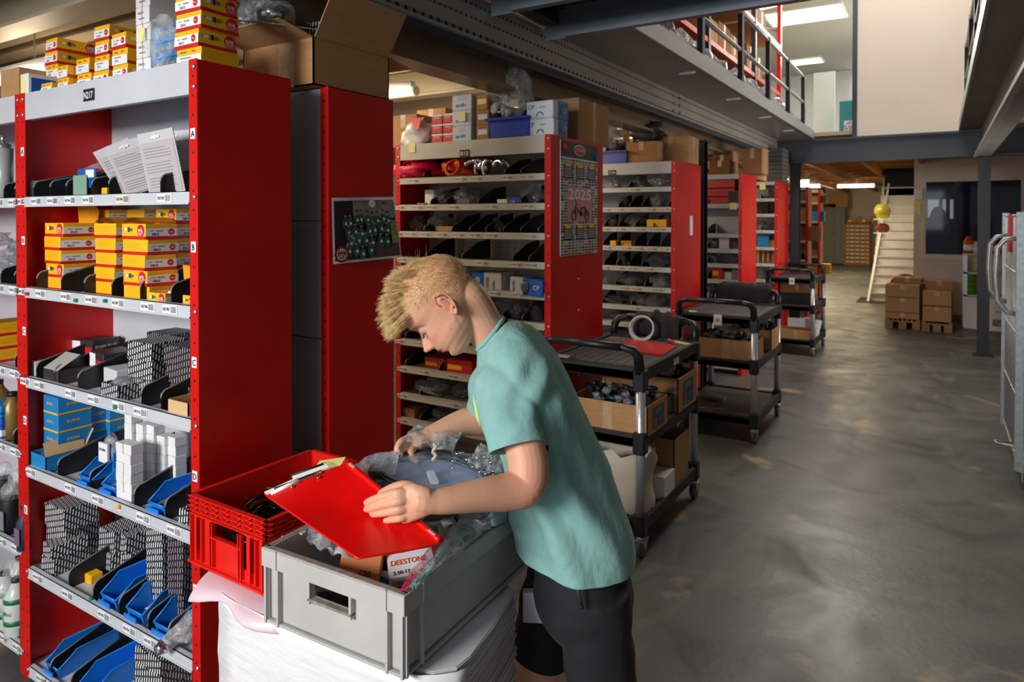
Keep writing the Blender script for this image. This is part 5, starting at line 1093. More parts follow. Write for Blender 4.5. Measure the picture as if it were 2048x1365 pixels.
# ------------------------------------------------------------------ service carts
CM = [BLACKM, BLACKP]
def cart(lab, x0, x1, y0, y1, loc_tag=True):
    t = thing('service_cart', lab, 'cart', ((x0 + x1) / 2, (y0 + y1) / 2, 0)); cx = (x0 + x1) / 2
    for z, nm in ((.86, 'top_tray'), (.535, 'middle_tray'), (.13, 'bottom_tray')):
        b = MB(); b.cbox(x0 + .01, x1 - .01, y0 + .02, y1 - .02, z, z + .05, .006, 1); rim = .016
        for a in ((x0 + .005, x0 + .03, y0 + .02, y1 - .02), (x1 - .03, x1 - .005, y0 + .02, y1 - .02), (x0 + .03, x1 - .03, y0 + .02, y0 + .045), (x0 + .03, x1 - .03, y1 - .045, y1 - .02)): b.cbox(*a, z + .0, z + .05 + rim, .005, 1)
        b.box(x0 + .03, x1 - .03, y0 + .045, y1 - .045, z + .05, z + .052, 0)
        if z > .8:
            for k in range(9): b.box(x0 + .06 + k * (x1 - x0 - .12) / 9, x0 + .062 + k * (x1 - x0 - .12) / 9, y0 + .06, y1 - .06, z + .052, z + .0535, 1)
            for k in range(14): b.box(x0 + .06, x1 - .06, y0 + .07 + k * (y1 - y0 - .14) / 13, y0 + .072 + k * (y1 - y0 - .14) / 13, z + .052, z + .0535, 1)
        b.obj(nm, [mat('scuffed_tray_surface', (92, 86, 80), .7, var=.3, vscale=12), BLACKM], t)
    for x in (x0 + .03, x1 - .03):
        for y in (y0 + .03, y1 - .03):
            MB().cyl((x, y, .17), (x, y, .88), .024, 20).obj('post', ALU, t)
            for z in (.14, .535, .84): MB().cbox(x - .031, x + .031, y - .031, y + .031, z - .03, z + .08, .008).obj('sleeve', BLACKP, t)
            c = MB().tube([(x, y, .11), (x, y, .085)], [.022, .02], 12, 0); c.prism([(x - .02, y - .012, .09), (x - .02, y + .045, .085), (x - .02, y + .035, .045), (x - .02, y + .01, .05)], (.004, 0, 0)).prism([(x + .016, y - .012, .09), (x + .016, y + .045, .085), (x + .016, y + .035, .045), (x + .016, y + .01, .05)], (.004, 0, 0)); c.box(x - .025, x + .025, y - .02, y + .05, .086, .092)
            co = c.obj('caster', STEEL, t); MB().cyl((x - .014, y + .02, .05), (x + .014, y + .02, .05), .050, 24, 0).cyl((x - .0155, y + .02, .05), (x + .0155, y + .02, .05), .034, 20, 1).cyl((x - .022, y + .02, .05), (x + .022, y + .02, .05), .009, 10, 2).obj('wheel', [mat('grey_green_tyre', (74, 88, 84), .6), mat('amber_hub', (120, 96, 60), .5), STEEL], co)
    for y, s in ((y0 + .0, -1), (y1 - .0, 1)):
        pts = [(x0 + .03, y - .03 * -s * 0 + .02 * -s, .90), (x0 + .03, y + .0 * s, .985), (x0 + .05, y + .02 * s, 1.015), (x0 + .10, y + .035 * s, 1.028), (cx, y + .045 * s, 1.032), (x1 - .10, y + .035 * s, 1.028), (x1 - .05, y + .02 * s, 1.015), (x1 - .03, y, .985), (x1 - .03, y - .02 * s, .90)]
        h = MB().tube(pts, [.026, .024, .021, .018, .018, .018, .021, .024, .026], 12, 0); h.tube([pts[3], pts[4], pts[5]], .0195, 12, 0)
        h.obj('handle', BLACKP, t)
    return t
cart('black three tier trolley nearest the boy, red folder on top', -1.76, -1.19, 3.10, 4.0)
cart('black three tier trolley second along the aisle, dark coat over handle', -1.72, -1.11, 5.13, 6.02)
cart('black three tier trolley third along the aisle, white papers below', -1.80, -1.24, 8.72, 9.62)
def open_box(name, lab, x0, x1, y0, y1, z, h, fill=None, fmat=None, seed=0, label_side=None, flap_=True, rz=0, m=None):
    t = thing(name, lab, 'box', ((x0 + x1) / 2, (y0 + y1) / 2, z)); th = .005
    b = MB().box(x0, x1, y0, y0 + th, z, z + h).box(x0, x1, y1 - th, y1, z, z + h).box(x0, x0 + th, y0, y1, z, z + h).box(x1 - th, x1, y0, y1, z, z + h).box(x0, x1, y0, y1, z, z + th)
    b.box((x0 + x1) / 2 - .025, (x0 + x1) / 2 + .025, y0 - .0006, y0, z, z + h, 1); b.obj('body', [m or CARD, TAPE], t)
    if label_side:
        s = MB().box(x1, x1 + .0015, y0 + (y1 - y0) * .25, y0 + (y1 - y0) * .80, z + h * .15, z + h * .85, 0).box(x1, x1 + .002, y0 + (y1 - y0) * .35, y0 + (y1 - y0) * .65, z + h * .62, z + h * .78, 1)
        s.add([(x1 + .0022, y0 + (y1 - y0) * .60 + .022 * math.cos(k * PI / 8), z + h * .40 + .022 * math.sin(k * PI / 8)) for k in range(16)], [tuple(range(16))], 2)
        for k in range(4): s.box(x1, x1 + .002, y0 + (y1 - y0) * .30, y0 + (y1 - y0) * .45, z + h * (.2 + .08 * k), z + h * (.23 + .08 * k), 3)
        s.obj('printed_label', [mat('umber_label', (84, 66, 54), .5), mat('green_label', label_side, .5), BLUEB, GREYINK], t)
    rr = random.Random(seed)
    if fill:
        b = MB(); n = int(34 * (x1 - x0) * (y1 - y0) / .06)
        for k in range(n):
            c = Vector((rr.uniform(x0 + .04, x1 - .04), rr.uniform(y0 + .04, y1 - .04), z + h - .035 + rr.uniform(0, .07))); a = rr.uniform(0, 6.3); d = Vector((math.cos(a), math.sin(a), rr.uniform(-.3, .5))) * rr.uniform(.02, .035)
            if k % 3 == 2: b.ell(c, (.022, .02, .018), 8, 6, 2, jit=1.0, seed=k)
            else: b.tube([c - d, c, c + d], [.011, .014, .009], 8, k % 2)
        stuff(b.obj('contents', fmat, t))
    return t
DK = [mat('blue_black_parts', (24, 44, 66), .3), INK, FILMG]; DK2 = [mat('green_black_parts', (22, 52, 44), .3), INK, FILM]
open_box('open_carton', 'open carton of blue black parts, near side of first trolley', -1.60, -1.185, 3.13, 3.42, .587, .15, 1, DK, 1, (0, 150, 120))
open_box('open_carton', 'open carton of bagged parts, far side of first trolley', -1.62, -1.19, 3.60, 3.93, .587, .19, 1, DK2, 2, (20, 150, 70))
tag(open_tray(.10, .12, .115, None).obj('green_bin', GRNC), 'small dark green bin between the two open cartons', 'bin').location = (-1.26, 3.52, .587)
open_box('open_carton', 'tall open carton standing on bottom tray of first trolley', -1.48, -1.21, 3.60, 3.85, .182, .26, None, None, 3)
b = MB().cbox(-1.34, -1.20, 3.42, 3.58, .182, .30, .002); tag(b.obj('white_box', WHITE), 'plain white box on the bottom tray of first trolley', 'box')
# white sack
b = MB(); N = 28
def sack_r(k, zf): a = 2 * PI * k / N; ex = 4; c, s = math.cos(a), math.sin(a); r = (abs(c) ** ex + abs(s) ** ex) ** (-1 / ex); q = 1 + .05 * math.sin(zf * 7 + k) + .08 * noise.noise(Vector((c * 2, s * 2, zf * 3))); return Vector((-1.42 + .20 * c * r * q, 3.26 + .12 * s * r * q, .182 + .30 * zf + (.02 * math.sin(k * 2.1) if zf == 1 else 0)))
b.rings([[sack_r(k, z) for k in range(N)] for z in (0, .15, .3, .45, .55, .7, .85, 1)], 0, caps=False)
b.rings([[(sack_r(k, z) - Vector((-1.42, 3.26, 0))) * .985 + Vector((-1.42, 3.26, .004)) for k in range(N)] for z in (0, .15, .3, .45, .55, .7, .85, 1)], 0, caps=False)
m_ = mat('woven_white_sack', (214, 200, 184), .8, var=.06, bump=.35, bscale=40)
o = b.obj('woven_sack', [m_]); tag(o, 'creased white woven sack on the bottom tray of first trolley', 'sack')
# things on cart 1 top
zt1 = .914
b = MB(); b.prism([(-1.60, 3.55, zt1), (-1.24, 3.50, zt1), (-1.26, 3.78, zt1), (-1.58, 3.86, zt1)], (0, 0, .008)); tag(b.obj('red_folder', mat('red_folder', (210, 40, 34), .4)), 'thin red folder lying on the nearest trolley', 'folder')
b = MB()
for k in range(5): b.tube([(-1.50 + (.075 - .002 * k) * math.cos(a * PI / 14), 3.86 + .02 * math.sin(a * PI / 14) + .004 * k, zt1 + .076 + (.07 - .002 * k) * math.sin(a * PI / 14)) for a in range(28)], .0055, 6, 0, closed=True)
tag(b.obj('white_ring', mat('off_white_hose', (214, 212, 208), .4)), 'white hose ring standing on the nearest trolley', 'hose')
b = MB().tube([(-1.30, 3.88, zt1 + .012), (-1.20, 3.85, zt1 + .010)], [.009, .007], 8, 0).tube([(-1.35, 3.90, zt1 + .012), (-1.30, 3.88, zt1 + .012)], [.012, .009], 8, 1); tag(b.obj('utility_knife', [mat('cream_handle', (216, 190, 110), .4), REDC]), 'red and cream knife beside the red folder', 'knife')
b = MB().cbox(-1.71, -1.62, 3.14, 3.18, zt1, zt1 + .02, .004, 0).cbox(-1.62, -1.58, 3.145, 3.175, zt1, zt1 + .014, .004, 1); tag(b.obj('tape_gun', [mat('silver_plastic', (160, 160, 158), .4), INK]), 'small grey and black tool at left of nearest trolley', 'tool')
b = MB().box(-1.187, -1.1855, 3.52, 3.60, .868, .90); tag(b.obj('cart_sticker', [mat('pink_white', (225, 190, 190), .5)]), 'small pale sticker on the side edge of nearest trolley', 'sticker')
def draped(lab, x0, x1, y, z, name, m, drop=.15, th=.04, seed=1):
    b = MB(); N = 26; prof = [(-.055, -drop), (-.06, -drop * .5), (-.05, -.01), (-.02, .03), (.02, .035), (.05, 0), (.06, -drop * .5), (.055, -drop * .9)]
    rs = []
    for i in range(N):
        u = i / (N - 1); x = x0 + (x1 - x0) * u; e = math.sin(PI * min(1, max(0, u))) ** .35
        ring = [Vector((x, y + p * (1 + .5 * noise.noise(Vector((u * 6, p * 20, seed)))) * (.6 + .4 * e), z + q * (.70 + .3 * e + .55 * noise.noise(Vector((u * 5, seed, q * 3)))) - .03 * (1 - e) + .02 * noise.noise(Vector((u * 9, seed + p * 9, 2))))) for p, q in prof]
        inner = [Vector((v.x, y + (v.y - y) * .55, v.z - .012)) for v in reversed(ring)]
        rs.append(ring + inner)
    b.rings(rs, 0); return tag(b.obj(name, m), lab, 'clothing')
draped('charcoal cloth hung over far handle of the nearest trolley', -1.62, -1.32, 4.03, 1.035, 'dark_cloth', mat('charcoal_cloth', (44, 42, 42), .9, bump=.5, bscale=18))
draped('black coat hung over far handle of the second trolley', -1.66, -1.20, 6.06, 1.055, 'black_coat', mat('black_coat', (30, 30, 32), .8, bump=.6, bscale=14), .2, seed=5)
# cart 2 contents
open_box('open_carton', 'open carton at the front of second trolley middle tray', -1.56, -1.13, 5.16, 5.42, .587, .155, 1, DK, 5); open_box('open_carton', 'open carton at the back of second trolley middle tray', -1.45, -1.12, 5.66, 5.96, .587, .17, 1, DK2, 6)
tag(open_tray(.13, .12, .10, None).obj('green_bin', GRNC), 'green bin on the middle tray of second trolley', 'bin').location = (-1.24, 5.5, .587)
b = MB().cbox(-1.60, -1.45, 5.5, 5.62, .183, .21, .002); tag(b.obj('booklet', mat('grey_cover', (110, 110, 120), .5)), 'small booklet on the bottom tray of second trolley', 'book')
b = MB().cyl((-1.62, 5.25, .914), (-1.62, 5.25, .924), .03, 16); tag(b.obj('yellow_disc', mat('pale_yellow', (210, 210, 110), .5)), 'small pale yellow disc on top of second trolley', 'disc')
for x, y, nm in ((-1.40, 5.145, 'second'), (-1.50, 8.735, 'third')):
    b = MB().cbox(x - .03, x + .03, y - .006, y - .002, .845, .925, .001, 0).cyl((x, y - .007, .885), (x, y - .006, .885), .018, 12, 1); tag(b.obj('cart_tag', [PAPER, mat('ochre_print', (196, 160, 90), .5)]), 'small paper tag on the front edge of the %s trolley' % nm, 'tag')
# cart 3 contents
b = open_tray(.42, .3, .12, None); o = b.obj('black_crate', BLACKP); tag(o, 'low black crate on middle tray of third trolley', 'crate'); o.location = (-1.50, 9.0, .587)
open_box('open_carton', 'low open carton on bottom tray of third trolley', -1.66, -1.27, 8.75, 9.0, .183, .12, None, None, 8)
for k, (x, rz_) in enumerate(((-1.50, .2), (-1.42, -.3), (-1.36, .1))):
    b = MB().box(-.1, .1, -.002, .002, 0, .22); o = put(b.mesh('b', WHITE), 'white_paper', (x, 9.06 + .03 * k, .183), ['left', 'middle', 'right'][k] + ' white sheet standing on the third trolley bottom tray', 'paper', rz_); o.rotation_euler = (-.25, .1 * k, rz_)
put(mbx(.4, .3, .25, CARDD), 'carton', (-1.72, 9.2, .587), 'brown carton behind the black crate on third trolley', 'box')

# ------------------------------------------------------------------ pallets with cartons
def pallet(x0, x1, y0, y1, lab):
    t = thing('pallet', lab, 'pallet', ((x0 + x1) / 2, (y0 + y1) / 2, 0)); WP = mat('pallet_wood', (150, 116, 76), .85, var=.2, vscale=6)
    for k in range(3): yy = y0 + k * ((y1 - y0) - .10) / 2; MB().box(x0, x1, yy, yy + .10, .10, .122).obj('stringer_board', WP, t)
    for k in range(7): yy = x0 + k * ((x1 - x0) - .09) / 6; MB().box(yy, yy + .09, y0, y1, .122, .144).obj('deck_board', WP, t)
    for k in range(3):
        for j in range(3): xx = x0 + k * ((x1 - x0) - .10) / 2; yy = y0 + j * ((y1 - y0) - .12) / 2; MB().box(xx, xx + .10, yy, yy + .12, .02, .10).obj('block', WP, t)
    for k in range(3): xx = x0 + k * ((x1 - x0) - .10) / 2; MB().box(xx, xx + .10, y0, y1, 0, .02).obj('base_board', WP, t)
pa = atz(1770, 656, 0); pb = atz(1842, 660, 0); pc = atz(1904, 664, 0)
pallet(pa.x, pb.x - .01, pa.y, pa.y + .8, 'left wooden pallet under brown cartons'); pallet(pb.x + .01, pc.x, pb.y - .12, pb.y + .68, 'right wooden pallet under brown cartons')
def pbox(x0, x1, y0, y1, z0, z1, lab):
    b = MB().cbox(x0, x1, y0, y1, z0, z1, .005, 0); xm = (x0 + x1) / 2; b.box(xm - .03, xm + .03, y0 - .001, y1, z1 - .06, z1 + .001, 1); tag(b.obj('carton', [CARD, TAPE]), lab, 'box')
Y = pa.y + .01; zz = lambda py: aty(1800, py, Y).z
for (a, c_, nm) in ((641, 626, 'lowest'), (625, 596, 'middle'), (595, 571, 'topmost')): pbox(pa.x + .0, pb.x - .02, Y, Y + .38, zz(a) if nm != 'lowest' else .146, zz(c_), nm + ' front carton on the left pallet')
pbox(pa.x + .08, pb.x - .0, Y + .40, Y + .78, .146, zz(560), 'tall rear carton on the left pallet')
Y2 = pb.y - .11; zz2 = lambda py: aty(1870, py, Y2).z
for (a, c_, nm) in ((644, 614, 'lower'), (612, 584, 'upper')): pbox(pb.x + .02, pc.x - .01, Y2, Y2 + .38, .146 if nm == 'lower' else zz2(a) , zz2(c_), nm + ' front carton on the right pallet')
pbox(pb.x + .05, pc.x + .01, Y2 + .40, Y2 + .78, .146, zz2(567), 'tall rear carton on the right pallet')
b = MB().ell((pa.x + .22, Y + 1.1, .62), (.22, .15, .1), 18, 10, 0, jit=.4, seed=2); b.box(pa.x, pa.x + .5, Y + .95, Y + 1.3, 0, .60, 1); tag(b.obj('crate', [mat('red_sheet', (150, 24, 30), .5), CARDD]), 'red plastic heap on a carton behind the left pallet', 'box')
p = atz(1742, 598, 0); b = MB().box(p.x - .2, p.x + .45, p.y - .8, p.y + .2, 0, .008); tag(b.obj('door_mat', mat('brown_mat', (52, 38, 34), .9)), 'dark brown mat at the foot of white staircase', 'mat')

# side shelf unit with cans, leaning panels
su = thing('shelf_unit', 'grey metal shelf unit in front of the workshop wall', 'shelf', (.5, 12.6, 0)); xa, xb = SX(1927, 12.4), 1.05; ya_ = 12.35
for x in (xa, xb):
    for y in (ya_, ya_ + .4): MB().box(x, x + .05, y, y + .05, 0, 1.08).obj('post', GALV, su)
for z in (.12, .46, .80, 1.08): MB().box(xa, xb + .05, ya_, ya_ + .45, z, z + .025).obj('shelf_board', GREYM if z < 1 else CREAM, su)
cm_ = MB().cyl((0, 0, 0), (0, 0, .085), .075, 20, 0).cyl((0, 0, .015), (0, 0, .06), .0755, 20, 1); cm_ = cm_.mesh('can', [mat('green_can', (118, 172, 30), .4), mat('green_can_dark', (70, 130, 20), .4)])
zs_ = aty(1945, 583, ya_ + .1).z
for c_, px in enumerate((1937, 1963)):
    for r in range(4): 
        x = SX(px + 3, ya_ + .1); put(cm_, 'green_can', (x, ya_ + .12, .486 + r * .0855), '%s green can in the %s stack of the shelf unit' % (['lowest', 'second', 'third', 'topmost'][r], ['left', 'right'][c_]), 'can')
for k, (dx, h, c_, r_) in enumerate(((.02, .26, mat('orange_label', (206, 70, 30), .5), .07), (.18, .14, mat('pale_jar', (200, 180, 160), .5), .06), (.30, .22, mat('amber_jar', (220, 130, 30), .5), .07), (.42, .16, mat('brown_jug', (150, 110, 90), .5), .08), (.52, .2, mat('pale_jar', (200, 180, 160)), .06), (.36, .1, REDC, .05), (.10, .18, WHITE, .05))):
    b = MB().tube([(0, 0, 0), (0, 0, h * .7), (0, 0, h * .85), (0, 0, h)], [r_, r_, r_ * .6, r_ * .5], 14, 0).cyl((0, 0, h * .15), (0, 0, h * .5), r_ * 1.01, 14, 1)
    put(b.mesh('b', [c_, WHITE if k % 2 == 0 else REDC]), 'jar', (xa + dx + .05, ya_ + .12 + .1 * (k % 3), 1.106), 'jar or tin in the %s place from left on the shelf unit top' % ORD[k], 'jar')
for k in range(5):
    x = xa - .0 + k * .045; y = ya_ - .14 - .03 * k; w_ = .42 if k == 4 else .40; h = .46
    b = MB().box(0, w_, 0, .012, 0, h)
    if k == 4: b.box(.17, .34, -.002, 0, .07, .17, 1).box(.2, .25, -.003, 0, .12, .15, 2).box(.24, .3, -.003, 0, .09, .12, 3).box(.24, .30, -.002, 0, .34, .36, 4).box(.2, .28, -.002, 0, .27, .285, 4)
    o = put(b.mesh('b', [mat('warm_white_panel', (226, 216, 208), .6), CARDD, BINN, GRN, GREYINK]), 'foam_board', (x, y, .005), ['rearmost', 'fourth from front', 'middle', 'second from front', 'front labelled'][k] + ' white panel leaning against the shelf unit', 'panel', -.08); o.rotation_euler = (-.18, 0, -.1)

# ------------------------------------------------------------------ roll cage at the right edge
rc = thing('roll_cage', 'galvanised wire roll cage with tall handles at right edge', 'trolley', (.75, 5.6, 0))
cx0, cx1, cy0, cy1 = .405, 1.1, 5.05, 6.15
for x, y in ((cx0, cy0), (cx1, cy0), (cx0, cy1), (cx1, cy1)): MB().box(x - .02, x + .02, y - .02, y + .02, .14, 1.68).obj('post', GALV, rc)
for z in (.18, .55, .93, 1.30, 1.66):
    MB().tube([(cx0, cy0, z), (cx0, cy1, z)], .008, 6).tube([(cx1, cy0, z), (cx1, cy1, z)], .008, 6).tube([(cx0, cy1, z), (cx1, cy1, z)], .008, 6).obj('cross_wire', GALV, rc)
for k in range(14):
    y = cy0 + (k + 1) * (cy1 - cy0) / 15; MB().tube([(cx0, y, .16), (cx0, y, 1.66)], .0045, 6).obj('wire', GALV, rc)
MB().box(cx0, cx1, cy0, cy1, .13, .17).obj('base', GALV, rc)
for y in (cy0 + .10, cy1 - .12):
    for x in (cx0 + .05, cx1 - .05):
        c = MB().cyl((x - .015, y, .055), (x + .015, y, .055), .055, 20, 0).box(x - .025, x - .02, y - .03, y + .03, .05, .13, 1).box(x + .02, x + .025, y - .03, y + .03, .05, .13, 1); c.obj('caster', [RUB, STEEL], rc)
for y in (5.25, 6.0):
    ha, hb_ = 1.52, 1.05
    MB().tube([(cx0, y, ha), (cx0 - .06, y, ha - .01), (cx0 - .10, y, ha - .06), (cx0 - .11, y, (ha + hb_) / 2), (cx0 - .10, y, hb_ + .08), (cx0 - .05, y, hb_ + .01), (cx0, y, hb_)], .016, 10).obj('handle', GALV, rc)
MB().box(cx0 - .02, cx0 + .025, 5.55, 5.70, 1.42, 1.67).obj('red_strap', REDC, rc)
MB().tube([(cx0 + .02, cy0 - .01, .28), (cx0 - .10, cy0 + .1, .26), (cx0 - .10, cy0 + .3, .22), (cx0, cy0 + .3, .22)], .007, 8).obj('foot_loop', GALV, rc)
for k, z in enumerate((.18, .62, 1.05)):
    b = MB().cbox(cx0 + .06, cx1 - .05, cy0 + .05, cy1 - .06, z, z + .42, .006, 0); tag(b.obj('carton', CARD), ['lowest', 'middle', 'topmost'][k] + ' brown carton inside the wire roll cage', 'box')
# ------------------------------------------------------------------ stack of folded white sheets under the crates
ST = .748
stk = thing('paper_stack', 'tall stack of folded white sheets in clear wrap under both crates', 'stack', (-1.17, 1.26, 0))
foot = [(-1.475, 1.03), (-1.30, 1.025), (-1.10, 1.03), (-.90, 1.045), (-.845, 1.06), (-.815, 1.095), (-.812, 1.14), (-.83, 1.25), (-.865, 1.40), (-1.0, 1.44), (-1.46, 1.44)]
WS = mat('folded_white_sheet', (214, 214, 220), .6, var=.10, vscale=3, stretch=(1, 1, 40)); WR = mat('white_plastic_wrap', (238, 238, 242), .25, var=.02, bump=.5, bscale=7, stretch=(1, 1, 4))
b = MB(); z = 0; rr = random.Random(3)
while z < ST - .001:
    h = rr.uniform(.0035, .0075); h = min(h, ST - z); dx = rr.uniform(-.006, .004); dy = rr.uniform(-.002, .003)
    f2 = [(x + (dx if x > -1.2 else 0) + rr.uniform(-.0015, .0015), y + .004 + dy) for x, y in foot]
    b.prism([(x, y, z) for x, y in f2], (0, 0, h * .86)); z += h
stuff(b.obj('sheets', WS, stk))
b = MB(); N = 22; pth = [(-1.48, 1.14), (-1.482, 1.06), (-1.468, 1.024), (-1.40, 1.018), (-1.25, 1.016), (-1.10, 1.02), (-1.0, 1.025), (-.92, 1.032), (-.868, 1.043), (-.836, 1.062), (-.812, 1.09), (-.80, 1.12)]
rs = []
for k in range(N):
    z = (ST - .0) * k / (N - 1); row = []
    for i, (x, y) in enumerate(pth):
        w = .006 * noise.noise(Vector((x * 5, z * 14 + x * 6, 1))) + .004 * noise.noise(Vector((x * 30, z * 3, 5)))
        wav = .012 * math.sin(z * 9) if i > 9 else 0
        row.append(Vector((x - (.0 if i else 0), y + w - .003, z)) + Vector((wav, 0, 0)))
    rs.append(row)
b.rings(rs, 0, close=False); w_ = b.obj('plastic_wrap', WR, stk); m = w_.modifiers.new('s', 'SOLIDIFY'); m.thickness = .002
b = MB(); rs = []
for k in range(9):
    u = k / 8; dr = [0, -.002, -.004, -.007, -.011, -.016, -.022, -.029, -.036][k]; out = [0, .008, .016, .023, .029, .034, .038, .041, .043][k]
    rs.append([Vector((-1.60 + .36 * i / 12, 1.045 - out * (1 + .3 * math.sin(i * .9)) + (.10 if i == 0 else .03 if i == 1 else 0), ST + .004 + dr * (.72 + .25 * math.sin(i * .7 + .5)) - max(0, .010 * (2 - i)) * u)) for i in range(13)])
rs.insert(0, [Vector((p.x, 1.44, ST + .003)) for p in rs[0]])
b.rings(rs, 0, close=False); w_ = b.obj('pink_sheet', mat('rose_white_film', (232, 205, 216), .35, bump=.2, bscale=15), stk); m = w_.modifiers.new('s', 'SOLIDIFY'); m.thickness = .0015

# ------------------------------------------------------------------ grey crate
GC = mat('grey_crate_plastic', (186, 186, 183), .5, var=.10, vscale=5, bump=.05, bscale=120); DIRT = mat('dusty_rim', (142, 132, 120), .8, var=.35, vscale=60)
gc = thing('grey_crate', 'large grey plastic crate with cut-out handle standing on white stack', 'crate', (0, 0, 0), .037)
c0 = Vector((-.867, 1.002, .7555)); R2 = Matrix.Rotation(.037, 3, 'Z'); gc.location = c0 + R2 @ Vector((-.2, .3, 0)); H = .166
b = MB(); wx, wy_ = .186, .286; t = .004
b.box(-wx, wx, -wy_, wy_, .004, .009)
# short sides with handle holes, long sides plain
for s in (-1, 1):
    y0, y1 = (s * wy_ - t, s * wy_) if s > 0 else (s * wy_, s * wy_ + t)
    hx0, hx1, hz0, hz1 = -.055, .055, .090, .124
    b.box(-wx, hx0, y0, y1, 0, H).box(hx1, wx, y0, y1, 0, H).box(hx0, hx1, y0, y1, 0, hz0).box(hx0, hx1, y0, y1, hz1, H)
    yo = s * .2985; ya_, yb_ = sorted((s * wy_, yo))
    b.box(hx0 - .006, hx0, ya_, yb_, hz0 - .012, hz1 + .004).box(hx1, hx1 + .006, ya_, yb_, hz0 - .012, hz1 + .004).box(hx0 - .006, hx1 + .006, ya_, yb_, hz0 - .006, hz0, 1)
    xa_, xb_ = sorted((s * wx, s * (wx - t))); b.box(xa_, xb_, -wy_, wy_, 0, H)
def ring(z0, z1, e, mi=0, th=None):
    ox, oy = .2 - e, .3 - e; ix, iy = wx, wy_
    b.cbox(-ox, ox, -oy, -iy, z0, z1, .0015, mi).cbox(-ox, ox, iy, oy, z0, z1, .0015, mi).cbox(-ox, -ix, -iy, iy, z0, z1, .0015, mi).cbox(ix, ox, -iy, iy, z0, z1, .0015, mi)
ring(H - .004, H, 0, 0); ring(H - .040, H - .037, 0.0, 0)
b.box(-.2, .2, -.3, -.2975, H - .04, H - .001).box(-.2, .2, .2975, .3, H - .04, H - .001).box(-.2, -.1975, -.3, .3, H - .04, H - .001).box(.1975, .2, -.3, .3, H - .04, H - .001)
b.box(-.196, .196, -.297, -wy_ + .001, H, H + .0012, 1).box(-.196, .196, wy_ - .001, .297, H, H + .0012, 1).box(-.196, -wx + .001, -.29, .29, H, H + .0012, 1).box(wx - .001, .196, -.29, .29, H, H + .0012, 1)
for sx in (-1, 1):
    for sy in (-1, 1):
        xo = sx * .155; 
        for x in (sx * .150, sx * .188): b.box(min(x, x + sx * .006), max(x, x + sx * .006), *sorted((sy * wy_, sy * .2985)), .0, H - .038)
        for y in (sy * .235, sy * .285): b.box(*sorted((sx * wx, sx * .1985)), min(y, y + sy * .006), max(y, y + sy * .006), .0, H - .038)
        # recessed grip squares on the rim band
        b.box(min(sx * .152, sx * .156), max(sx * .152, sx * .156), *sorted((sy * .2975, sy * .3025)), H - .04, H).box(*sorted((sx * .1975, sx * .2025)), *sorted((sy * .238, sy * .242)), H - .04, H)
        b.box(*sorted((sx * .165, sx * .175)), *sorted((sy * .2, sy * .214)), H, H + .003)
# foot ring flaring out
for (xa_, xb_, ya_, yb_) in ((-.196, .196, -.296, -wy_), (-.196, .196, wy_, .296), (-.196, -wx, -.296, .296), (wx, .196, -.296, .296)): b.cbox(xa_, xb_, ya_, yb_, 0, .006, .0015)
b.obj('body', [GC, DIRT], gc, world=False)

# ------------------------------------------------------------------ red crate
RC = mat('red_crate_plastic', (222, 30, 18), .38, var=.05, vscale=6)
rcx = thing('red_crate', 'red plastic crate with lattice rim and slotted front', 'crate', (0, 0, 0), -.013)
c0 = Vector((-1.339, 1.055, .7565)); R2 = Matrix.Rotation(-.013, 3, 'Z'); rw, rl, rh = .314, .414, .176; rcx.location = c0 + R2 @ Vector((-rw / 2, rl / 2, 0)); 
b = MB(); X, Y = rw / 2, rl / 2; t = .004; xi, yi = X - .010, Y - .010
b.box(-xi, xi, -yi, yi, 0, .004)
def fwall(s):
    y0, y1 = sorted((s * yi, s * (yi - t)))
    cols_ = [(-xi, -.115), (-.100, -.072), (-.058, .058), (.072, .100), (.115, xi)]
    for a, c_ in cols_[:2] + cols_[3:]: b.box(a, c_, y0, y1, 0, rh)
    for a, c_ in ((-.115, -.100), (-.072, -.058), (.058, .072), (.100, .115)): b.box(a, c_, y0, y1, 0, .035).box(a, c_, y0, y1, .118, rh)
    b.box(-.058, .058, y0, y1, 0, .088).box(-.058, .058, y0, y1, .122, rh)
    yo = s * Y; ya_, yb_ = sorted((s * yi, yo))
    for x in (-.118, -.097, -.062, -.052, .052, .062, .097, .118): b.box(x - .002, x + .002, ya_, yb_, .012, .122)
    b.box(-.062, .062, ya_, yb_, .085, .089).box(-X, X, ya_, yb_, .0, .006).box(-.145, -.141, ya_, yb_, .0, .13).box(.141, .145, ya_, yb_, .0, .13)
for s in (-1, 1):
    fwall(s); xa_, xb_ = sorted((s * xi, s * (xi - t))); b.box(xa_, xb_, -yi, yi, 0, rh); xa_, xb_ = sorted((s * xi, s * X))
    for y in (-.16, -.08, 0, .08, .16): b.box(xa_, xb_, y - .002, y + .002, 0, .13)
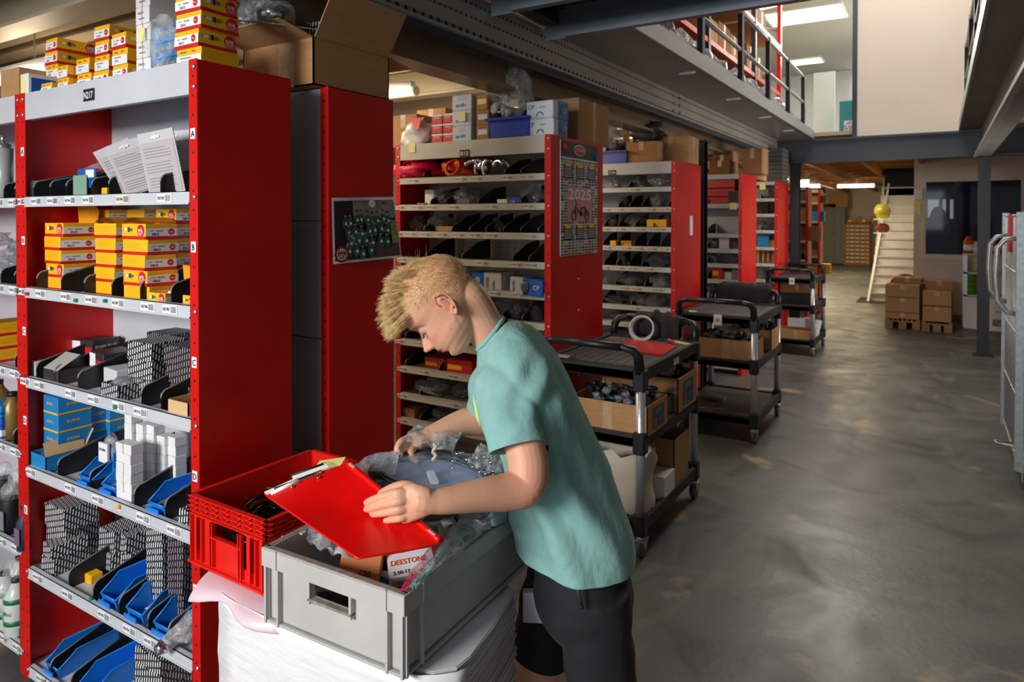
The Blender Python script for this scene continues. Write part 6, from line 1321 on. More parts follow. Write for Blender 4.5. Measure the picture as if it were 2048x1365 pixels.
# rim bands with zigzag lattice
def band(z):
    b.box(-X, X, -Y, -yi, z - .0012, z + .0012).box(-X, X, yi, Y, z - .0012, z + .0012).box(-X, -xi, -Y, Y, z - .0012, z + .0012).box(xi, X, -Y, Y, z - .0012, z + .0012)
for z in (rh - .001, rh - .013, rh - .026, rh - .038, rh - .046): band(z)
for lv, (z0, z1) in enumerate(((rh - .012, rh - .001), (rh - .025, rh - .013), (rh - .038, rh - .026))):
    for s in (-1, 1):
        n = 14
        for k in range(n):
            a = -X + .004 + k * (rw - .008) / n; c_ = a + (rw - .008) / n; za, zb_ = (z0, z1) if k % 2 else (z1, z0); y0, y1 = sorted((s * yi, s * Y))
            b.prism([(a, y0, za - .001), (c_, y0, zb_ - .001), (c_, y0, zb_ + .001), (a, y0, za + .001)], (0, y1 - y0, 0))
        n = 18
        for k in range(n):
            a = -Y + .004 + k * (rl - .008) / n; c_ = a + (rl - .008) / n; za, zb_ = (z0, z1) if k % 2 else (z1, z0); x0, x1 = sorted((s * xi, s * X))
            b.prism([(x0, a, za - .001), (x0, c_, zb_ - .001), (x0, c_, zb_ + .001), (x0, a, za + .001)], (x1 - x0, 0, 0))
b.obj('body', RC, rcx, world=False)
# crate contents : black cables in the red crate, bag with note
b = MB(); rr = random.Random(5)
for k in range(60):
    cx, cy = -1.49 + rr.uniform(-.05, .05), 1.25 + rr.uniform(-.08, .08); r = rr.uniform(.045, .085); zc = .775 + rr.uniform(0, .115); ph = rr.uniform(0, 6); tx, ty = rr.uniform(-.3, .3), rr.uniform(-.3, .3)
    b.tube([(cx + r * math.cos(a * .35 + ph), cy + 1.3 * r * math.sin(a * .35 + ph), min(.925, max(.768, zc + tx * r * math.cos(a * .35 + ph) + ty * r * math.sin(a * .35 + ph)))) for a in range(15)], rr.choice((.0025, .004, .0055)), 6, 0)
stuff(tag(b.obj('black_cables', mat('glossy_black_cable', (16, 16, 18), .25)), 'tangle of black cables filling the red crate', 'cables'))
o = put(bag_mesh(FILM, None, 4), 'plastic_bag', (-1.40, 1.33, .88), 'crinkled clear bag lying on the cables in red crate', 'bag'); o.scale = (.16, .20, .08)
o = put(MB().box(-.04, .04, -.025, .025, 0, .002).mesh('n', POST), 'paper_slip', (-1.45, 1.36, .955), 'pale yellow slip in the clear bag in red crate', 'note', .4); o.rotation_euler = (.25, -.2, .4)

# ------------------------------------------------------------------ contents of the grey crate
def gl(x, y, z): return gc.location + Matrix.Rotation(.037, 3, 'Z') @ Vector((x, y, z))
kraft = mat('reddish_carton', (190, 112, 62), .7)
b = MB().cbox(-.045, .045, -.03, .03, 0, .10, .002, 0)
for k, s_ in enumerate(('FRONT SHOCK', 'ABSORBER')): b.text(s_, (-.035, -.0308, .075 - k * .016), (1, 0, 0), (0, 0, 1), .010, 1)
b.text('FRONT SHOCK ABSORBER', (.036, .024, .1006), (-1, 0, 0), (0, -1, 0), .006, 1)
b.text('C50', (.0, -.0308, .02), (1, 0, 0), (0, 0, 1), .016, 1)
p = atz(716, 1140, .88); o = put(b.mesh('b', [kraft, INK]), 'brown_carton', (p.x, p.y, .842), 'orange brown carton with black print inside the grey crate', 'box'); o.rotation_euler = (-.55, .12, .55)
b = MB().cbox(-.05, .05, -.030, .030, 0, .03, .002, 0); b.box(-.05, .05, -.0305, .0305, .024, .0302, 2)
b.text('DEESTONE', (-.044, -.001, .0308), (1, 0, 0), (0, 1, 0), .019, 1, width=.078); b.text('2.50-17', (-.042, -.024, .0308), (1, 0, 0), (0, 1, 0), .012, 3)
b.text('DEESTONE', (-.044, -.0308, .008), (1, 0, 0), (0, 0, 1), .014, 1, width=.075)
p = atz(822, 1138, .87); o = put(b.mesh('b', [WHITE, mat('orange_print', (222, 84, 30), .5), WHITE, INK]), 'tyre_tube_box', (p.x, p.y, .862), 'white box with orange lettering at front right in grey crate', 'box'); o.rotation_euler = (.42, -.05, .85)
b = open_tray(.12, .09, .06, None, None, .002); p = atz(772, 1166, .87); o = tag(b.obj('open_white_box', WHITE), 'open white box at the front wall inside grey crate', 'box'); o.location = (p.x, p.y, .81); o.rotation_euler = (0, 0, .3)
b = MB(); rr = random.Random(9)
for k in range(26):
    c_ = gl(rr.uniform(-.13, .13), rr.uniform(-.2, .24), rr.uniform(.02, .10)); b.ell(c_, (rr.uniform(.03, .07), rr.uniform(.03, .07), rr.uniform(.015, .04)), 10, 7, k % 3, jit=.9, seed=k)
stuff(tag(b.obj('loose_parts', [INK, mat('dark_olive_parts', (66, 62, 48), .6, var=.3), mat('gunmetal_parts', (84, 88, 92), .35, .5, var=.3)]), 'jumble of dark spare parts at the bottom of grey crate', 'parts'))
def sheetbag(pts, thick, m, lab, mats=None, seed=0, name='plastic_bag', n=14, amp=.02, tilt=None):
    """flat crinkled bag spanning four corner points"""
    A_, B_, C_, D_ = [Vector(p) for p in pts]; nn = (B_ - A_).cross(D_ - A_).normalized(); b = MB(); top = []; bot = []
    for j in range(n + 1):
        for i in range(n + 1):
            u, v = i / n, j / n; p = (A_ * (1 - u) + B_ * u) * (1 - v) + (D_ * (1 - u) + C_ * u) * v; e = (math.sin(PI * u) * math.sin(PI * v)) ** .5
            w = amp * noise.noise(Vector((u * 5 + seed, v * 5, seed))) + amp * .5 * noise.noise(Vector((u * 13, v * 13 + seed, seed * 2)))
            top.append(p + nn * (thick * e + w)); bot.append(p + nn * (-thick * e + w * .8))
    f = [(j * (n + 1) + i, j * (n + 1) + i + 1, (j + 1) * (n + 1) + i + 1, (j + 1) * (n + 1) + i) for j in range(n) for i in range(n)]
    b.add(top, f, 0, True).add(bot, [tuple(reversed(q)) for q in f], 0, True)
    return tag(b.obj(name, m), lab, 'bag')
sheetbag([atd(612, 1080, 1.53), atd(700, 1120, 1.48), atd(690, 1050, 1.62), atd(622, 1040, 1.66)], .018, FILMD, 'silvery clear bag at the left end of grey crate', seed=3)
pinkm = film('rosy_film', (224, 70, 110), .5, .15); mintm = film('mint_film', (150, 210, 200), .5, .15)
sheetbag([atd(798, 1182, 1.33), atd(812, 1186, 1.32), atd(905, 1075, 1.50), atd(880, 1068, 1.52)], .009, pinkm, 'long rosy plastic sleeve along the right wall of grey crate', seed=5, amp=.006)
sheetbag([atd(818, 1180, 1.33), atd(836, 1172, 1.33), atd(950, 1050, 1.56), atd(915, 1052, 1.56)], .009, mintm, 'mint tinted plastic sleeve beside the rosy sleeve', seed=6, amp=.006)
sheetbag([atd(850, 1150, 1.37), atd(872, 1138, 1.38), atd(1010, 1030, 1.62), atd(935, 1010, 1.62)], .014, FILM, 'crinkled clear sleeve with shiny parts at the crate right edge', seed=7, amp=.012)
b = MB(); p = atd(955, 1052, 1.58); q = atd(1005, 1022, 1.66); b.tube([p, p.lerp(q, .4), p.lerp(q, .8), q], [.014, .026, .028, .02], 16, 0); b.tube([q, q + (q - p) * .3], [.030, .030], 20, 1)
tag(b.obj('chrome_part', [CHROME, mat('brass_mesh', (150, 140, 84), .5, .4)]), 'shiny metal cylinder in clear plastic at the far crate corner', 'part')
b = MB(); p = gl(.02, -.12, .105)
for k in range(5): b.tube([p + Vector(((.06 - .004 * k) * math.cos(a * PI / 12), (.045 - .003 * k) * math.sin(a * PI / 12), .006 * k + .01 * math.sin(a * PI / 12))) for a in range(24)], .0032, 6, 0, closed=True)
tag(b.obj('cable_coil', mat('glossy_black_cable', (16, 16, 18), .25)), 'small black cable coil under the red folder in grey crate', 'coil')
b = MB().ell(gl(.02, -.10, .085), (.09, .08, .025), 18, 10, 0, jit=.3, seed=3); tag(b.obj('blue_packet', mat('glossy_blue_packet', (10, 90, 180), .25, bump=.3, bscale=25)), 'glossy blue packet below the small black coil', 'packet')
b = MB().ell(gl(-.04, -.05, .095), (.06, .05, .02), 16, 8, 0, jit=.3, seed=5); tag(b.obj('amber_packet', mat('amber_packet', (200, 140, 30), .3)), 'amber packet partly hidden below the red folder', 'packet')
b = MB().ell(gl(-.06, -.02, .10), (.085, .07, .03), 18, 10, 0, jit=.5, seed=6); tag(b.obj('dark_film_packet', [FILMG]), 'grey film packet between carton and clear bags', 'packet')

# big clear bag with ring of cable
cc = atd(868, 955, 1.62); uu = (atd(995, 985, 1.60) - atd(735, 955, 1.62)).normalized(); vv = (atd(895, 905, 1.76) - atd(850, 1010, 1.50)); vv = (vv - uu * vv.dot(uu)).normalized(); nn = uu.cross(vv)
if nn.z < 0: nn = -nn
bg = thing('cable_bag', 'large clear bag holding a wide ring of dark cables above the crate', 'bag', cc)
b = MB(); rr = random.Random(12)
for k in range(16):
    r1 = rr.uniform(.125, .152); r2 = r1 * rr.uniform(.70, .80); off = nn * rr.uniform(-.010, .014) + uu * rr.uniform(-.006, .006)
    b.tube([cc + uu * r1 * math.cos(a * PI / 20) + vv * r2 * math.sin(a * PI / 20) + off + nn * (.004 * math.sin(a * .6 + k)) for a in range(40)], rr.choice((.0024, .0032, .0042)), 6, 0 if k % 4 else 1, closed=True)
stuff(b.obj('cable_ring', [mat('slate_cable', (44, 52, 66), .35), INK], bg))
b = MB(); b.add([cc + uu * .118 * math.cos(2 * PI * i / 30) + vv * .086 * math.sin(2 * PI * i / 30) + nn * (.002 * math.sin(i)) for i in range(30)], [tuple(range(30))]); io = b.obj('haze_disc', mat('pale_blue_haze', (150, 166, 200), .35, bump=.3, bscale=12), bg); io.modifiers.new('s', 'SOLIDIFY').thickness = .001  # added opaque disc imitating the pale light in the layered plastic
def pw(p, q, rot=0): return cc + uu * p + vv * q
b = MB(); n = 40; 
def outline(a):
    c_, s_ = math.cos(a), math.sin(a); r = 1 / ((abs(c_) ** 2.6 + abs(s_) ** 2.6) ** (1 / 2.6)); w = 1 + .05 * noise.noise(Vector((c_ * 2, s_ * 2, 3))) + .05 * noise.noise(Vector((c_ * 6, s_ * 6, 9)))
    return c_ * .183 * r * w, s_ * .140 * r * w
for sgn in (1, -1):
    rs = []
    for j, f in enumerate((0, .15, .3, .45, .6, .72, .84, .94, 1)):
        row = []
        for i in range(n):
            a = 2 * PI * i / n; x, y = outline(a); h = .018 * (1 - f ** 3) + (.003 * math.sin(a * 9 + f * 4) + .005 * noise.noise(Vector((x * 22 * f, y * 22 * f, 4 + sgn)))) * f
            row.append(cc + uu * x * f + vv * y * f + nn * (h * sgn if f < 1 else .004 * math.sin(a * 7)))
        rs.append(row)
    b.rings(rs, 0, caps=False)
b.obj('film', film('bag_film', (190, 204, 232), .36, .14, 7, .35), bg)
sheetbag([atd(800, 880, 1.70), atd(905, 905, 1.70), atd(925, 862, 1.80), atd(835, 850, 1.78)], .008, FILM, 'open crinkled mouth of the clear bag around far hand', seed=11, amp=.02)
sheetbag([atd(935, 925, 1.66), atd(1000, 960, 1.62), atd(1012, 925, 1.70), atd(962, 885, 1.72)], .01, FILM, 'loose crinkled bag corner beside the shirt sleeve', seed=12, amp=.03)
sheetbag([atd(700, 935, 1.56), atd(790, 950, 1.58), atd(800, 900, 1.68), atd(735, 915, 1.66)], .006, FILM, 'smooth bag corner behind the folder spine', seed=13, amp=.01)
b = MB()
for k in range(15):
    t_ = k / 25; p = cc + uu * (.09 + .055 * math.sin(t_ * 9)) + vv * (.03 + .05 * math.cos(t_ * 14)) + nn * (.022 + .008 * math.sin(t_ * 31)); b.ell(p, (.010, .006, .004), 8, 5, 0, jit=.9, seed=k)
b.obj('fittings', CHROME, bg)
b = MB(); p = atd(862, 958, 1.60); b.prism([p + uu * -.014 + vv * .02, p + uu * .0 + vv * .026, p + uu * .022 + vv * -.022, p + uu * .004 + vv * -.026], nn * .008); b.obj('paper_tag', WHITE, bg)
b = MB(); 
for k in range(9): p = atd(868 + 3 * math.sin(k * 1.3), 900 + k * 3.6, 1.66); b.ell(p + nn * .012, (.0045, .0045, .0055), 6, 4)
b.obj('twist_tie', mat('beige_tie', (200, 190, 160), .4), bg)

# ------------------------------------------------------------------ red folder clipboard
A_, B_, C_, D_ = atd(530, 988, 1.47), atd(698, 926, 1.53), atd(884, 1083, 1.32), atd(716, 1116, 1.26)
cb_ = thing('clipboard', 'bright red folder clipboard held open over the grey crate', 'clipboard', (A_ + B_ + C_ + D_) / 4)
nn2 = (B_ - A_).cross(D_ - A_).normalized()
if nn2.z < 0: nn2 = -nn2
REDV = mat('bright_red_vinyl', (226, 8, 6), .32, bump=.12, bscale=5)
b = MB(); N = 24
def cp(u, v, o=0):
    p = (A_ * (1 - u) + B_ * u) * (1 - v) + (D_ * (1 - u) + C_ * u) * v
    w = .004 * math.sin(v * 9 + u * 3) * (1 - abs(2 * u - 1)) + .0035 * math.sin(v * 34 + u * 10) * math.exp(-((v - .5) / .2) ** 2) * math.exp(-((u - .55) / .25) ** 2) - .006 * math.sin(PI * u) * math.sin(PI * v)
    return p + nn2 * (w + o)
top = [cp(i / N, j / N) for j in range(N + 1) for i in range(N + 1)]; bot = [cp(i / N, j / N, -.004) for j in range(N + 1) for i in range(N + 1)]
f = [(j * (N + 1) + i, j * (N + 1) + i + 1, (j + 1) * (N + 1) + i + 1, (j + 1) * (N + 1) + i) for j in range(N) for i in range(N)]
b.add(top, f, 0, True).add(bot, [tuple(reversed(q)) for q in f], 0, True)
edge = [cp(i / N, 0, -.002) for i in range(N + 1)] + [cp(1, i / N, -.002) for i in range(1, N + 1)] + [cp(1 - i / N, 1, -.002) for i in range(1, N + 1)] + [cp(0, 1 - i / N, -.002) for i in range(1, N)]
b.tube(edge, .0026, 6, 0, closed=True); b.obj('cover', REDV, cb_, fix=False)
b = MB().tube([cp(.985, i / N, .001) for i in range(N + 1)], .0062, 10, 0); b.obj('spine', REDV, cb_)
b = MB()
for v0 in (.07, .93):
    for k in range(7): v = v0 + (k - 3) * .009; b.tube([cp(.955, v, .007), cp(.995, v, .0085)], .0008, 4)
b.obj('weld_mark', mat('pink_white', (225, 190, 190), .5), cb_)
b = MB().tube([cp(.10, .012, .003), cp(.66, .012, .003)], .005, 8, 0); b.tube([cp(.04, .03, .0), cp(.38, .02, .004)], [.004, .006], 8, 1); b.prism([cp(.0, .03, .001), cp(.34, .035, .003), cp(.36, -.01, .003), cp(.0, -.005, .001)], nn2 * .003, 1); b.prism([cp(.34, .0, .004), cp(.76, .0, .004), cp(.76, -.035, .006), cp(.36, -.04, .006)], nn2 * .002, 1)
b.tube([cp(.36, -.045, .008), cp(.74, -.04, .008)], .003, 8, 2)
b.obj('paper_edge', [CHROME, mat('paper_white', (236, 232, 226), .6), INK], cb_)
b = MB()
for u in (.27, .58): b.ell(cp(u, .055, .003), (.0045, .0045, .003), 10, 6)
b.obj('rivet', CHROME, cb_)
# ------------------------------------------------------------------ the boy
boy_base = atd(1170, 1100, 1.68); boy_base.z = 0
boy = thing('person', 'blond boy in a teal shirt and black shorts leaning over the crates', 'person', boy_base)
LR = Vector((fwd.x, fwd.y, 0)).normalized()      # away from the camera = the boy's right
def rings_chain(pts, n=24):
    """pts: (centre, u half-axis vector, v half-axis vector)"""
    return [[c + u * math.cos(2 * PI * k / n) + v * math.sin(2 * PI * k / n) for k in range(n)] for c, u, v in pts]
def domed(pts):
    """add rounded ends to a chain of (c,u,v)"""
    c0, u0, v0 = pts[0]; c1, u1, v1 = pts[-1]; d0 = (c0 - pts[1][0]).normalized(); d1 = (c1 - pts[-2][0]).normalized()
    r0 = min(u0.length, v0.length); r1 = min(u1.length, v1.length); out = []
    for a in (80, 60, 35): out.append((c0 + d0 * r0 * math.sin(rad(a)), u0 * math.cos(rad(a)), v0 * math.cos(rad(a))))
    out += pts
    for a in (35, 60, 80): out.append((c1 + d1 * r1 * math.sin(rad(a)), u1 * math.cos(rad(a)), v1 * math.cos(rad(a))))
    return out
def limb(b, pts, sub=4, n=20, mi=0, flat=None):
    """pts: (pos, radius); smooth tapered limb with round ends"""
    P = [Vector(p) for p, r in pts]; Rr = [r for p, r in pts]; out = []; rrs = []
    for i in range(len(P) - 1):
        p0 = P[max(i - 1, 0)]; p3 = P[min(i + 2, len(P) - 1)]
        for k in range(sub):
            t = k / sub; t2, t3 = t * t, t * t * t
            out.append(.5 * ((2 * P[i]) + (P[i + 1] - p0) * t + (2 * p0 - 5 * P[i] + 4 * P[i + 1] - p3) * t2 + (3 * P[i] - p0 - 3 * P[i + 1] + p3) * t3)); rrs.append(Rr[i] * (1 - t) + Rr[i + 1] * t)
    out.append(P[-1]); rrs.append(Rr[-1]); ch = []; prev = None
    for i, p in enumerate(out):
        t = (out[min(i + 1, len(out) - 1)] - out[max(i - 1, 0)]).normalized()
        a = (prev - t * prev.dot(t)).normalized() if prev is not None else (flat[0] - t * flat[0].dot(t)).normalized() if flat else t.orthogonal().normalized()
        prev = a; bb = t.cross(a); k = flat[1] if flat else 1
        ch.append((p, a * rrs[i] * k, bb * rrs[i]))
    b.rings(rings_chain(domed(ch), n), mi)
def remesh(b, name, mats, voxel, smooth=6, parent=None):
    o = b.obj('tmp', mats, parent); m = o.modifiers.new('r', 'REMESH'); m.mode = 'VOXEL'; m.voxel_size = voxel; m.use_smooth_shade = True
    if smooth: s = o.modifiers.new('s', 'SMOOTH'); s.factor = .5; s.iterations = smooth
    dg = bpy.context.evaluated_depsgraph_get(); me = bpy.data.meshes.new_from_object(o.evaluated_get(dg), depsgraph=dg); me.name = name
    o.modifiers.clear(); old = o.data; o.data = me; bpy.data.meshes.remove(old); o.name = name
    me.polygons.foreach_set('use_smooth', [True] * len(me.polygons)); return o
# head frame
HO = atd(884, 604, 1.635)
hu_img = (-.83, -.555); hf_img = (-.555, .83)
Ru = rgt; Uu = Vector((0, 0, 1))
hfw = (Ru * hf_img[0] - Uu * hf_img[1]).normalized(); hup = (Ru * hu_img[0] - Uu * hu_img[1]).normalized(); hlf = hfw.cross(hup).normalized()
if hlf.dot(LR) > 0: hlf = -hlf
# slight turn of the face toward the camera
hfw = (hfw + hlf * .05).normalized(); hlf = (hlf - hfw * hlf.dot(hfw)).normalized(); hup = (hup - hfw * hup.dot(hfw) - hlf * hup.dot(hlf)).normalized()
def hp(x, y, z): return HO + (hfw * x + hlf * y + hup * z) * .0104      # centimetres: forward, left, up
def interp(tab, z):
    tab = sorted(tab)
    if z <= tab[0][0]: return tab[0][1]
    for (a, va), (b_, vb) in zip(tab, tab[1:]):
        if z <= b_: t = (z - a) / (b_ - a); t = t * t * (3 - 2 * t) * .4 + t * .6; return va + (vb - va) * t
    return tab[-1][1]
XF = [(-10.6, 6.2), (-10.2, 7.3), (-9.4, 8.2), (-8.4, 8.7), (-7.5, 8.5), (-6.4, 8.9), (-5.0, 9.15), (-3.5, 8.8), (-1.5, 8.3), (0, 8.1), (1.2, 8.7), (2.0, 9.1), (3.5, 9.2), (5.0, 8.9), (6.6, 8.0), (8.2, 6.4), (9.5, 4.4), (10.5, 2.2), (11.0, 0.6), (11.15, 0)]
XB = [(-10.6, 4.4), (-9.8, 1.2), (-8.6, -1.2), (-7.0, -3.0), (-5.5, -4.6), (-4, -6.2), (-2, -8.0), (0, -9.0), (2, -9.6), (4, -9.5), (6, -8.6), (8, -6.8), (9.5, -4.6), (10.5, -2.4), (11.0, -.7), (11.15, 0)]
YW = [(-10.6, 1.0), (-10.0, 2.9), (-9.0, 3.9), (-7.5, 5.0), (-6, 5.7), (-4, 6.2), (-2, 6.6), (0, 7.0), (2, 7.3), (4, 7.4), (6, 7.0), (8, 5.8), (9.5, 4.1), (10.5, 2.2), (11.0, .7), (11.15, 0)]
def g(x, s): return math.exp(-(x / s) ** 2)
def headpt(z, a, off=0.0):
    xf, xb, yw = interp(XF, z), interp(XB, z), interp(YW, z); xm = (xf + xb) / 2 + (0.6 if z > -3 else .2); c, s = math.cos(a), math.sin(a)
    e = 2.25; r = (abs(c) ** e + abs(s) ** e) ** (-1 / e)
    x = xm + ((xf - xm) if c > 0 else (xm - xb)) * c * r; y = yw * s * r
    if c > 0:
        # nose
        nz = interp([(-5.0, 0), (-4.5, .25), (-4.1, 1.7), (-3.5, 2.9), (-2.9, 3.1), (-2.0, 2.4), (-1.0, 1.6), (0, .9), (.9, .25), (1.8, 0)], z); wn = interp([(-4.6, 1.7), (-3.6, 1.45), (-2.6, 1.15), (-1, .75), (.5, .7), (2, 1)], z); x += nz * g(y, wn)
        x += .35 * g(z + 3.7, .6) * (g(y - 1.3, .55) + g(y + 1.3, .55))
        # lips, philtrum, chin
        lw = g(y, 2.2); x += (.80 * g(z + 5.55, .45) + .72 * g(z + 6.55, .48) - .45 * g(z + 6.03, .16) + .25 * g(z + 4.9, .5)) * lw - .25 * g(z + 7.5, .6) * g(y, 2.0) + .35 * g(z + 9.0, .9) * g(y, 1.8)
        # eye sockets, brow, cheeks
        for sg in (-1, 1):
            yy = y - sg * 3.15; x += -1.05 * g(z - .25, 1.15) * g(yy, 1.55) + .30 * g(z - 1.9, .65) * g(yy + sg * -.3, 2.0) + .35 * g(z + 2.6, 1.6) * g(yy - sg * .8, 1.8)
    if z < -3: y *= 1 + .05 * g(z + 5.5, 2) * (1 if -.2 < c < .6 else .5)
    if off: 
        v = Vector((x - xm * .5, y, z)); L = v.length; v *= (L + off) / L; x, y, z = v.x + xm * .5, v.y, v.z
    return x, y, z
NZh, NA = 110, 120
zs_ = [-10.6 + 21.72 * (.5 - .5 * math.cos(PI * (k + .3) / (NZh + .0))) for k in range(NZh)]
body = MB(); rs = []
for z in zs_: rs.append([hp(*headpt(z, 2 * PI * k / NA)) for k in range(NA)])
body.rings(rs, 0)
# eyelids (closed, looking down)
for sg in (-1, 1): body.ell(hp(7.05, sg * 3.1, .0), (.0118, .0112, .0112), 20, 14)
# ear
def ear(sg):
    c = (-.6, sg * 7.25, -1.3); pts = []
    def E_(x, z, o): return hp(c[0] + x, c[1] + sg * o, c[2] + z)
    hel = [(.9, .2, .2), (1.0, 1.4, .5), (.6, 2.5, .8), (-.4, 3.1, 1.1), (-1.5, 2.8, 1.4), (-2.1, 1.7, 1.6), (-2.1, .4, 1.6), (-1.7, -.9, 1.4), (-1.0, -2.0, 1.1), (-.2, -2.7, .8), (.5, -2.4, .5), (.7, -1.5, .3)]
    limb(body, [(E_(*h), .0026 + .0012 * (k > 8)) for k, h in enumerate(hel)], 3, 10)
    limb(body, [(E_(-.1, 2.2, .7), .0022), (E_(-1.1, 1.6, 1.15), .0024), (E_(-1.4, .4, 1.25), .0024), (E_(-1.1, -.8, 1.1), .0024), (E_(-.4, -1.5, .8), .0024)], 3, 10)
    limb(body, [(E_(.7, .2, .3), .003), (E_(.55, -.5, .5), .0034), (E_(.4, -1.1, .45), .003)], 3, 10)
    # shell plate
    M_ = Matrix((hfw, hlf * sg, hup)).transposed()
    T_ = Matrix.Rotation(rad(-38) * sg, 3, 'Z'); M2 = M_ @ Matrix.Rotation(rad(32), 3, 'Z')
    body.ell(E_(-.6, .6, .45), (.0150, .0028, .0235), 16, 10, 0, M=M2)
    body.ell(E_(-.25, -1.9, .55), (.0075, .0028, .0085), 12, 8, 0, M=M2)
ear(1); ear(-1)
# neck, trunk core
hb = hp(-2.6, 0, -4.5)
nb = atd(984, 678, 1.66)
limb(body, [(hp(-3.6, 0, 1.4), .048), (hp(-3.9, 0, -2.2), .048), (hp(-3.6, 0, -5.0), .048), (hp(-3.4, 0, -5.2).lerp(nb, .6), .047), (nb, .048), (atd(1020, 725, 1.67), .06)], 4, 24)
body.rings(rings_chain(domed([(atd(1040, 765, 1.67), rgt * .06, LR * .10), (atd(1085, 880, 1.67), rgt * .08, LR * .12), (atd(1140, 1020, 1.67), rgt * .09, LR * .12), (atd(1165, 1120, 1.67), rgt * .09, LR * .13)])))
# arms
hand_n = atd(836, 1004, 1.335)
limb(body, [(atd(1012, 780, 1.56), .040), (atd(1040, 860, 1.49), .043), (atd(1057, 930, 1.455), .044), (atd(1050, 972, 1.44), .043), (atd(1012, 985, 1.42), .038), (atd(960, 991, 1.39), .033), (atd(905, 1000, 1.36), .027), (atd(868, 1004, 1.345), .0235), (atd(845, 1003, 1.338), .0235)], 4, 24)
limb(body, [(atd(995, 775, 1.78), .040), (atd(990, 815, 1.86), .040), (atd(975, 838, 1.86), .042), (atd(930, 845, 1.83), .036), (atd(885, 862, 1.79), .029), (atd(850, 878, 1.76), .024), (atd(832, 886, 1.74), .023)], 4, 24)
# near hand : palm + fingers laid over the folder
def hand(pts_palm, fingers, thumb):
    for c, ax in pts_palm: pass
def pd(px, py, d): return atd(px, py, d)
toC = -fwd
palm = [(pd(850, 1002, 1.340), .0215, .030), (pd(832, 1003, 1.342), .0190, .036), (pd(815, 1007, 1.346), .0160, .039), (pd(803, 1011, 1.350), .0120, .037)]
body.rings(rings_chain(domed([(c, toC * t, (upv * .98 + rgt * -.1).normalized() * w) for c, t, w in palm]), 20))
fing = [
    [(812, 985, 1.343), (795, 987, 1.338), (768, 993, 1.352), (744, 1001, 1.370), (733, 1006, 1.380)],
    [(812, 1000, 1.338), (794, 1003, 1.332), (766, 1010, 1.350), (745, 1016, 1.370), (733, 1019, 1.382)],
    [(812, 1016, 1.338), (795, 1020, 1.334), (772, 1025, 1.350), (755, 1028, 1.366), (745, 1029, 1.376)],
    [(814, 1031, 1.342), (800, 1036, 1.338), (786, 1039, 1.350), (777, 1041, 1.362), (771, 1042, 1.370)]]
frad = [(.0098, .0102, .0088, .0078, .0066), (.0098, .0104, .0090, .0080, .0068), (.0094, .0100, .0086, .0076, .0066), (.0086, .0090, .0076, .0068, .0058)]
for f, r in zip(fing, frad): limb(body, [(pd(*p), q) for p, q in zip(f, r)], 4, 14)
limb(body, [(pd(842, 990, 1.350), .0155), (pd(818, 976, 1.362), .0135), (pd(797, 974, 1.385), .0108), (pd(776, 981, 1.415), .0095), (pd(762, 988, 1.432), .008)], 4, 14)
# far hand
body.rings(rings_chain(domed([(pd(836, 884, 1.74), toC * .017, upv * .026), (pd(822, 889, 1.73), toC * .015, upv * .030), (pd(812, 893, 1.725), toC * .011, upv * .028)]), 18))
for k, f in enumerate(([(815, 878, 1.72), (802, 884, 1.70), (796, 893, 1.69), (795, 901, 1.685)], [(812, 887, 1.715), (800, 891, 1.70), (794, 898, 1.69), (795, 905, 1.685)], [(812, 896, 1.715), (803, 900, 1.70), (800, 906, 1.69), (802, 911, 1.685)], [(814, 904, 1.72), (808, 908, 1.71), (807, 914, 1.70), (810, 917, 1.695)], [(826, 898, 1.72), (822, 908, 1.70), (826, 918, 1.69), (834, 924, 1.685)])):
    limb(body, [(pd(*p), q) for p, q in zip(f, (.0098, .0092, .008, .0066))], 4, 12)
# legs (near = left leg straight, far = right leg forward)
nh = atd(1182, 1140, 1.60); fh = atd(1125, 1120, 1.78)
nk = nh + Vector((0, 0, 0)) + rgt * .020 - Vector((0, 0, .40)); nf = nk + rgt * .03 - Vector((0, 0, .36))
fk = fh + rgt * -.085 - Vector((0, 0, .39)) ; ff = fk + rgt * .03 - Vector((0, 0, .36))
nf.z = .07; ff.z = .07
for h, k_, f in ((nh, nk, nf), (fh, fk, ff)):
    limb(body, [(h, .070), (h.lerp(k_, .5), .062), (k_, .056), (k_.lerp(f, .3) + rgt * .01, .053), (k_.lerp(f, .7), .038), (f, .032)], 4, 24)
skin = bpy.data.materials.new('skin'); skin.use_nodes = True; nt = skin.node_tree; b_ = nt.nodes['Principled BSDF']; b_.inputs['Roughness'].default_value = .46; b_.inputs['Subsurface Weight'].default_value = .18; b_.inputs['Subsurface Radius'].default_value = (.012, .004, .002); b_.inputs['Specular IOR Level'].default_value = .4
va = nt.nodes.new('ShaderNodeVertexColor'); va.layer_name = 'tint'; nt.links.new(va.outputs[0], b_.inputs['Base Color'])
tc = nt.nodes.new('ShaderNodeTexCoord'); n1 = nt.nodes.new('ShaderNodeTexNoise'); n1.inputs['Scale'].default_value = 380; bp = nt.nodes.new('ShaderNodeBump'); bp.inputs['Strength'].default_value = .10; bp.inputs['Distance'].default_value = .003
nt.links.new(tc.outputs['Object'], n1.inputs['Vector']); nt.links.new(n1.outputs[0], bp.inputs['Height']); nt.links.new(bp.outputs[0], b_.inputs['Normal'])
bo_ = remesh(body, 'body', skin, .0021, 5, boy)
me = bo_.data; ca = me.color_attributes.new('tint', 'FLOAT_COLOR', 'POINT'); import array
base = Vector(lin((224, 170, 140))); lip = Vector(lin((190, 76, 72))); rosy = Vector(lin((222, 130, 108))); scalp = Vector(lin((206, 164, 116))); brow = Vector(lin((176, 128, 84))); buf = array.array('f')
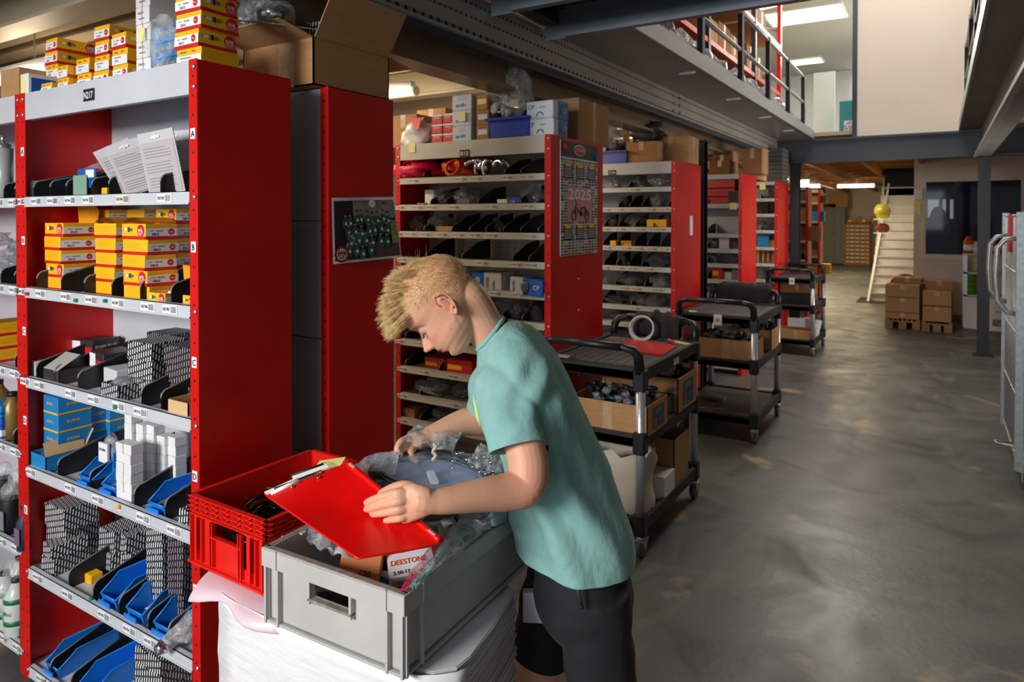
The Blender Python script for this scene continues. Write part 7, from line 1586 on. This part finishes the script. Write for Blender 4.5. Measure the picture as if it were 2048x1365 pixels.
tips = [atd(*f[-1]) for f in fing]; elb = atd(1065, 975, 1.42); bw = wloc(boy); earc = hp(-1.4, 8.3, -.8); mole = hp(3.2, 6.2, -5.2)
for v in me.vertices:
    p = v.co + bw; q = p - HO; x, y, z = q.dot(hfw) * 96.15, q.dot(hlf) * 96.15, q.dot(hup) * 96.15; c = base
    if abs(x) < 14 and abs(y) < 10 and -11 < z < 13:
        hl = 3.9 if x > 4.5 else (1.2 + (x - 1) * .77 if x > 1 else (1.2 - (1 - x) * .3 if x > -3 else -.2 - (-3 - x) * .55))
        f = min(1, max(0, (z - hl) / 1.6)); c = c.lerp(scalp, f * .8)
        if x > 7: c = c.lerp(lip, min(1, 1.7 * g(y, 2.2) * (g(z + 5.62, .42) + g(z + 6.45, .48)) * (1 if abs(y) < 2.7 else 0)))
        if x > 3: c = c.lerp(rosy, .35 * g(z + 3.4, 1.6) * g(abs(y) - 4.6, 1.7)); c = c.lerp(rosy, .45 * g(z + 3.2, .9) * g(y, 1.3))
        if x > 6.2: c = c.lerp(brow, .55 * g(z - 1.9 - .12 * (abs(y) - 3) * -1, .28) * g(abs(y) - 3.1, 1.3)); c = c.lerp(Vector(lin((150, 96, 76))), .75 * g(z + .95, .13) * g(abs(y) - 3.1, 1.0))
        if abs(y) > 7.3 and -3 < x < 1 and -5 < z < 3: c = c.lerp(rosy, .45)
        c = c.lerp(brow * .4, g((p - mole).length * 100, .16))
    else:
        for t_ in tips:
            d = (p - t_).length
            if d < .03: c = c.lerp(rosy, .4 * g(d, .014))
        d = (p - elb).length
        if d < .12: c = c.lerp(rosy, .35 * g(d, .05))
    buf.extend((c.x, c.y, c.z, 1))
ca.data.foreach_set('color', buf)
# eyes: lash line and a sliver of eye
for sg in (1, -1):
    e = MB().ell(hp(7.0, sg * 3.1, -.22), (.0102, .0102, .0102), 20, 14, 0); e.ell(hp(7.75, sg * 3.1, -.72), (.003, .004, .003), 8, 6, 1)
    e.obj('eye', [mat('eye_white', (214, 200, 196), .2), mat('grey_blue_iris', (60, 80, 96), .2)], boy)
    e = MB(); lt = [hp(8.17 - .10 * (a * 1.0) ** 2 * .9, sg * (3.1 + a * .95), -.66 - .10 * a * a + .14 * a) for a in (-1, -.75, -.5, -.25, 0, .25, .5, .75, 1)]
    e.tube(lt, .0005, 5, 0)
    for k in range(22):
        a = -.95 + 1.9 * k / 21; p = hp(8.17 - .09 * a * a, sg * (3.1 + a * .95), -.66 - .10 * a * a + .14 * a); e.tube([p, p + (hfw * .8 - hup * .7 + hlf * sg * a * .5) * .004, p + (hfw * 1.3 - hup * .8 + hlf * sg * a * .8) * .006], [.0003, .00025, .0001], 3, 0)
    e.obj('eyelashes', mat('ash_blond_lash', (96, 66, 46), .6), boy)
    e = MB(); rr = random.Random(4)
    for k in range(90):
        a = rr.uniform(-1.5, 1.7); zz_ = 1.75 + .18 * (1 - a * a * .5) + rr.uniform(-.16, .16); xx, yy, _z = headpt(zz_, math.atan2((3.1 + a), 7.2), 0); yv = sg * yy
        p = hp(xx + .02, yv, zz_); e.tube([p, p + (hlf * sg * 1.0 + hup * .25 + hfw * .15) * .0055], [.00028, .0001], 3, 0)
    e.obj('eyebrow', mat('sandy_brow', (178, 134, 84), .6), boy)
# nails
nl = MB()
for f in fing:
    a, c_ = atd(*f[-2]), atd(*f[-1]); d = (c_ - a).normalized(); 
    nl.ell(c_ + toC * .0052 - d * .001, (.0042, .0042, .0018), 10, 6)
nl.obj('fingernails', mat('nail_pink', (232, 176, 158), .3), boy)

# hair
hm = bpy.data.materials.new('blond_hair'); hm.use_nodes = True; nt = hm.node_tree; b_ = nt.nodes['Principled BSDF']; b_.inputs['Roughness'].default_value = .42; b_.inputs['Specular IOR Level'].default_value = .6
tc = nt.nodes.new('ShaderNodeTexCoord'); n1 = nt.nodes.new('ShaderNodeTexNoise'); n1.inputs['Scale'].default_value = 90; rp = nt.nodes.new('ShaderNodeValToRGB'); rp.color_ramp.elements[0].position = .3; rp.color_ramp.elements[1].position = .7
rp.color_ramp.elements[0].color = (*lin((196, 146, 84)), 1); rp.color_ramp.elements[1].color = (*lin((255, 228, 172)), 1); nt.links.new(tc.outputs['Object'], n1.inputs['Vector']); nt.links.new(n1.outputs[0], rp.inputs[0]); nt.links.new(rp.outputs[0], b_.inputs['Base Color'])
hs = MB(); rr = random.Random(21)
def strand(p, d, L, r, lift, curl, seg=5, n=3, droop=0):
    pts = []; rd = []; q = Vector(p); dd = Vector(d).normalized(); side = Vector((rr.uniform(-1, 1), rr.uniform(-1, 1), rr.uniform(-1, 1))) * curl
    for k in range(seg + 1):
        pts.append(q.copy()); rd.append(r * (1 - .8 * k / seg)); dd = (dd + side / seg + Vector((0, 0, -droop / seg))).normalized(); q = q + dd * (L / seg)
    hs.tube(pts, rd, n, 0, caps=False)
def outn(x, y, z): v = Vector((x + .3, y, z - 1.2)); v.normalize(); return hfw * v.x + hlf * v.y + hup * v.z
def ontop(x, y, z): return z > 3.7 + max(0, (4.6 - x)) * .55 and x > -5.5 and abs(y) < 5.6 + .1 * x
locks = []
while len(locks) < 330:
    z = rr.uniform(3.7, 11.1); a = rr.uniform(-PI, PI); x, y, zz_ = headpt(z, a)
    if ontop(x, y, zz_): locks.append((x, y, zz_, rr.uniform(-.18, .18), rr.uniform(-.12, .22), rr.uniform(.7, 1.2)))
for (lx, ly, lz, sw, up_, ln) in locks:      # long top, in tapering locks swept forward
    front = max(0, min(1, (lx + 4) / 11)); n_ = outn(lx, ly, lz)
    d = (n_ * (.62 - .18 * front) + hfw * (.45 + .45 * front) + hlf * (sw + .05 * ly) + hup * (.25 + up_)).normalized()
    L = (.024 + .024 * front) * ln * (1 if lx > -2 else .6); root = hp(lx, ly, lz); tip = root + d * L
    for k in range(20):
        j = Vector((rr.gauss(0, 1), rr.gauss(0, 1), rr.gauss(0, 1))) * .0042; p = root + j - n_ * j.dot(n_) - n_ * .001; e = tip + j * .28 + Vector((0, 0, -.004)) * front - p
        strand(p, (e.normalized() + n_ * .25), L * rr.uniform(.75, 1.1), .00052, 0, .07, 4, 3, .08)
cnt = 0
while cnt < 9500:      # short sides and back
    z = rr.uniform(-5.2, 10.8); a = rr.uniform(-PI, PI); x, y, zz_ = headpt(z, a)
    hl = 3.9 if x > 4.5 else (.6 + (x - 1) * .95 if x > 1 else (.6 - (1 - x) * .2 if x > -2.2 else -.9 - (-2.2 - x) * .78))
    if z < hl + rr.uniform(-.2, .8): continue
    n_ = outn(x, y, zz_); k = min(1, max(.0, (z - hl) / 5)); d = n_ * (.28 + .35 * k) + hfw * .55 - hup * .35 * (1 - k); strand(hp(x, y, zz_) - n_ * .001, d, .0035 + .0085 * k, .00028, 0, .12, 2, 3); cnt += 1
for k in range(50):     # stray spikes
    x, y, z = headpt(rr.uniform(8, 11), rr.uniform(-PI, PI)); strand(hp(x, y, z), outn(x, y, z) + hfw * rr.uniform(-.3, .5), .034, .0003, 0, .4, 5)
stuff(hs.obj('hair', hm, boy))

# ------------------------------------------------------------------ clothes
def ru(px, py, d, hx, hy, tilt): 
    c = atd(px, py, d); a = rgt * math.cos(rad(tilt)) - Vector((0, 0, 1)) * math.sin(rad(tilt)) * -1; return c, a * hx, LR * hy
sh = MB()
tors = [ru(980, 667, 1.655, .048, .062, 49), ru(990, 680, 1.655, .064, .096, 49), ru(1006, 702, 1.66, .088, .142, 47), ru(1033, 748, 1.66, .108, .176, 41), ru(1066, 820, 1.66, .115, .172, 30), ru(1094, 900, 1.66, .117, .160, 22), ru(1120, 975, 1.66, .127, .160, 16), ru(1142, 1045, 1.66, .138, .170, 8), ru(1152, 1095, 1.66, .141, .176, 3), ru(1155, 1128, 1.66, .138, .178, 0), ru(1156, 1150, 1.66, .136, .178, 0)]
# densify with catmull
def dens(ch, sub=5):
    out = []
    for i in range(len(ch) - 1):
        q0 = ch[max(i - 1, 0)]; q1 = ch[i]; q2 = ch[i + 1]; q3 = ch[min(i + 2, len(ch) - 1)]
        for k in range(sub):
            t = k / sub; t2, t3 = t * t, t ** 3; out.append(tuple(.5 * ((2 * q1[m]) + (q2[m] - q0[m]) * t + (2 * q0[m] - 5 * q1[m] + 4 * q2[m] - q3[m]) * t2 + (3 * q1[m] - q0[m] - 3 * q2[m] + q3[m]) * t3) for m in range(3)))
    out.append(ch[-1]); return out
nd0 = (tors[0][0] - tors[1][0]).normalized(); sh.rings(rings_chain([(tors[0][0] + nd0 * .014, tors[0][1], tors[0][2])] + dens(tors), 48))
slv = [(atd(1022, 742, 1.60), .062), (atd(1008, 775, 1.545), .071), (atd(1016, 825, 1.505), .066), (atd(1026, 868, 1.468), .060), (atd(1034, 905, 1.450), .058)]
def sleeve(b, pts, n=36, fl=1.0):
    P = [p for p, r in pts]; ch = []; prev = None
    for i, (p, r) in enumerate(pts):
        t = (P[min(i + 1, len(P) - 1)] - P[max(i - 1, 0)]).normalized(); a = (rgt - t * rgt.dot(t)).normalized(); ch.append((p, a * r, t.cross(a) * r * fl))
    b.rings(rings_chain(dens(ch), n))
sleeve(sh, slv, fl=.80)
far = [(atd(1015, 735, 1.70), .06), (atd(990, 765, 1.78), .066), (atd(983, 800, 1.83), .060), (atd(975, 828, 1.86), .056)]
sleeve(sh, far, fl=.85)
TEE = bpy.data.materials.new('teal_jersey'); TEE.use_nodes = True; nt = TEE.node_tree; b_ = nt.nodes['Principled BSDF']; b_.inputs['Roughness'].default_value = .85; b_.inputs['Sheen Weight'].default_value = .12; b_.inputs['Specular IOR Level'].default_value = .2
tc = nt.nodes.new('ShaderNodeTexCoord'); n1 = nt.nodes.new('ShaderNodeTexNoise'); n1.inputs['Scale'].default_value = 55; n1.inputs['Detail'].default_value = 8; mx = nt.nodes.new('ShaderNodeMix'); mx.data_type = 'RGBA'
mx.inputs['A'].default_value = (*lin((128, 176, 172)), 1); mx.inputs['B'].default_value = (*lin((148, 196, 190)), 1); nt.links.new(tc.outputs['Object'], n1.inputs['Vector']); nt.links.new(n1.outputs[0], mx.inputs['Factor']); nt.links.new(mx.outputs['Result'], b_.inputs['Base Color'])
mp = nt.nodes.new('ShaderNodeMapping'); mp.inputs['Rotation'].default_value = (0, .5, .5); mp.inputs['Scale'].default_value = (1.6, 1.6, .8); n2 = nt.nodes.new('ShaderNodeTexNoise'); n2.inputs['Scale'].default_value = 9; n2.inputs['Detail'].default_value = 5; n2.inputs['Distortion'].default_value = .8
n3 = nt.nodes.new('ShaderNodeTexNoise'); n3.inputs['Scale'].default_value = 700; bp = nt.nodes.new('ShaderNodeBump'); bp.inputs['Strength'].default_value = .55; bp.inputs['Distance'].default_value = .012; bp2 = nt.nodes.new('ShaderNodeBump'); bp2.inputs['Strength'].default_value = .15; bp2.inputs['Distance'].default_value = .002
nt.links.new(tc.outputs['Object'], mp.inputs[0]); nt.links.new(mp.outputs[0], n2.inputs['Vector']); nt.links.new(n2.outputs[0], bp.inputs['Height']); nt.links.new(tc.outputs['Object'], n3.inputs['Vector']); nt.links.new(n3.outputs[0], bp2.inputs['Height']); nt.links.new(bp.outputs[0], bp2.inputs['Normal']); nt.links.new(bp2.outputs[0], b_.inputs['Normal'])
ts = remesh(sh, 't_shirt', TEE, .0045, 8, boy)
def cut_and_wrinkle(o, planes, wr):
    bm = bmesh.new(); bm.from_mesh(o.data); w = wloc(boy); kill = []
    for p, n, r in [q[:3] for q in planes]: bmesh.ops.bisect_plane(bm, geom=list(bm.verts) + list(bm.edges) + list(bm.faces), plane_co=p - w, plane_no=n, dist=1e-5)
    for f in bm.faces:
        c = f.calc_center_median() + w
        for pl in planes:
            p, n, r = pl[:3]; d = c - p
            if len(pl) > 3 and d.dot(LR) * pl[3] > .040: continue
            if d.dot(n) > 1e-6 and (d - n * d.dot(n)).length < r and d.dot(n) < (.12 if r > .2 else .05): kill.append(f); break
    bmesh.ops.delete(bm, geom=list(set(kill)), context='FACES')
    bm.normal_update()
    for v in bm.verts: v.co += v.normal * wr(v.co + w)
    bm.to_mesh(o.data); bm.free()
    m = o.modifiers.new('s', 'SOLIDIFY'); m.thickness = .003; m.offset = -1
def wr(p):
    # folds running down the back, around the armpit and across the waist
    q = p - atd(1100, 900, 1.52); u = q.dot(rgt); z = p.z
    f = .008 * noise.noise(Vector((p.x * 9, p.y * 9, p.z * 5))) + .004 * noise.noise(Vector((p.x * 22, p.y * 22, p.z * 12 + 5)))
    s = u * 10 + (z - 1.1) * 5
    f += .011 * math.sin(s * 6 + 2.2 * noise.noise(Vector((u * 6, z * 6, 3)))) * g(z - 1.02, .13) * g(u - .02, .12)
    k = p - atd(1065, 770, 1.50); f += .006 * math.sin((k.dot(rgt) * 1.0 - k.z * .6) * 75) * g(k.length, .07)
    k = p - atd(1045, 1080, 1.6); f += .006 * math.sin((k.dot(rgt) * .5 + k.z) * 60) * g(k.length, .08)
    f += .006 * math.sin(u * 46 + math.sin(z * 14)) * g(z - .90, .07)
    return f
sd = (slv[-1][0] - slv[-2][0]).normalized(); fd = (far[-1][0] - far[-2][0]).normalized(); nd = (tors[0][0] - tors[1][0]).normalized()
cut_and_wrinkle(ts, [(slv[-1][0] - sd * .009, sd, .09, 1), (far[-1][0] - fd * .009, fd, .09, -1), (tors[0][0], nd, .1), (atd(1152, 1100, 1.66), (Vector((0, 0, -1)) - rgt * .06).normalized(), .30)], wr)
# collar band, hem and cuff stitching, side seam
def loop(c, u, v, r, n=48): return [c + u * math.cos(2 * PI * k / n) + v * math.sin(2 * PI * k / n) for k in range(n)]
cl = MB(); c, u, v = tors[1]; c0_, u0_, v0_ = tors[0]
cl.tube(loop(c0_, u0_ * 1.0, v0_ * 1.0, 0), .0055, 10, 0, closed=True); cl.obj('collar', TEE, boy)
pr_ = MB(); pc = atd(958, 815, 1.60)
pr_.tube([atd(947, 785, 1.60), atd(951, 800, 1.59), atd(953, 815, 1.585), atd(957, 835, 1.58), atd(962, 855, 1.58)], [.002, .006, .005, .006, .002], 10)
pr_.obj('chest_print', mat('lime_print', (206, 226, 120), .7), boy)
# shorts
sb = MB(); BLK = mat('black_jersey', (22, 22, 27), .8, var=.15, bump=.6, bscale=12, sheen=.05)
wc = atd(1160, 1108, 1.66)
sb.rings(rings_chain(dens([(wc + Vector((0, 0, .04)), rgt * .105, LR * .145), (wc, rgt * .110, LR * .150), (wc - Vector((0, 0, .07)) + rgt * .006, rgt * .117, LR * .158), (wc - Vector((0, 0, .11)) + rgt * .006, rgt * .116, LR * .156), (wc - Vector((0, 0, .16)) , rgt * .09, LR * .12)]), 40))
def leg_tube(h, k_, r0, r1, L, wide=1.0):
    d = (k_ - h).normalized(); h = h + d * .035; L -= .035; ch = []
    for i in range(7): t = i / 6; a = (rgt - d * rgt.dot(d)).normalized(); r = r0 + (r1 - r0) * t; ch.append((h + d * L * t, a * r * wide, d.cross(a) * r))
    sb.rings(rings_chain(dens(ch), 36)); return ch[-1], d
nh2 = atd(1186, 1150, 1.585)
e1, d1 = leg_tube(nh2 - rgt * .004, nk + rgt * .02, .086, .080, .345, 1.0); e2, d2 = leg_tube(atd(1120, 1120, 1.77), fk, .085, .082, .262, .95)
so_ = remesh(sb, 'shorts', BLK, .005, 6, boy)
def wr2(p): return .005 * noise.noise(Vector((p.x * 10, p.y * 10, p.z * 7))) + .003 * math.sin(p.z * 55 + p.x * 25) * g(p.z - .68, .08)
cut_and_wrinkle(so_, [(e1[0] - d1 * .01, d1, .14), (e2[0] - d2 * .01, d2, .12), (wc + Vector((0, 0, .03)), Vector((0, 0, 1)), .25)], wr2)
z_ = MB(); p, q = atd(1152, 1166, 1.487), atd(1163, 1212, 1.490); z_.tube([p, q], .0034, 6, 0); z_.cyl(q, q + (q - p) * .12, .0035, 8, 1); z_.obj('pocket_zip', [mat('dark_zip', (90, 92, 98), .35, .6), INK], boy)
z_ = MB(); a, b2_, c2_, d2_ = atd(1046, 1186, 1.69), atd(1094, 1186, 1.655), atd(1088, 1248, 1.655), atd(1046, 1246, 1.69); z_.prism([a, b2_, c2_, d2_], fwd * .02); z_.obj('white_panel', mat('pale_grey_panel', (205, 200, 208), .7), boy, fix=True)
# shoes
for f in (nf, ff):
    s_ = MB(); c = Vector((f.x, f.y, 0)); fr = -rgt
    s_.rings(rings_chain(domed([(c - fr * .06 + Vector((0, 0, .045)), LR * .034, Vector((0, 0, .042))), (c + Vector((0, 0, .05)), LR * .04, Vector((0, 0, .048))), (c + fr * .08 + Vector((0, 0, .036)), LR * .044, Vector((0, 0, .034))), (c + fr * .16 + Vector((0, 0, .03)), LR * .036, Vector((0, 0, .026)))]), 20)); s_.obj('shoe', mat('dark_trainer', (40, 42, 48), .6), boy)
print('DONE', len(bpy.data.objects), sum(len(o.data.polygons) for o in bpy.data.objects if o.type == 'MESH'))
